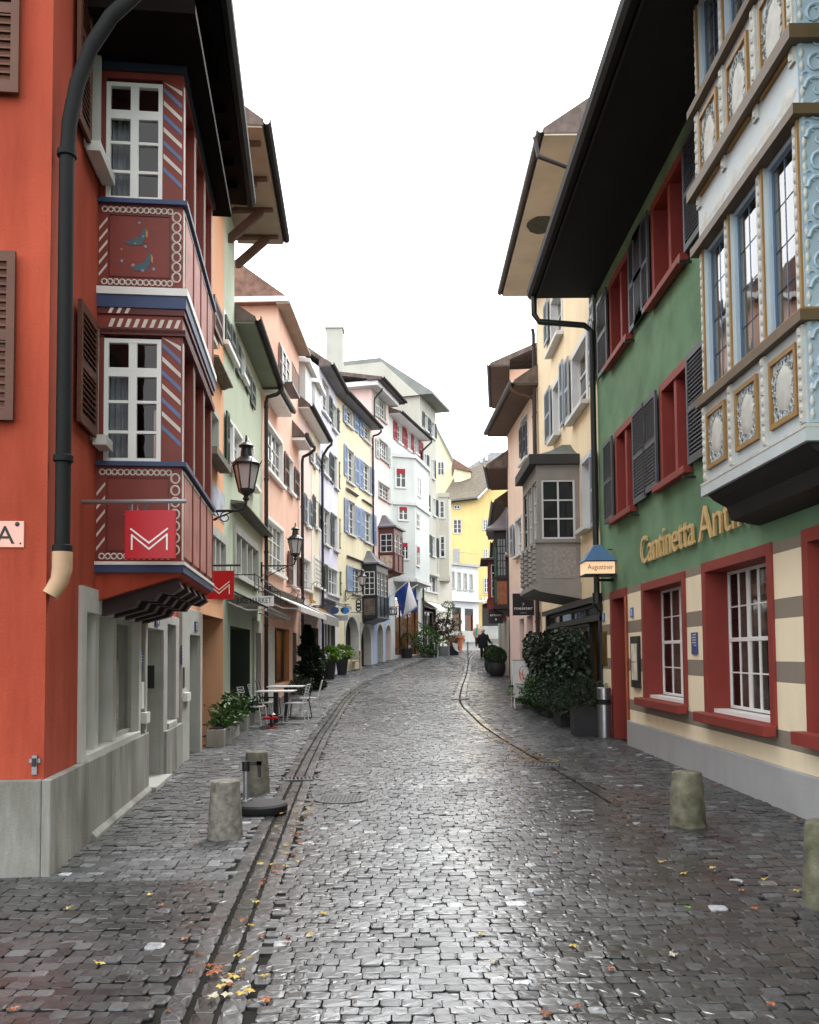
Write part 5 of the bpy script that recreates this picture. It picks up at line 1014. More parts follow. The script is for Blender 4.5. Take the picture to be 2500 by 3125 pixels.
dq_ = ray(1652,690); tq = (12.05-EYE.z)/dq_.z; pq = EYE+dq_*tq; random.seed(6); MB().column([(pq.x+.3*(1+.25*random.random())*math.cos(i*.33),pq.y+.42*(1+.25*random.random())*math.sin(i*.33)) for i in range(19)],12.082,12.088).build('water_stain', mat('grey_green_stain',(.06,.06,.045),.9,.3,8,0), T)
# ---- shell pink house
SHELL = plaster('shell_pink_plaster',(.84,.65,.51)); SHELL2 = plaster('rosy_base_plaster',(.80,.61,.54))
hp = h = House('shell_pink_house', 'shell pink house with deep brown eaves and row of tall ground floor openings', (3.8,26.0), (3.56,32.0), 'R', 9.4, SHELL, depth=8, bands=[(4.0,SHELL2)]); F = h.F
for a in ((405,985,470,1270),): h.win(Z('D',*a[:2]), Z('D',*a[2:]), sur=.08, nx=2, ny=3, sm=PALEW); 
h.shut(Z('D',405,1040), Z('D',430,1260), SLATE, v=.05); h.shut(Z('D',440,1000), Z('D',468,1240), SLATE, v=.05)
h.win(Z('D',360,1850), Z('D',415,2120), sur=.08, nx=2, ny=3, sm=PALEW); h.shut(Z('D',322,1890), Z('D',352,2140), LB, v=.05)
for a in ((245,690,292,1090),(308,665,370,1090),(382,640,438,1000)):
    r = F.rect(Z('E',*a[:2]), Z('E',*a[2:])); r = (r[0],r[1],.1,r[3]); h.recess(r, .35, SHELL2); b = MB(); bars(b,F,r,-.34,-.28,1,2,.06); b.build('shop_window_frame', GSTONE, h.T); b = MB(); b.add([F.P(r[0],-.32,r[2]),F.P(r[1],-.32,r[2]),F.P(r[1],-.32,r[3]),F.P(r[0],-.32,r[3])],[(0,1,2,3)]); b.build('shop_pane', GLASSG, h.T)
h.wall(); h.roof(ov=.7, sm=mat('brown_soffit',(.13,.095,.075),.8,.1,3,.1), m=TILE, pitch=34, gm=BLACK); h.pipe(.1, 9, .2, .1, .05, mat('rust_brown_pipe',(.1,.05,.03),.6), .7, 9.45)
# ---- narrower houses round the bend
hd = h = House('dark_oriel_house', 'narrow peach house with dark timber oriel and hanging slate shutters', (3.56,32.0), (4.05,36.0), 'R', 8.2, plaster('peach_plaster',(.78,.42,.24)), depth=7); F = h.F
uO = 1.0; Q = SG_(uO) if False else Frame(F.P(uO,0,0)[:2], F.n[:2], (-F.a)[:2]); q = lambda k,x,y: Q.px(*Z(k,x,y))[1]
TIMB = mat('black_brown_carved_wood',(.022,.016,.013),.5,.2,4,.1)
pO = Q.px(*Z('B',890,300))[0]
O,_S = oriel(h, uO, uO+2.2, pO, q('B',980,700), q('B',980,385), q('A',1080,1880), q('A',1080,1780), q('A',1150,1480), TIMB, TIMB, mat('purple_brown_lead',(.16,.14,.15),.4,.1,3,.1), 0, nfront=2, nx=3, ny=5, flare=.28, panelm=mat('terracotta_panel',(.28,.10,.05),.6,.3,6,.1))
MB().box(_S,pO-.09,pO-.02,.0,.02,q('B',980,650),q('B',980,60)).build('green_edge', mat('bottle_green_paint',(.03,.12,.07),.5), O)
for i,a in enumerate(((1130,1150,1165,1400),)): r = F.rect(Z('A',1120,980), Z('A',1190,1400)); 
h.win((.25,.85,5.2,6.7), sur=.06, nx=2, ny=3, sm=PALEW); shutter(h.T,F,(.0,.2,5.2,6.7),GBLUE,v=.05); h.win((2.0,2.8,7.3-.6,8.0), sur=.06, nx=2, ny=2, sm=PALEW)
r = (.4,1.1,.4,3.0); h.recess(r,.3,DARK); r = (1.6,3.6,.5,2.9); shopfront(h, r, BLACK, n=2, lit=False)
h.wall(); h.roof(ov=.75, sm=mat('brown_soffit',(.13,.095,.075)), m=TILE, pitch=34, gm=BLACK)
ht = h = House('tall_peach_house', 'tall peach house with dark hipped roof rising above the shell pink house', (3.97,34.5), (4.47,39.5), 'R', 12.6, plaster('peach_pink_plaster',(.78,.50,.36)), depth=6); F = h.F
h.win((.6,1.5,10.4,12.0), sur=.08, nx=2, ny=3, sm=PALEW); shutter(h.T,F,(1.58,2.0,10.4,12.0),LB,v=.05); h.wall(); h.roof(ov=.75, sm=mat('brown_soffit',(.13,.095,.075)), m=TILE, pitch=22, gm=BLACK, verge=.5)
hr = h = House('red_oriel_house', 'far narrow house with red timber oriel and grey shutters at the bend', (4.05,36.0), (4.7,46.0), 'R', 7.6, plaster('grey_cream_plaster',(.5,.46,.4)), depth=7); F = h.F
uO = 4.0; Q = Frame(F.P(uO,0,0)[:2], F.n[:2], (-F.a)[:2]); q = lambda k,x,y: Q.px(*Z(k,x,y))[1]; pO = Q.px(*Z('B',835,400))[0]
oriel(h, uO, uO+2.4, max(.5,pO), q('B',870,760), q('B',870,600), q('B',870,250), q('B',870,190), q('B',870,130), mat('oriel_red_paint',(.22,.03,.025),.5,.15,4,.1), WHITE, TILE, 0, nfront=2, nx=3, ny=4, flare=.35)
for u in (.8,2.4,7.2): h.win((u,u+.8,4.9,6.4), sur=.07, nx=2, ny=3, sm=PALEW)
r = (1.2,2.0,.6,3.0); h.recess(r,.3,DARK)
h.wall(); h.roof(ov=.6, sm=mat('brown_soffit',(.13,.095,.075)), m=TILE, pitch=34, gm=BLACK)
hf = h = House('far_right_house', 'dark grey house closing the right side of the street beyond the red oriel', (4.7,46.0), (5.7,58.0), 'R', 7.2, plaster('dove_grey_plaster',(.42,.41,.39)), depth=6); F = h.F
for u in (1,3.4,5.8,8.2): h.win((u,u+.8,5.0,6.4), sur=.07, nx=2, ny=3, sm=PALEW)
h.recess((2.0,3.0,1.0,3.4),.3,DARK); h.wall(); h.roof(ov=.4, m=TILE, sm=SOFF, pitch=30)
# ================================================================ buildings out of frame on both sides that shade and reflect
# ================================================================ STREET OBJECTS
def onto(p, dz=0): return (p.x, p.y, p.z+dz)
def base(x, y): return gp(x, y)
# ---- concrete bollards
BOLL = mat('weathered_concrete', (.215,.205,.175), .92, .45, 16, .9, 120, dirt=.7, dirtcol=(.10,.095,.065))
MOSS = mat('mossy_concrete', (.15,.145,.10), .92, .5, 9, .9, 110, dirt=.95, dirtcol=(.045,.055,.022))
def bollard(label, loc, r, hgt, m, group='concrete bollards'):
    b = MB(); b.lathe([(r*1.02,-.03),(r,.0),(r*.98,.05),(r*.9,hgt*.55),(r*.82,hgt-.03),(r*.79,hgt-.008),(r*.7,hgt),(r*.3,hgt+.004)], (0,0,0), 28)
    for i, v in enumerate(b.v): 
        k = 1+.012*math.sin(9.1*i+v[2]*40); b.v[i] = (v[0]*k, v[1]*k, v[2])
    o = b.build('bollard', m, None, smooth='auto'); o.location = loc; return tag(o, label, 'bollard', group)
bollard('pale concrete bollard in front of the parasol base, the paler of the two there', onto(base(688,2556)), .155, .5, BOLL)
bollard('darker concrete bollard just behind the parasol base on the left pavement', onto(base(784,2419)), .155, .48, mat('damp_concrete',(.19,.18,.14),.9,.35,14,.9,120,dirt=.7,dirtcol=(.07,.065,.045)))
bollard('mossy concrete bollard in front of the striped restaurant wall', onto(base(2100,2518)), .165, .49, MOSS)
bollard('mossy concrete bollard farthest right, close to the restaurant plinth', (2.62, 5.75, 0), .16, .52, MOSS)
# ---- parasol base
p = base(792,2478); T = thing('parasol_base', 'round black parasol base with a short steel tube and black clamp', 'parasol base', onto(p), world=False)
MB().lathe([(.0,.0),(.27,.0),(.285,.02),(.285,.075),(.265,.095),(.0,.1)], (0,0,0), 36).build('base_plate', mat('black_rubber',(.012,.012,.013),.6,.1,5,.2,60), T, smooth='auto')
MB().lathe([(.0,.09),(.075,.09),(.07,.115),(.0,.118)], (-.16,.12,0), 20).build('flange', GREYM, T)
MB().lathe([(.0,.1),(.03,.1),(.03,.48),(.0,.48)], (-.16,.12,0), 16).build('tube', mat('brushed_steel',(.42,.44,.46),.3,.1,8,.05,80,metal=.9), T, smooth='auto')
b = MB(); b.lathe([(.0,.4),(.04,.4),(.042,.5),(.0,.5)], (-.16,.12,0), 14); b.box(ID,-.16,.0,.105,.135,.46,.5); b.hexa([(-.03,.105,.34),(.0,.105,.33),(.0,.135,.33),(-.03,.135,.34),(-.05,.105,.5),(.0,.105,.5),(.0,.135,.5),(-.05,.135,.5)]); b.build('clamp', BLACK, T)
# ---- manhole and drain grates
CAST = mat('cast_iron_cover', (.07,.072,.075), .45, .2, 8, .5, 50, spec=.5)
b = MB(); b.lathe([(.3,-.03),(.3,.012),(.28,.014),(.0,.014)], (0,0,0), 40)
for i in range(-6,7):
    for j in range(-6,7):
        if i*i+j*j < 36: b.box(ID, i*.042-.013, i*.042+.013, j*.042-.013, j*.042+.013, .014, .018)
o = b.build('manhole_cover', CAST); o.location = onto(base(1040,2440)); tag(o, 'round cast iron manhole cover set in the wet cobbles', 'manhole cover')
def grate(label, loc, rz, w_, d_):
    T = thing('drain_grate', label, 'drain grate', loc, rz, 'drain grates in the gutters', world=False)
    MB().box(ID,-w_/2,w_/2,-d_/2,d_/2,-.03,-.02).build('pit', DARK, T); b = MB(); b.box(ID,-w_/2,w_/2,-d_/2,-d_/2+.03,-.02,.012).box(ID,-w_/2,w_/2,d_/2-.03,d_/2,-.02,.012); n = int(w_/.05)
    for i in range(n+1): x = -w_/2+w_*i/n; b.box(ID,x-.011,x+.011,-d_/2+.03,d_/2-.03,-.02,.01)
    b.build('slotted_bars', CAST, T)
grate('rusty drain grate across the left gutter beyond the manhole cover', onto(base(915,2378)), R(8), .5, .3)
grate('leaf strewn drain grate in the right gutter near the planters', onto(base(1650,2335)), R(-12), .48, .28)
grate('far drain grate across the curved gutter line up the street', onto(base(1405,2134)), R(-5), .55, .34)
# ---- foliage
def leafmat(name, c1, c2):
    M = mat(name, c1, .45, .45, 14, 0, 1, spec=.35); t = M.node_tree
    n = [x for x in t.nodes if x.type == 'MIX'][0]; o = t.nodes.new('ShaderNodeObjectInfo')
    return M
LEAF = leafmat('fresh_leaf', (.05,.115,.022), 0); LDARK = leafmat('dark_ivy_leaf', (.014,.030,.014), 0); LMID = leafmat('mid_green_leaf', (.03,.07,.02), 0); LCON = leafmat('conifer_needle', (.016,.034,.014), 0); LLIME = leafmat('lime_leaf', (.13,.24,.03), 0); LRUST = leafmat('russet_leaf', (.05,.03,.02), 0)
FLOW = mat('white_blossom', (.75,.73,.68), .7, .1, 5, 0)
def leaves(pts, nrm, size, b=None, droop=.25, asp=.55):
    b = b or MB(); rnd = random.uniform
    for p, n in zip(pts, nrm):
        p = Vector(p); d = Vector((n[0]+rnd(-.6,.6), n[1]+rnd(-.6,.6), n[2]+rnd(-.6,.6)-droop))
        if d.length < .05: d = Vector((1,0,0))
        d.normalize(); s = d.cross(Vector((rnd(-1,1), rnd(-1,1), rnd(.2,1))))
        if s.length < .05: continue
        s.normalize(); nn = s.cross(d); L = size*rnd(.65,1.3); w_ = L*asp
        b.add([p, p+d*L*.45+s*w_*.5+nn*L*.07, p+d*L, p+d*L*.45-s*w_*.5+nn*L*.07, p+d*L*.5-nn*L*.05], [(0,1,4),(1,2,4),(2,3,4),(3,0,4)])
    return b
def blob(n, c, r, lump=.25, shell=.55, seed=1, zmin=-9):
    random.seed(seed); P, N = [], []; lobes = [(Vector((random.gauss(0,1), random.gauss(0,1), random.gauss(0,1))).normalized(), random.uniform(-lump, lump)) for _ in range(14)]
    while len(P) < n:
        d = Vector((random.gauss(0,1), random.gauss(0,1), random.gauss(0,1))).normalized(); k = 1+sum(a*max(0, d.dot(q))**6 for q, a in lobes)
        f = random.uniform(shell, 1)**.5*k; p = Vector((c[0]+d.x*r[0]*f, c[1]+d.y*r[1]*f, c[2]+d.z*r[2]*f))
        if p.z < zmin: continue
        P.append(p); N.append(d)
    return P, N
def stems(b, c, pts, r=.006):
    for p in pts: b.tube([c, (Vector(c)+Vector(p))/2+Vector((random.uniform(-.03,.03),0,.03)), p], [r,r*.8,r*.4], 5)
# planters along the right wall with ivy screens and shrubs
POTB = mat('charcoal_planter', (.022,.023,.025), .6, .15, 4, .15, 60); SOIL = mat('dark_soil', (.02,.015,.01), .95, .3, 20, .5, 40)
def boxplanter(label, loc, w_, d_, hgt, group='black planters beside the dark shopfront', taper=.03, m=None, rz=0):
    T = thing('planter', label, 'planter', loc, rz, group, world=False); b = MB(); t = taper
    b.frustum(ID,(-w_/2+t,w_/2-t,-d_/2+t,d_/2-t),(-w_/2,w_/2,-d_/2,d_/2),0,hgt-.02); b.build('box', m or POTB, T, bevel=.008)
    MB().box(ID,-w_/2+.02,w_/2-.02,-d_/2+.02,d_/2-.02,hgt-.022,hgt-.012).build('soil', SOIL, T)
    return T
boxplanter('largest black planter, next to the steel bin', (3.33,17.35,0), .48, .5, .56, taper=.015)
boxplanter('charcoal planter second from the steel bin', (3.38,19.5,gz(19.5)), .5, 1.0, .42)
boxplanter('charcoal planter under the nearer ivy screen', (3.4,21.6,gz(21.6)), .5, 1.1, .4)
boxplanter('small black planter farthest from the bin, by the advertising board', (3.4,24.2,gz(24.2)), .5, 1.2, .36)
def ivyscreen(label, y0, y1, x, z0, z1, seed):
    T = thing('ivy_screen', label, 'ivy', (x,(y0+y1)/2,z0), 0, 'ivy screens in the planters', world=False); random.seed(seed); P, N = [], []; L = (y1-y0)/2; H = z1-z0
    for i in range(2600):
        y = random.uniform(-L, L); e = abs(y)/L; top = H*(1-.26*e**3+.05*math.sin(y*7+seed)+.03*math.sin(y*17)); z = random.uniform(-.05, top); s = random.choice((-1,-1,1)); th = .2+.05*math.sin(z*9+y*6)+.03*math.sin(y*15)
        x_ = s*th*random.uniform(.6,1); 
        if random.random() < .14: y = random.choice((-L,L))*random.uniform(.94,1.05); x_ = random.uniform(-th,th); s = 0
        if random.random() < .1: z = top*random.uniform(.95,1.02); x_ = random.uniform(-th,th)
        P.append((x_,y,z)); N.append((s*.8, .1 if y>0 else -.3, .0))
    leaves(P, N, .105, droop=.7, asp=.9).build('foliage', LDARK, T)
    b = MB()
    for i in range(9): y = -L+2*L*i/8; b.tube([(0,y,-.05),(.03,y+.06,H*.5),(0,y+.02,H*.9)],.008,5)
    for i in range(5): b.tube([(0,-L,H*i/5),(0,L,H*i/5+.03)],.006,5)
    b.build('trellis', mat('dark_stem',(.03,.022,.015),.8,.2,5,0), T)
ivyscreen('dark glossy ivy screen nearer the black shop door', 18.4, 21.0, 3.42, .38, 2.02, 3)
ivyscreen('dark glossy ivy screen farther from the door, behind the advertising board', 21.5, 24.6, 3.32, .3, 2.05, 8)
def shrub(label, loc, r, n, m, size, seed, name='shrub', group=None, flowers=0, shell=.3, cat='shrub', asp=.55, droop=.2):
    T = thing(name, label, cat, loc, 0, group, world=False); P, N = blob(n, (0,0,r[2]*.8), r, .35, shell, seed, .0)
    leaves(P, N, size, asp=asp, droop=droop).build('foliage', m, T); b = MB(); random.seed(seed); stems(b, (0,0,-.05), random.sample(P, min(26, len(P)))); b.build('stem', mat('dark_stem',(.03,.022,.015)), T)
    if flowers:
        b = MB()
        for p in random.sample(P, flowers): leaves([p]*5, [Vector((random.gauss(0,1),random.gauss(0,1),random.gauss(0,1))) for _ in range(5)], .05, b, 0, .9)
        b.build('blossom', FLOW, T)
    return T
G_ = 'shrubs in the planters by the dark shopfront'
shrub('feathery dark green shrub overhanging the largest black planter', (3.3,17.4,.54), (.48,.5,.3), 1500, LCON, .07, 2, group=G_, asp=.3)
shrub('low dark shrub in front of the nearer ivy screen', (3.12,19.5,.38), (.32,.75,.38), 900, LDARK, .08, 5, group=G_)
shrub('leafy shrub in the third planter before the farther ivy screen', (3.05,21.7,.36), (.36,.7,.42), 900, LMID, .09, 6, group=G_, flowers=4)
shrub('bright leafy shrub with white flowers beside the advertising board', (3.02,24.1,.34), (.34,.6,.42), 800, LEAF, .1, 7, group=G_, flowers=9)
# steel bin
T = thing('steel_bin', 'brushed steel cylindrical ashtray bin with a dark slot', 'bin', (3.63,16.95,0), world=False)
ST = mat('brushed_steel',(.42,.44,.46)); MB().lathe([(.0,.0),(.13,.0),(.13,.62),(.0,.62)],(0,0,0),24).build('lower_body', ST, T, smooth='auto'); MB().lathe([(.0,.62),(.115,.62),(.115,.72),(.0,.72)],(0,0,0),24).build('slot', DARK, T); MB().lathe([(.0,.72),(.13,.72),(.13,.93),(.11,.945),(.0,.945)],(0,0,0),24).build('cap', ST, T, smooth='auto')
# advertising board
p = base(1590,2160); T = thing('advertising_board', 'white framed advertising board with a red swirl poster beside the planters', 'signboard', onto(p), R(4), world=False); p_ = Frame((0,0),(1,0),(0,-1))
b = MB()
for s in (1,-1):
    f = lambda z: -s*.26*(1-z/1.25)-.0; 
    for x in (-.21,.21): b.tube([(x,f(0),0),(x,f(1.25),1.25)],.018,6)
    for z in (.28,1.25): b.tube([(-.21,f(z),z),(.21,f(z),z)],.018,6)
b.build('frame', mat('white_lacquer',(.7,.7,.69),.4), T)
b = MB(); f = lambda z: -.26*(1-z/1.25); b.add([(-.2,f(.3)-.004,.3),(.2,f(.3)-.004,.3),(.2,f(1.23)-.004,1.23),(-.2,f(1.23)-.004,1.23)],[(0,1,2,3)]); b.add([(-.2,-f(.3)+.004,.3),(.2,-f(.3)+.004,.3),(.2,-f(1.23)+.004,1.23),(-.2,-f(1.23)+.004,1.23)],[(3,2,1,0)]); b.build('poster', mat('grey_white_poster',(.62,.61,.59),.35,.08,4,0), T)
b = MB(); 
for i,(r0,w_,a0,a1) in enumerate(((.17,.07,1.0,4.6),(.09,.06,1.4,5.0))):
    n=16; A_ = [a0+(a1-a0)*k/n for k in range(n+1)]
    vs = [(.08+r0*math.cos(a)*.8, f(.88+r0*math.sin(a)*1.3)-.007-i*.002, .88+r0*math.sin(a)*1.3) for a in A_]+[(.08+(r0-w_*math.sin(math.pi*k/n))*math.cos(a)*.8, f(.88+r0*math.sin(a)*1.3)-.007-i*.002, .88+(r0-w_*math.sin(math.pi*k/n))*math.sin(a)*1.3) for k,a in enumerate(A_)]; b.add(vs,[(k,k+1,n+2+k,n+1+k) for k in range(n)])
b.build('poster_swirl', mat('coral_print',(.55,.16,.09),.4), T)
# round pots with clipped balls
def ballpot(label, p, R0=.4):
    T = thing('ball_topiary', label, 'potted plant', onto(p), 0, 'clipped ball shrubs in round pots', world=False)
    MB().lathe([(.0,.0),(.24,.0),(.33,.12),(.385,.32),(.37,.5),(.35,.56),(.33,.55),(.32,.5),(.0,.5)],(0,0,0),24).build('pot', POTB, T, smooth='auto')
    P,N = blob(3600,(0,0,.84),(R0,R0,.38),.06,.7,3,.5); leaves(P,N,.06,droop=0,asp=.7).build('foliage', LMID, T)
ballpot('clipped ball shrub in a round black pot, the nearer of the pair', Vector((3.68,38.3,gz(38.3)))); ballpot('clipped ball shrub half hidden behind the nearer round pot', Vector((3.72,40.6,gz(40.6))))
# ---- stone troughs and plants on the left
for (label, y0, y1, lo, seed, sc) in (('pale stone trough full of leafy plants before the brown gate', 15.9, 18.0, .3, 4, 1), ('shorter stone trough with dark shrub before the green doorway', 19.1, 21.2, .3, 9, .8)):
    x0 = np.interp(y0,[p[1] for p in LP],[p[0] for p in LP]); x1 = np.interp(y1,[p[1] for p in LP],[p[0] for p in LP]); rz = math.atan2(-(x1-x0), y1-y0); c = ((x0+x1)/2+.19,(y0+y1)/2,gz(y0)); L = y1-y0
    T = thing('stone_trough', label, 'planter', c, rz, None, world=False); b = MB(); b.box(ID,-.16,.16,-L/2,L/2,-.05,lo); b.build('box', PLINTH, T, bevel=.012); MB().box(ID,-.13,.13,-L/2+.03,L/2-.03,lo,lo+.006).build('soil', SOIL, T)
    T = thing('trough_plants', 'bright leafy plants crowding the pale stone trough' if seed == 4 else 'dark green shrub growing in the shorter stone trough', 'plants', (c[0],c[1],c[2]+lo), rz, None, world=False)
    random.seed(seed); P,N = [],[]; b = MB()
    for i in range(34 if seed == 4 else 22):
        x,y = random.uniform(-.16,.2), random.uniform(-L/2+.1,L/2-.05); hgt = random.uniform(.2,.55)*sc; tip = (x+random.uniform(-.12,.22), y+random.uniform(-.15,.15), hgt); b.tube([(x,y,0),((x+tip[0])/2,(y+tip[1])/2,hgt*.6),tip],.006,5)
        for k in range(26): f = random.uniform(.15,1); P.append((x+(tip[0]-x)*f+random.uniform(-.07,.07), y+(tip[1]-y)*f+random.uniform(-.07,.07), hgt*f+random.uniform(-.04,.08))); N.append((random.uniform(-.5,1),random.uniform(-1,1),.2))
    leaves(P,N,.13 if seed == 4 else .1,asp=.5,droop=.35).build('foliage', LEAF if seed == 4 else LMID, T); b.build('stem', mat('dark_stem',(.03,.022,.015)), T)
# dark conifer and low clipped shrub by the pink house
p = Vector((-3.42,30.6,gz(30.6))); T = thing('conifer', 'tall dark conifer growing in front of the grey awning shop', 'tree', onto(p), world=False)
MB().tube([(0,0,-.1),(.02,0,.8),(0,0,1.9)],[.05,.04,.01],8).build('trunk', mat('dark_bark',(.05,.035,.025),.9,.3,8,.5), T); P,N=[],[]; random.seed(12)
for i in range(6500):
    z = random.uniform(.0,2.15); e = (1-(z/2.2)**2.2)*.42*(1+.22*math.sin(z*11)+.12*math.sin(z*23)); a = random.uniform(0,6.28); q = e*random.uniform(.55,1)*(1+.2*math.sin(a*3+z*7)); P.append((q*math.cos(a)+.06*math.sin(z*2),q*math.sin(a),z)); N.append((math.cos(a),math.sin(a),.35))
leaves(P,N,.12,asp=.5,droop=0).build('foliage', LCON, T)
shrub('low round dark shrub between the cafe tables and the conifer', (-3.5,28.6,gz(28.6)), (.36,.36,.3), 900, LCON, .06, 21, shell=.6)
# tall tapered pots with lime plants
for label,(x,y) in (('tall charcoal pot with lime green plant, left one of the pair by the shop window',(1005,2073)),('tall charcoal pot with lime green plant, right one next to the bench',(1044,2059))):
    p = base(x,y); T = thing('tall_pot', label, 'potted plant', onto(p), 0, 'tall pots with lime green plants', world=False)
    MB().lathe([(.0,.0),(.2,.0),(.3,.82),(.28,.83),(.27,.78),(.0,.78)],(0,0,0),22).build('pot', POTB, T, smooth='auto'); P,N = blob(520,(0,0,1.0),(.46,.46,.28),.3,.3,int(x),.8); leaves(P,N,.15,asp=.7,droop=.3).build('foliage', LLIME, T)
# bench
p = base(1085,2045); T = thing('bench', 'weathered pale wooden bench against the arched house', 'bench', onto(p), R(-84), world=False); WB = mat('bleached_teak',(.46,.37,.30),.8,.15,6,.2)
MB_ = lambda *bx: [MB().box(ID,*q) for q in bx]
for q in ((-.68,-.62,-.26,-.2),(.62,.68,-.26,-.2),(-.68,-.62,.2,.26),(.62,.68,.2,.26)): MB().box(ID,q[0],q[1],q[2],q[3],0,.62 if q[2] < 0 else .92).build('leg', WB, T)
b = MB(); [b.box(ID,-.66,.66,-.25+.1*k,-.17+.1*k,.40,.43) for k in range(5)]; b.build('seat', WB, T); b = MB(); b.box(ID,-.62,.62,.21,.25,.84,.92); b.box(ID,-.62,.62,.21,.25,.48,.53); [b.box(ID,-.56+.12*k,-.5+.12*k,.215,.245,.53,.84) for k in range(10)]; b.build('backrest', WB, T)
for s in (-.69,.61): MB().box(ID,s,s+.08,-.28,.22,.62,.66).build('armrest', WB, T)
# ---- cafe furniture
WIRE = mat('white_wire', (.62,.63,.62), .4, .05, 3, 0); WIREB = mat('black_wire', (.015,.015,.016), .4, .05, 3, 0)
def chair(m, label):
    T = thing('wire_chair', label, 'chair', (0,0,0), 0, 'wire cafe chairs', world=False); b = MB(); r = .011      # faces +x
    for s in (-.22,.22): MB().tube([(.2,s,.44),(.24,s,.02),(.2,s,.012),(-.24,s,.012),(-.27,s,.03),(-.2,s,.44)], r, 6).build('leg', m, T)
    b.tube([(.2,-.22,.44),(.2,.22,.44),(-.2,.22,.44),(-.2,-.22,.44),(.2,-.22,.44)], r, 6)
    for k in range(11): y = -.2+.04*k; b.tube([(.2,y,.445),(-.2,y,.445)],.005,4)
    b.build('seat', m, T); b = MB(); b.tube([(-.2,-.22,.44),(-.31,-.21,.86),(-.31,.21,.86),(-.2,.22,.44)], r, 6)
    for k in range(10): f = .12+.085*k; b.tube([(-.2-.11*f,-.213,.44+.42*f),(-.2-.11*f-.0,.213,.44+.42*f)],.005,4)
    b.build('backrest', m, T); return T
cw_ = chair(WIRE, ''); cb_ = chair(WIREB, '')
spots = [(cw_,(-3.42,19.75),R(-8),'white wire chair with its back to the trough at the near cafe table'),(None,(-3.4,20.75),R(5),'white wire chair against the wall between the two cafe tables'),(cb_,(-3.45,22.2),R(0),'black wire chair on the wall side of the far cafe table'),(None,(-2.62,20.6),R(176),'white wire chair on the street side of the near cafe table'),(None,(-2.45,22.0),R(182),'white wire chair on the street side of the far cafe table'),(None,(-2.6,21.4),R(186),'black wire chair between the two tables, street side')]
for o,(x,y),rz,lb in spots:
    src = o or (cw_ if lb.startswith('white') else cb_); c = o or copy_tree(src); put(c,(x,y,gz(y)+.005),rz,lb)
def table(label, x, y):
    T = thing('cafe_table', label, 'table', (x,y,gz(y)), R(-2), 'cafe tables', world=False)
    MB().box(ID,-.42,.42,-.36,.36,.725,.75).build('tabletop', mat('white_laminate',(.72,.72,.7),.3,.04,3,0), T, bevel=.005); MB().box(ID,-.05,.05,-.05,.05,.03,.725).build('pedestal', BLACK, T); MB().lathe([(.0,.0),(.25,.0),(.24,.02),(.06,.04),(.0,.04)],(0,0,0),20).build('foot', BLACK, T)
table('white cafe table with black pedestal, the nearer one', -3.02, 20.35); table('white cafe table with black pedestal, the farther one', -3.0, 21.9)
p = base(826,2222); T = thing('red_stand', 'small red two-tier metal stand under the near cafe table', 'stand', onto(p), world=False); RD = mat('signal_red_enamel',(.5,.02,.025),.35,.1,4,0)
MB().lathe([(.0,.0),(.13,.0),(.13,.02),(.0,.03)],(.04,0,0),18).build('lower_tray', RD, T); MB().lathe([(.0,.2),(.16,.2),(.17,.24),(.15,.24),(.0,.22)],(0,0,0),18).build('upper_tray', RD, T); MB().tube([(.02,0,.02),(0,0,.3)],.03,8).build('post', BLACK, T); MB().lathe([(.0,.28),(.05,.29),(.0,.33)],(0.06,0,0),10).build('knob', WIRE, T)
# ---- street lamps
FROST = mat('frosted_lantern_glass', (.58,.55,.53), .3, .05, 3, .05, 30, spec=.5)
def lamp(label, loc, rz, reach):
    T = thing('wall_lamp', label, 'street lamp', loc, rz, 'wall mounted lanterns', world=False); L = reach     # bracket along +x
    b = MB(); b.tube([(0,0,0),(L*.86,0,0),(L*.96,0,.03),(L,0,.12),(L,0,.3)],.02,8); b.box(ID,-.02,.02,-.05,.05,-.45,.1); b.build('bracket', IRON, T)
    b = MB()
    def spiral(cx,cz,r0,turn,a0):
        b.tube([(cx+r0*(1-.75*t/18)*math.cos(a0+turn*t*.42),0,cz+r0*(1-.75*t/18)*math.sin(a0+turn*t*.42)) for t in range(19)],.009,5)
    spiral(L*.22,-.12,.11,1,1.57); spiral(L*.5,-.085,.085,-1,1.57); spiral(L*.68,-.1,.09,1,1.57); spiral(L*.12,-.3,.09,-1,3.1); b.tube([(0,0,-.42),(L*.25,0,-.25),(L*.5,0,-.13),(L*.8,0,-.01)],.012,6); b.build('scrollwork', IRON, T)
    z0,z1 = .31,.70; n=6; r0,r1 = .115,.2; c=(L,0,0)
    MB().lathe([(r0-.01,z0+.01),(r1-.012,z1)],c,n).build('lantern_glass', FROST, T); b = MB()
    for k in range(n): a=2*math.pi*k/n; b.tube([(L+r0*math.cos(a),r0*math.sin(a),z0),(L+r1*math.cos(a),r1*math.sin(a),z1),(L+(r1+.045)*math.cos(a),(r1+.045)*math.sin(a),z1+.07)],[.012,.012,.005],5)
    b.lathe([(.04,z0-.08),(r0+.01,z0-.02),(r0+.015,z0+.02),(r0-.0,z0+.02)],c,n); b.lathe([(.03,z0-.16),(.055,z0-.13),(.03,z0-.08)],c,10); b.build('lantern_frame', IRON, T)
    MB().lathe([(r1+.015,z1-.01),(r1+.02,z1+.02),(.15,z1+.08),(.09,z1+.13),(.075,z1+.26),(.11,z1+.275),(.115,z1+.295),(.07,z1+.33),(.02,z1+.36),(.012,z1+.46),(.0,z1+.47)],c,12).build('cap', IRON, T, smooth='auto'); return T
def hang_at(Y, k, x, y): 
    q = facing(Y).px(*Z(k,x,y)); return q
def lampat(label, Y, k, x, ybar, wx):
    X,z = hang_at(Y,k,x,ybar); return lamp(label,(wx,Y,z),0,X-wx)
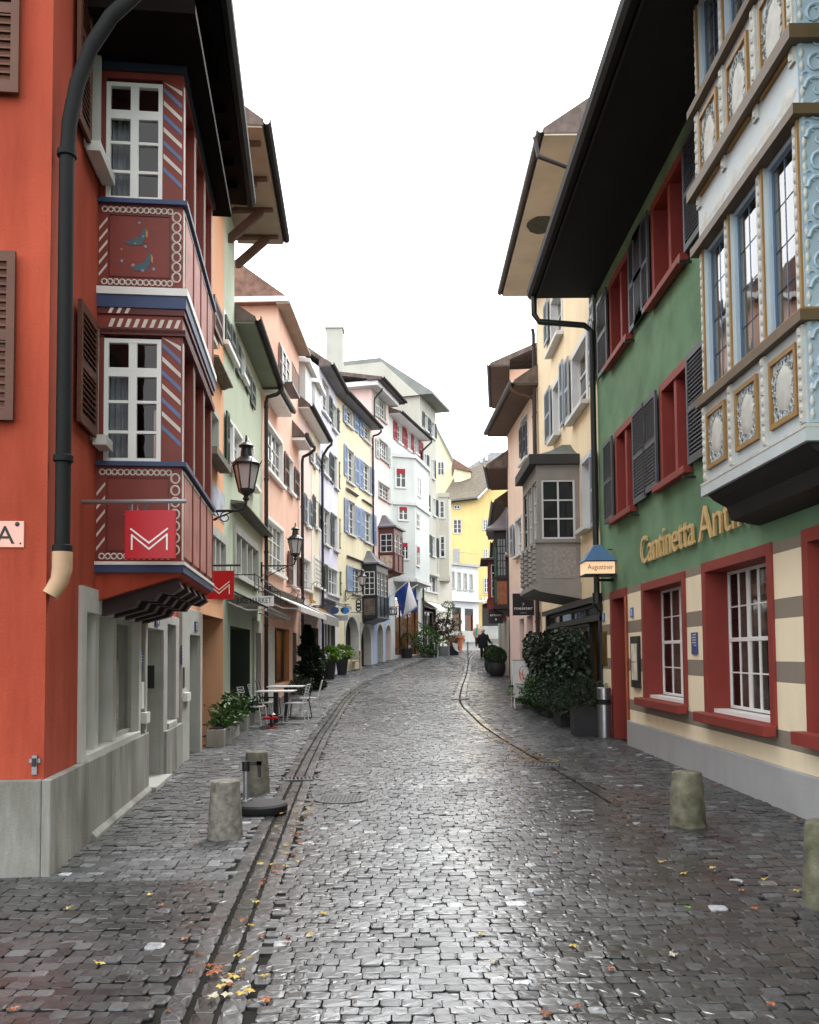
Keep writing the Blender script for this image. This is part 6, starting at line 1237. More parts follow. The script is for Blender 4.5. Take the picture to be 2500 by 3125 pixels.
lampat('large wall lantern on a scrolled bracket beside the painted oriel', 13.6,'2',1440,1262,-3.46); lampat('wall lantern on a scrolled bracket in front of the salmon house', 24.2,'5',1040,1297,-3.98); lampat('small wall lantern before the dark oriel up the street', 42.1,'7',710,1055,-2.98)
# ---- hanging signs
def hsign(name, label, Y, k, x0, y0, x1, y1, m, th=.03, bar=None, cat='sign', group=None, edge=None):
    F = facing(Y); u0,u1,z0,z1 = F.rect(Z(k,x0,y0), Z(k,x1,y1)); T = thing(name, label, cat, ((u0+u1)/2,Y,z0), 0, group)
    MB().box(F,u0,u1,-th/2,th/2,z0,z1).build('board', m, T, bevel=.004)
    if bar:
        xb0,xb1,yb = bar; a,zb_ = F.px(*Z(k,xb0,yb)); c,_ = F.px(*Z(k,xb1,yb)); b = MB(); b.tube([F.P(a,0,zb_),F.P(c,0,zb_)],.02 if Y < 10 else .018,8)
        for u in (u0+.06,u1-.06): b.tube([F.P(u,0,z1-.005),F.P(u,0,zb_)],.006,5)
        b.build('hanging_bar', GREYM if Y < 10 else IRON, T)
    return T,F,(u0,u1,z0,z1)
SIGNR = mat('signal_red_sign', (.47,.004,.012), .4, .04, 2, 0); WMARK = mat('white_mark', (.85,.84,.82), .5, .02, 2, 0)
def emblem(T,F,r):
    u0,u1,z0,z1 = r; w_,hh = u1-u0,z1-z0; P = lambda x,y:(u0+w_*x, z1-hh*y); t=.028*w_
    def stroke(pts):
        b = MB()
        for i in range(len(pts)-1):
            a,c = Vector(pts[i]),Vector(pts[i+1]); d=(c-a).normalized(); n=Vector((-d.y,d.x))*t*.55; a=a-d*t*.45; c=c+d*t*.45; b.plate(F,[tuple(a+n),tuple(c+n),tuple(c-n),tuple(a-n)],.0155+i*.0006,.019+i*.0006)
        b.build('emblem_stroke', WMARK, T)
    stroke([P(.145,.80),P(.145,.51),P(.485,.80),P(.84,.50),P(.84,.81)]); stroke([P(.125,.385),P(.485,.675),P(.845,.385)])
q = hsign('shop_sign','large red square shop sign with white zigzag M emblem before the oriel',7.75,'2',733,1262,1027,1543,SIGNR,bar=(418,1092,1212),group='red square shop signs'); emblem(*q)
q = hsign('shop_sign','smaller red square shop sign with white zigzag M emblem before the green house',15.6,'5',92,1353,395,1650,SIGNR,bar=(133,462,1297),group='red square shop signs'); emblem(*q)
INK = mat('black_ink',(.02,.02,.02),.6,.05,2,0)
T,F,r = hsign('shop_sign','long white board reading JUICE MARKET under the black railing',19.6,'5',398,1622,813,1726,WMARK,.05); text('JUICE', F, r[0]+.05, r[2]+.07, (r[3]-r[2])*.55, INK, T, width=(r[1]-r[0])*.29, v=.026, ext=.003); text('MARKET', F, r[0]+(r[1]-r[0])*.405, r[2]+.07, (r[3]-r[2])*.55, INK, T, width=(r[1]-r[0])*.54, v=.026, ext=.003)
BKS = mat('black_sign',(.012,.012,.013),.4,.05,2,0)
T,F,r = hsign('shop_sign','black hanging sign reading meister under the grey oriel',27.0,'B',1085,557,1312,786,BKS,.06); text('meister', F, (r[0]+r[1])/2, r[2]+(r[3]-r[2])*.26, (r[3]-r[2])*.15, WMARK, T, width=(r[1]-r[0])*.86, v=.031, ext=.004, align='C')
b = MB(); um=(r[0]+r[1])/2; b.box(F,um-.025,um+.02,.03,.035,r[2]+(r[3]-r[2])*.46,r[2]+(r[3]-r[2])*.57); b.box(F,um-.1,um+.1,.03,.034,r[2]+.07,r[2]+.085); b.build('small_mark', GREYM, T)
T,F,r = hsign('shop_sign','black sign reading airtours with a small white symbol beneath the dark timber oriel',33.4,'B',832,718,985,872,BKS,.06); text('airtours', F, r[0]+(r[1]-r[0])*.08, r[2]+(r[3]-r[2])*.5, (r[3]-r[2])*.17, WMARK, T, width=(r[1]-r[0])*.84, v=.031, ext=.004); MB().box(F,r[0]+(r[1]-r[0])*.45,r[0]+(r[1]-r[0])*.56,.03,.035,r[2]+(r[3]-r[2])*.22,r[2]+(r[3]-r[2])*.33).build('symbol', WMARK, T)
# lantern-shaped beer sign
Y=16.4; F=facing(Y); u0,u1,z0,z1=F.rect(Z('E',828,184),Z('E',1085,288)); T=thing('lantern_sign','house-shaped lantern sign reading Augustiner with a blue pyramid roof','sign',((u0+u1)/2,Y,z0)); w_=u1-u0
b=MB(); b.box(F,u0,u1,-w_,0,z0,z1); b.build('light_box', mat('peach_lit_panel',(.80,.52,.32),.4,.04,2,0,emit=.25), T); zt_=F.px(*Z('E',930,25))[1]; um=(u0+u1)/2
b=MB(); b.frustum(F,(u0-.03,u1+.03,-w_-.03,.03),(um-.06,um+.06,-w_/2-.06,-w_/2+.06),z1+.02,zt_); b.build('pyramid_roof', mat('steel_blue_paint',(.08,.17,.30),.4,.08,3,.05), T)
b=MB(); b.box(F,u0-.03,u1+.03,-w_-.03,.03,z1,z1+.02); b.box(F,u0-.02,u1+.02,-w_-.02,.02,z0-.02,z0); b.build('rim', BLACK, T); text('Augustiner',F,um,z0+(z1-z0)*.36,(z1-z0)*.42,mat('umber_letter',(.22,.12,.04),.6),T,width=w_*.88,v=.002,ext=.004,align='C')
b=MB(); b.tube([F.P(um,-w_/2,z0-.02),F.P(um,-w_/2,z0-.1),F.P(3.78,-w_/2,z0-.1)],.025,7); b.tube([F.P(3.78,-w_/2,z1+.25),F.P(um+.2,-w_/2,z1+.25)],.012,5); b.build('wall_arm', BLACK, T)
# street plate with a black letter on the gable face
hF = wallframe(LP[0],LP[1],'L'); G = Frame(hF.P(0,0,0)[:2], hF.n[:2], (-hF.a)[:2]); u0,u1,z0,z1 = G.rect(Z('2',-190,1322),Z('2',142,1478)); T=thing('name_plate','pink name plate with a black letter A beside the downpipe','sign',tuple(G.P(u1,0,z0))); MB().box(G,u0,u1,0,.012,z0,z1).build('plate', mat('salmon_enamel',(.78,.42,.33),.35,.04,3,0), T, bevel=.004)
q=G.px(*Z('2',-30,1460)); text('A',G,G.px(*Z('2',-22,1400))[0],z0+(z1-z0)*.14,(z1-z0)*.68,INK,T,width=(G.px(*Z('2',88,1400))[0]-G.px(*Z('2',-22,1400))[0]),v=.012,ext=.003)
b=MB(); n=10; cu_,cz=G.px(*Z('2',104,1342)); b.loft([[G.P(cu_+.018*f*math.cos(2*math.pi*i/n),v,cz+.018*f*math.sin(2*math.pi*i/n)) for i in range(n)] for f,v in ((1,.012),(.6,.02),(.05,.021))]); b.build('screw', BLACK, T); b=MB(); cu_,cz=G.px(*Z('2',122,1455)); b.loft([[G.P(cu_+.008*f*math.cos(2*math.pi*i/n),v,cz+.008*f*math.sin(2*math.pi*i/n)) for i in range(n)] for f,v in ((1,.012),(.05,.016))]); b.build('screw', BLACK, T)
u,z=G.px(*Z('3',205,1215)); T=thing('tap_bracket','small grey metal bracket screwed to the orange wall above the plinth','bracket',tuple(G.P(u,0,z-.06))); MB().box(G,u-.018,u+.018,0,.02,z-.07,z+.07).build('plate', GREYM, T); MB().box(G,u-.04,u+.04,0,.012,z+.015,z+.045).build('lug', GREYM, T); MB().box(G,u-.012,u+.012,.02,.04,z-.01,z+.05).build('hook', BLACK, T)
# small wall plaques
ENB = mat('blue_enamel',(.05,.07,.22),.35,.1,6,0); 
def plaque(name, label, F, k, x0,y0,x1,y1, m, th=.02, mark=None, group=None, cat='plaque', off=0.0, minw=.1):
    u0,u1,z0,z1 = F.rect(Z(k,x0,y0),Z(k,x1,y1)); 
    if u1-u0 < minw: c=(u0+u1)/2; u0,u1=c-minw/2,c+minw/2
    T=thing(name,label,cat,tuple(F.P((u0+u1)/2,0,z0)),0,group); MB().box(F,u0,u1,off,off+th,z0,z1).build('plate', m, T)
    if mark: b=MB(); w_,hh=u1-u0,z1-z0; [b.box(F,u0+w_*p,u0+w_*q,off+th,off+th+.003,z0+hh*r_,z0+hh*s) for p,q,r_,s in mark]; b.build('marking', WMARK, T)
    return T
F1=wallframe(LP[0],LP[1],'L'); F2=wallframe(LP[1],LP[2],'L'); FR=wallframe((3.8,-8.0),(3.8,17.8),'R'); FC=wallframe((3.8,17.8),(3.8,26),'R')
num=[(.42,.58,.15,.85),(.3,.42,.65,.78)]
plaque('number_plate','blue house number plate over the first grey doorway',F1,'3',880,330,902,402,ENB,mark=num,group='blue house number plates',off=.05); plaque('number_plate','blue house number plate over the peach house doorway',F2,'3',1112,377,1126,436,ENB,mark=num,group='blue house number plates',off=.07)
plaque('number_plate','blue house number plate between the red door and first red window',FR,'E',1226,590,1250,670,mat('mid_blue_enamel',(.08,.16,.42),.35),mark=num,group='blue house number plates'); plaque('number_plate','blue house number plate left of the red restaurant door',FC,'E',978,640,998,710,mat('mid_blue_enamel',(.08,.16,.42)),mark=num,group='blue house number plates')
L5=[(.12,.6,.88,.91),(.12,.8,.76,.79),(.12,.7,.64,.67),(.12,.75,.52,.55),(.12,.5,.4,.43)]
plaque('history_plaque','dark blue history plaque between the two red restaurant windows',FR,'G',676,713,716,856,ENB,mark=L5,group='dark blue history plaques'); plaque('history_plaque','dark blue history plaque beside the grey shop window',F1,'3',806,545,828,685,ENB,mark=L5,group='dark blue history plaques'); plaque('history_plaque','dark blue history plaque on the peach pier between slit window and doorway',F1,'3',1036,517,1056,628,ENB,mark=L5,group='dark blue history plaques',off=.052)
plaque('brass_plaque','dull brass plaque left of the red restaurant door',FC,'E',972,800,1020,1090,mat('dull_brass',(.16,.11,.03),.4,.2,4,.05,metal=.6))
T=plaque('menu_case','tall black framed menu case with pale pages beside the red door',FR,'E',1242,842,1318,1294,BLACK,.05,cat='menu case'); u0,u1,z0,z1=FR.rect(Z('E',1254,905),Z('E',1308,1225)); MB().box(FR,u0,u1,.051,.056,z0,z1).build('menu_page', mat('cream_paper',(.66,.62,.48),.6,.25,5,0), T); MB().box(FR,u0,u1,.0565,.058,(z0+z1)/2-.006,(z0+z1)/2+.006).build('page_fold', GREYM, T)
plaque('intercom','tall white intercom panel beside the first doorway',F1,'3',808,733,832,882,WHITE,.04); plaque('letter_box','small white letter box under the intercom panel',F1,'3',812,912,833,966,WHITE,.09,cat='letter box')
plaque('poster_frame','black framed notice on the peach pier',F1,'3',1040,645,1064,760,BLACK,.03,cat='notice',off=.052); plaque('letter_box','small white letter box under the black framed notice',F1,'3',1042,796,1062,838,WHITE,.09,cat='letter box',off=.052)
# flags
def flag(label, Y, corners, mats, split=True, amp=.1):
    F=facing(Y); A,B,C,D=[Vector(F.px(*Z('7',*q))) for q in corners]; T=thing('flag',label,'flag',(A.x,Y,A.y),0,'blue and white flags'); N=12
    def tri(P,Q,R_,m,nm):
        vs=[];fs=[];idx={}
        for i in range(N+1):
            for j in range(N+1-i):
                q=P+(Q-P)*(i/N)+(R_-P)*(j/N); idx[(i,j)]=len(vs); vs.append(F.P(q.x, amp*math.sin((q.x*5+q.y*1.5)*1.2), q.y))
        for i in range(N):
            for j in range(N-i):
                fs.append((idx[(i,j)],idx[(i+1,j)],idx[(i,j+1)]))
                if j < N-i-1: fs.append((idx[(i+1,j)],idx[(i+1,j+1)],idx[(i,j+1)]))
        b=MB(); b.add(vs,fs); o=b.build(nm,m,T,smooth=True); s=o.modifiers.new('cloth','SOLIDIFY'); s.thickness=.006
    tri(A,B,C,mats[0],'blue_cloth'); tri(A,C,D,mats[1],'white_cloth' if split else 'cloth_fold'); return T,F
FB=mat('royal_blue_cloth',(.015,.045,.21),.8,.1,5,.2,80); FW=mat('white_cloth',(.68,.68,.68),.8,.04,5,.2,80)
T,F=flag('large blue and white diagonal flag hanging over the street',49.5,((1200,945),(1055,1072),(1137,1325),(1292,1214)),(FB,FW)); a=F.px(*Z('7',985,1118)); c=F.px(*Z('7',1215,925)); MB().tube([F.P(a[0],-.2,a[1]),F.P(c[0],0,c[1])],.025,7).build('pole', WHITE, T)
T,F=flag('blue flag mostly hidden behind the large diagonal flag',51.0,((1275,1005),(1238,1050),(1215,1280),(1290,1270)),(FB,FB),False); a=F.px(*Z('7',1215,1030)); c=F.px(*Z('7',1300,978)); MB().tube([F.P(a[0],0,a[1]),F.P(c[0],0,c[1])],.025,7).build('pole', WHITE, T)
# projecting shop signs up the street
def disc(name,label,Y,k,x0,y0,x1,y1,m,th=.05,cat='sign',edge=None,wall=None,marks=0):
    F=facing(Y); u0,u1,z0,z1=F.rect(Z(k,x0,y0),Z(k,x1,y1)); cu_,cz=(u0+u1)/2,(z0+z1)/2; n=28; T=thing(name,label,cat,(cu_,Y,z0))
    rg=lambda f,v:[F.P(cu_+(u1-u0)/2*f*math.cos(2*math.pi*i/n),v,cz+(z1-z0)/2*f*math.sin(2*math.pi*i/n)) for i in range(n)]
    b=MB(); b.loft([rg(1,-th/2),rg(1,th/2)]); b.build('disc', m, T); b=MB()
    if wall is not None: b.tube([F.P(wall,0,z1+.12),F.P(u1,0,z1+.12)],.018,6); b.tube([F.P(u0+.15,0,z1+.12),F.P(u0+.15,0,cz)],.01,5); b.tube([F.P(u1-.15,0,z1+.12),F.P(u1-.15,0,cz)],.01,5); b.build('arm', IRON, T)
    if marks: b=MB(); [b.box(F,cu_-(u1-u0)*.3+(u1-u0)*.6*i/marks,cu_-(u1-u0)*.3+(u1-u0)*.6*(i+.6)/marks,th/2,th/2+.004,cz-.04,cz+.05) for i in range(marks)]; b.build('lettering', mat('umber_letter',(.22,.12,.04)), T)
    return T
disc('oval_sign','orange oval shop sign with dark lettering beside the lavender house',34.5,'5',1214,1752,1368,1842,mat('apricot_sign',(.72,.40,.12),.5),wall=-3.7,marks=8); disc('oval_sign','dark blue oval shop sign partly turned away',37.0,'5',1408,1735,1500,1806,mat('navy_sign',(.015,.05,.13),.4),wall=-3.5); disc('oval_sign','bright blue oval shop sign above the grey board',38.5,'5',1517,1736,1608,1806,mat('azure_sign',(.02,.20,.50),.4),wall=-3.4)
hsign('shop_sign','pale grey shop board below the blue oval signs',38.4,'5',1420,1822,1596,1876,mat('pale_grey_sign',(.42,.43,.42),.5),.05); T,F,r=hsign('shop_sign','narrow upright white sign with black rings beside the dark oriel',43.2,'7',652,1140,690,1262,WMARK,.06)
b=MB(); [b.torus(F,(r[0]+r[1])/2,r[2]+(r[3]-r[2])*f,.034,.11,.035,14,5) for f in (.2,.5,.8)]; b.build('ring_mark', INK, T); b=MB(); z=r[3]+.05; b.tube([F.P(r[0]-.9,0,z),F.P(r[1]+.1,0,z)],.015,5); b.tube([F.P(r[0]-.9,0,r[2]-.05),F.P(r[1]+.1,0,r[2]-.05)],.015,5); b.build('wall_arm', IRON, T)
T,F,r=hsign('shop_sign','square white sign with a scroll mark in a black frame beside the flag',47.5,'7',1005,1232,1066,1292,WMARK,.05); b=MB(); [b.box(F,*q) for q in ((r[0]-.06,r[0],-.03,.03,r[2]-.06,r[3]+.06),(r[1],r[1]+.06,-.03,.03,r[2]-.06,r[3]+.06),(r[0],r[1],-.03,.03,r[3],r[3]+.06),(r[0],r[1],-.03,.03,r[2]-.06,r[2]))]; b.tube([F.P(r[0]-.5,0,r[3]+.1),F.P(r[1]+.5,0,r[3]+.1)],.015,5); b.build('frame', BLACK, T); b=MB(); [b.torus(F,r[0]+(r[1]-r[0])*f,(r[2]+r[3])/2,.028,.14,.03,12,4,sz=1.2) for f in (.35,.65)]; b.build('scroll_mark', GREYM, T)
# golden boot sign on its bracket
F=facing(34.0); cu_,cz=F.px(*Z('5',1210,1645)); s_=.0034; T=thing('boot_sign','gilded boot hanging from a curly iron bracket by the pink and cream house','sign',(cu_,34,cz-.2)); P=lambda x,y:(cu_+(x-1210)*s_,cz-(y-1645)*s_); b=MB(); b.plate(F,[P(*q) for q in ((1185,1600),(1222,1600),(1220,1660),(1252,1680),(1250,1692),(1180,1690),(1178,1660))],-.05,.05); b.build('boot', mat('gilded_letter',(.62,.42,.17)), T, bevel=.02)
b=MB(); wx=-3.72; b.tube([F.P(wx,0,cz+.55),F.P(wx+.25,0,cz+.68),F.P(cu_,0,cz+.5),F.P(cu_,0,cz+.18)],.012,5); b.tube([F.P(wx,0,cz-.3),F.P(wx+.5,0,cz-.35),F.P(cu_+.3,0,cz-.28)],.03,6); b.torus(F,wx+.3,cz+.5,0,.1,.008,14,4); b.build('bracket', IRON, T)
F=facing(28.5); cu_,cz=F.px(*Z('5',955,1655)); T=thing('scroll_sign','small gilt plate on a curly iron bracket on the salmon house','sign',(cu_,28.5,cz-.2)); MB().box(F,cu_-.04,cu_+.07,-.02,.02,cz-.18,cz+.2).build('plate', mat('gilded_letter',(.62,.42,.17)), T); b=MB(); b.tube([F.P(-3.95,0,cz+.42),F.P(cu_+.75,0,cz+.35)],.01,5); [b.torus(F,cu_+.2+.22*i,cz+.12-.1*i,0,.13,.008,16,4) for i in range(3)]; b.tube([F.P(cu_-.07,0,cz-.4),F.P(cu_-.07,0,cz+.45)],.01,5); b.build('bracket', IRON, T)
F=facing(79.0); a=F.px(*Z('B',732,572)); c=F.px(*Z('B',815,572)); T=thing('gilt_bracket','gilt sign bracket on the yellow house wall','sign bracket',(a[0],79,a[1])); b=MB(); b.tube([F.P(a[0],0,a[1]),F.P(c[0],0,a[1])],.05,6); b.tube([F.P(a[0],0,a[1]-.9),F.P(a[0]+.6,0,a[1]-.7),F.P(c[0]-.3,0,a[1]-.1)],.05,6); b.torus(F,a[0]+.7,a[1]-.35,0,.25,.04,12,5); b.build('scrollwork', mat('gilded_letter',(.62,.42,.17)), T)
# steel posts
def post(label,x,y,hgt): 
    p=base(x,y); T=thing('steel_post',label,'post',onto(p),0,'slim steel posts across the street',world=False); MB().lathe([(.0,-.02),(.055,-.02),(.05,.02),(.042,.05),(.042,hgt-.12),(.0,hgt-.12)],(0,0,0),12).build('shaft', mat('brushed_steel',(.42,.44,.46)), T, smooth='auto'); MB().lathe([(.044,hgt-.16),(.05,hgt-.13),(.05,hgt-.02),(.03,hgt),(.0,hgt)],(0,0,0),12).build('cap', mat('grey_metal',(.3,.31,.32)), T)
post('slim steel post nearest the leafy shop plants',1326,2006,.85); post('slim steel post beside the grey plant box',1337,2011,.85); post('slim steel post before the white draped pot',1371,2012,.95); post('slim steel post alone in the middle of the street',1428,2012,1.0); post('slim steel post under the hand of the walking man',1502,2011,1.0)
# plants before the shops at the far left
p=base(1242,2008); T=thing('topiary','dark clipped topiary in a black pot beside the lit shop window','potted plant',onto(p),world=False); MB().lathe([(.0,0),(.3,0),(.36,.55),(.33,.55),(.0,.5)],(0,0,0),18).build('pot', POTB, T); P,N=blob(700,(0,0,.95),(.36,.36,.55),.1,.6,4,.5); leaves(P,N,.1,droop=0).build('foliage', LMID, T)
shrub('tall leafy shop plant with pale flowers left of the steel posts',onto(base(1303,2002)),(.75,.6,.95),1500,LEAF,.16,31,flowers=14,cat='shop plant')
shrub('bushy dark shop plant at the foot of the leafy one',onto(base(1310,2006)),(.6,.45,.42),700,LMID,.13,33,cat='shop plant')
p=base(1352,1999); T=thing('potted_tree','small potted tree with russet crown in a grey box','potted tree',onto(p),world=False); MB().box(ID,-.4,.4,-.35,.35,0,.55).build('box', mat('grey_planter',(.16,.17,.17),.7), T, bevel=.01); MB().tube([(0,0,.5),(.03,0,1.0),(0,0,1.5)],[.04,.035,.02],7).build('trunk', mat('dark_bark',(.05,.035,.025)), T); P,N=blob(800,(0,0,1.75),(.62,.55,.5),.3,.3,8); leaves(P,N,.14).build('crown', LRUST, T)
p=base(1383,1999); T=thing('draped_pot','black pot with a pale cloth draped over it and flowers','potted plant',onto(p),world=False); MB().lathe([(.0,0),(.34,0),(.4,.5),(.0,.5)],(0,0,0),18).build('pot', POTB, T); b=MB(); b.add([(-.05,-.42,.75),(.25,-.42,.7),(.3,-.44,.3),(.38,-.5,.12),(.12,-.45,.3),(0,-.43,.5)],[(0,1,2,3,4,5)]); b.build('cloth', FW, T); P,N=blob(300,(-.1,0,.9),(.4,.35,.35),.3,.3,9); leaves(P,N,.13).build('foliage', LMID, T)
p=base(1391,1990); T=thing('terracotta_pot','large orange terracotta pot at the shop corner','pot',onto(p),world=False); MB().lathe([(.0,0),(.42,0),(.52,.85),(.62,.9),(.62,1.1),(.56,1.1),(.5,.95),(.0,.9)],(0,0,0),22).build('body', mat('terracotta',(.58,.18,.08),.8,.1,4,.2), T, smooth='auto'); MB().lathe([(.0,.9),(.49,.92),(.0,.95)],(0,0,0),18).build('soil', SOIL, T)
p=base(1368,1990); T=thing('cloud_tree','cloud pruned tree with round green pads before the white shop','tree',(p.x+.0,p.y+1.0,p.z),world=False); MB().tube([(0,0,-.1),(.15,0,.9),(-.1,.05,1.8),(.1,0,2.9)],[.09,.08,.06,.03],8).build('trunk', mat('dark_bark',(.05,.035,.025)), T); b=MB()
for i,(x,z,rr) in enumerate(((-.45,1.0,.42),(.55,1.25,.45),(-.6,1.75,.48),(.5,2.0,.5),(-.25,2.4,.5),(.45,2.75,.42),(.05,3.15,.45),(.75,.8,.4))):
    P,N=blob(330,(x,.0,z),(rr,rr,rr*.5),.1,.5,40+i); leaves(P,N,.1,b,0)
b.build('crown', LMID, T)
# ---- people
def person(label, loc, rz, coatm, coat_hem, hairm, trm, scale=1, stride=.16, hunch=.06, arm=None, extra=None):
    T=thing('person',label,'person',loc,rz,None,world=False); T.scale=(scale,)*3
    V=[(0,0,.92),(0,hunch*.4,1.12),(0,hunch,1.36),(0,hunch*1.5,1.47),(0,hunch*1.9,1.56),(0,hunch*2.0,1.66),(-.19,hunch,1.38),(-.27,hunch-.02,1.12),(-.3,hunch+.06,.88),(-.31,hunch+.09,.79),(.19,hunch,1.38)]
    rt=arm or [(.30,hunch+.02,1.13),(.44,hunch+.1,.92),(.49,hunch+.13,.85)]; V+=rt; V+=[(-.09,0,.88),(-.1,stride*.6,.5),(-.1,stride*.3,.1),(-.1,stride*.3+.15,.04),(.09,0,.88),(.1,-stride*.2,.5),(.1,-stride,.12),(.1,-stride+.14,.04)]
    E=[(0,1),(1,2),(2,3),(3,4),(4,5),(2,6),(6,7),(7,8),(8,9),(2,10),(10,11),(11,12),(12,13),(0,14),(14,15),(15,16),(16,17),(0,18),(18,19),(19,20),(20,21)]
    rad=[.13,.13,.14,.055,.085,.075,.065,.045,.032,.028,.065,.045,.032,.028,.085,.058,.04,.03,.085,.058,.04,.03]
    me=bpy.data.meshes.new('body'); me.from_pydata(V,E,[]); o=bpy.data.objects.new('body',me); COL.objects.link(o); o.parent=T; me.materials.append(mat('skin_tone',(.45,.26,.18),.6,.1,8,.05)); s=o.modifiers.new('skin','SKIN'); o.modifiers.new('sub','SUBSURF').levels=1; o.modifiers['sub'].render_levels=2
    for d,r in zip(me.skin_vertices[0].data,rad): d.radius=(r,r)
    me.skin_vertices[0].data[0].use_root=True
    el=lambda z,rx,ry,y: [(rx*math.cos(2*math.pi*i/18),y+ry*math.sin(2*math.pi*i/18),z) for i in range(18)]
    b=MB(); b.loft([el(coat_hem,.29,.21,.0),el(coat_hem+.02,.295,.215,0),el(.95,.265,.19,.0),el(1.12,.25,.18,hunch*.4),el(1.3,.26,.17,hunch*.9),el(1.4,.215,.135,hunch*1.1),el(1.46,.12,.1,hunch*1.4),el(1.5,.08,.08,hunch*1.5)])
    for sh,e_,w_ in ((V[6],V[7],V[8]),(V[10],V[11],V[12])): b.tube([Vector(sh)+Vector((0,0,.02)),e_,w_],[.095,.08,.06],12)
    b.build('coat',coatm,T,smooth=True)
    for hp_,k_,a_ in ((V[14],V[15],V[16]),(V[18],V[19],V[20])): MB().tube([hp_,k_,a_],[.115,.085,.07],12).build('trouser_leg',trm,T,smooth=True)
    for a_,t_ in ((V[16],V[17]),(V[20],V[21])): 
        b=MB(); b.tube([Vector(a_)+Vector((0,-.06,-.06)),Vector(a_)+Vector((0,.02,-.05)),Vector(t_)+Vector((0,.05,-.0))],[.045,.055,.04],10); b.build('shoe',BLACK,T,smooth=True)
    hx,hy,hz=V[5]; b=MB(); b.lathe([(.02,-.13),(.085,-.1),(.108,-.02),(.105,.05),(.07,.1),(.0,.118)],(hx,hy-.02,hz-.005),16); b.build('hair',hairm,T,smooth=True)
    b=MB()
    for s_ in (-1,1): b.lathe([(.0,-.03),(.015,0),(.0,.03)],(hx+s_*.1,hy+.015,hz-.05),6)
    b.lathe([(.012,-.02),(.018,0),(.005,.03)],(hx,hy+.1,hz-.05),6); b.build('ear_and_nose',mat('skin_tone',(.45,.26,.18)),T)
    for hnd,fw in ((V[9],V[8]),(V[13],V[12])):
        hnd=Vector(hnd); d=(hnd-Vector(fw)).normalized(); b=MB(); sd=d.cross(Vector((0,1,0))).normalized()
        for i in range(4): q=hnd+sd*(.012*(i-1.5)*1.4); L_=(.065,.078,.074,.058)[i]; b.tube([q,q+d*L_*.5+Vector((0,.008,0)),q+d*L_+Vector((0,.028,0))],[.009,.009,.007],6)
        q=hnd+Vector((0,.025,0)); b.tube([q,q+d*.03+Vector((0,.02,0)),q+d*.055+Vector((0,.03,0))],[.011,.01,.008],6); b.build('fingers',mat('skin_tone',(.45,.26,.18)),T)
    return T
p=base(1476,2010); person('grey haired person in a long black coat walking away up the street',onto(p),0,mat('black_wool_coat',(.01,.01,.012),.9,.2,10,.3,60),.62,mat('grey_hair',(.5,.5,.48),.8,.1,10,.2),mat('black_trousers',(.012,.012,.014),.9,.1,6,0),.97)
p=base(1458,1975); person('person in a beige jacket with teal scarf walking behind the black coated man',onto(p),R(180),mat('beige_jacket',(.36,.24,.17),.9,.1,6,.2),.72,mat('fair_hair',(.55,.45,.33),.8),mat('dark_trousers',(.02,.02,.025),.9),1.0,.08,.02,[(.27,.04,1.13),(.28,.14,.9),(.27,.18,.82)])
T=[o for o in bpy.data.objects if o.get('label','').startswith('person in a beige')][0]; MB().tube([(.06,.12,1.46),(.07,.2,1.3),(.08,.22,.9)],[.05,.06,.05],8).build('scarf',mat('teal_scarf',(.02,.2,.22),.9),T)
# ---- fallen leaves
COLS={'y':mat('yellow_leaf',(.42,.30,.07),.5,.25,30,0),'o':mat('orange_leaf',(.26,.085,.03),.5,.25,30,0),'p':mat('pale_leaf',(.36,.33,.24),.5,.2,30,0),'g':mat('green_leaf',(.12,.30,.04),.5,.2,30,0),'b':mat('brown_leaf',(.16,.06,.03),.5,.25,30,0)}
NAMEC={'y':'yellow','o':'orange','p':'pale','g':'bright green','b':'brown'}
def leafmesh(m,s):
    b=MB(); n=14; vs=[(0,0,.004)]+[(s*(1 if i%2==0 else .62)*math.cos(2*math.pi*i/n)*(1.15 if i==0 else .85),s*(1 if i%2==0 else .62)*math.sin(2*math.pi*i/n)*.8,.006*math.sin(i*1.9)) for i in range(n)]; b.add(vs,[(0,1+i,1+(i+1)%n) for i in range(n)]); b.tube([(-s*.6,0,.004),(-s*1.3,.01,.008)],.002,4); return b
a=lambda x,y:(x/1.38,2400+y/1.38); c=lambda x,y:(1250+x/1.38,2300+y/1.38)
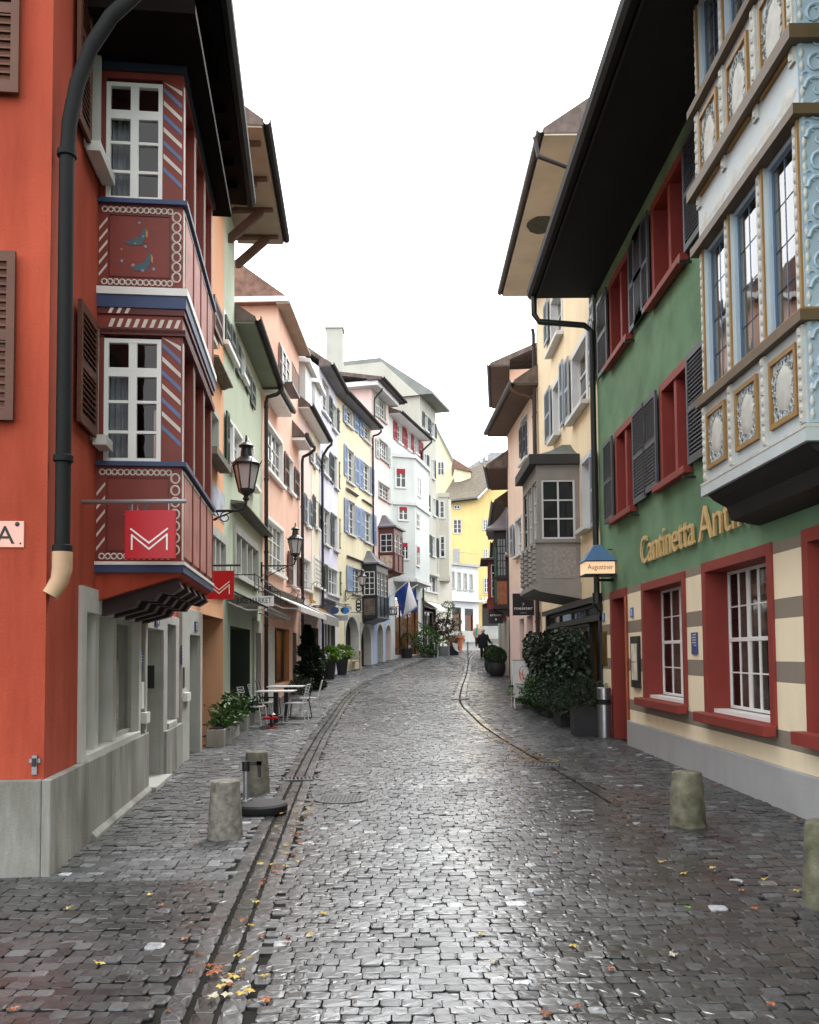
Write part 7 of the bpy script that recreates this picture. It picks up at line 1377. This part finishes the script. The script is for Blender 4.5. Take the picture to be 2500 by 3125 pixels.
LV=[(a(285,520),'y'),(a(630,463),'y'),(a(680,508),'o'),(a(1365,543),'y'),(a(1305,633),'y'),(a(1165,173),'y'),(a(1185,118),'y'),(a(955,830),'p'),(a(985,812),'y'),(a(900,893),'p'),(a(955,888),'p'),(a(1012,882),'y'),(a(1048,870),'y'),(a(1120,910),'o'),(a(775,650),'o'),(a(1020,572),'o'),(a(420,755),'y'),(a(60,948),'o'),(a(825,247),'o'),(a(930,852),'y'),(a(905,790),'o'),(a(1215,640),'b'),(a(1210,672),'b'),(c(625,418),'o'),(c(1057,462),'y'),(c(1155,512),'y'),(c(1275,487),'y'),(c(1490,537),'y'),(c(1630,585),'y'),(c(1175,657),'g'),(c(1400,582),'o'),(c(1455,660),'o'),(c(300,768),'y'),(c(355,880),'p'),(c(690,818),'y'),(c(1110,855),'p'),(c(848,915),'o'),(c(1525,1067),'o'),(c(705,1077),'b'),(c(1290,137),'o'),(c(1620,278),'o'),(c(1472,372),'b'),(c(460,135),'y'),(c(575,1105),'b')]
random.seed(3)
for (q,k) in LV:
    p=base(*q); s=random.uniform(.022,.036)*(1.15 if p.y<5 else 1); o=leafmesh(COLS[k],s).build('fallen_leaf',COLS[k]); o.location=(p.x,p.y,p.z+.014); o.rotation_euler=(random.uniform(-.12,.12),random.uniform(-.12,.12),random.uniform(0,6.28)); tag(o,f'{NAMEC[k]} fallen leaf lying flat on the wet cobblestones' if k!='g' else 'single bright green fallen leaf on the dark wet cobbles','leaf','fallen leaves on the cobbles')
b=MB(); random.seed(9)
for (x,y,n_,sx,sy) in ((1537,2262,16,.10,.22),(1572,2293,14,.10,.25),(1618,2320,46,.24,.32),(925,2500,26,.08,.7),(850,2650,18,.08,.6),(690,2950,16,.1,.35)):
    p=base(x,y)
    for i in range(n_):
        X,Y_=p.x+random.gauss(0,sx),p.y+random.gauss(0,sy); b.m=random.choice((0,0,1,2,2)); l=leafmesh(None,random.uniform(.018,.034)); r_=random.uniform(0,6.28); co_,si=math.cos(r_),math.sin(r_); b.add([(X+v[0]*co_-v[1]*si,Y_+v[0]*si+v[1]*co_,gz(Y_)+.006+v[2]+random.uniform(0,.008)) for v in l.v],l.f)
o=b.build('leaf_litter',[COLS['y'],COLS['o'],COLS['b']]); o['kind']='stuff'; o['label']='soggy brown and yellow leaf litter gathered in the gutters'; o['category']='leaf litter'
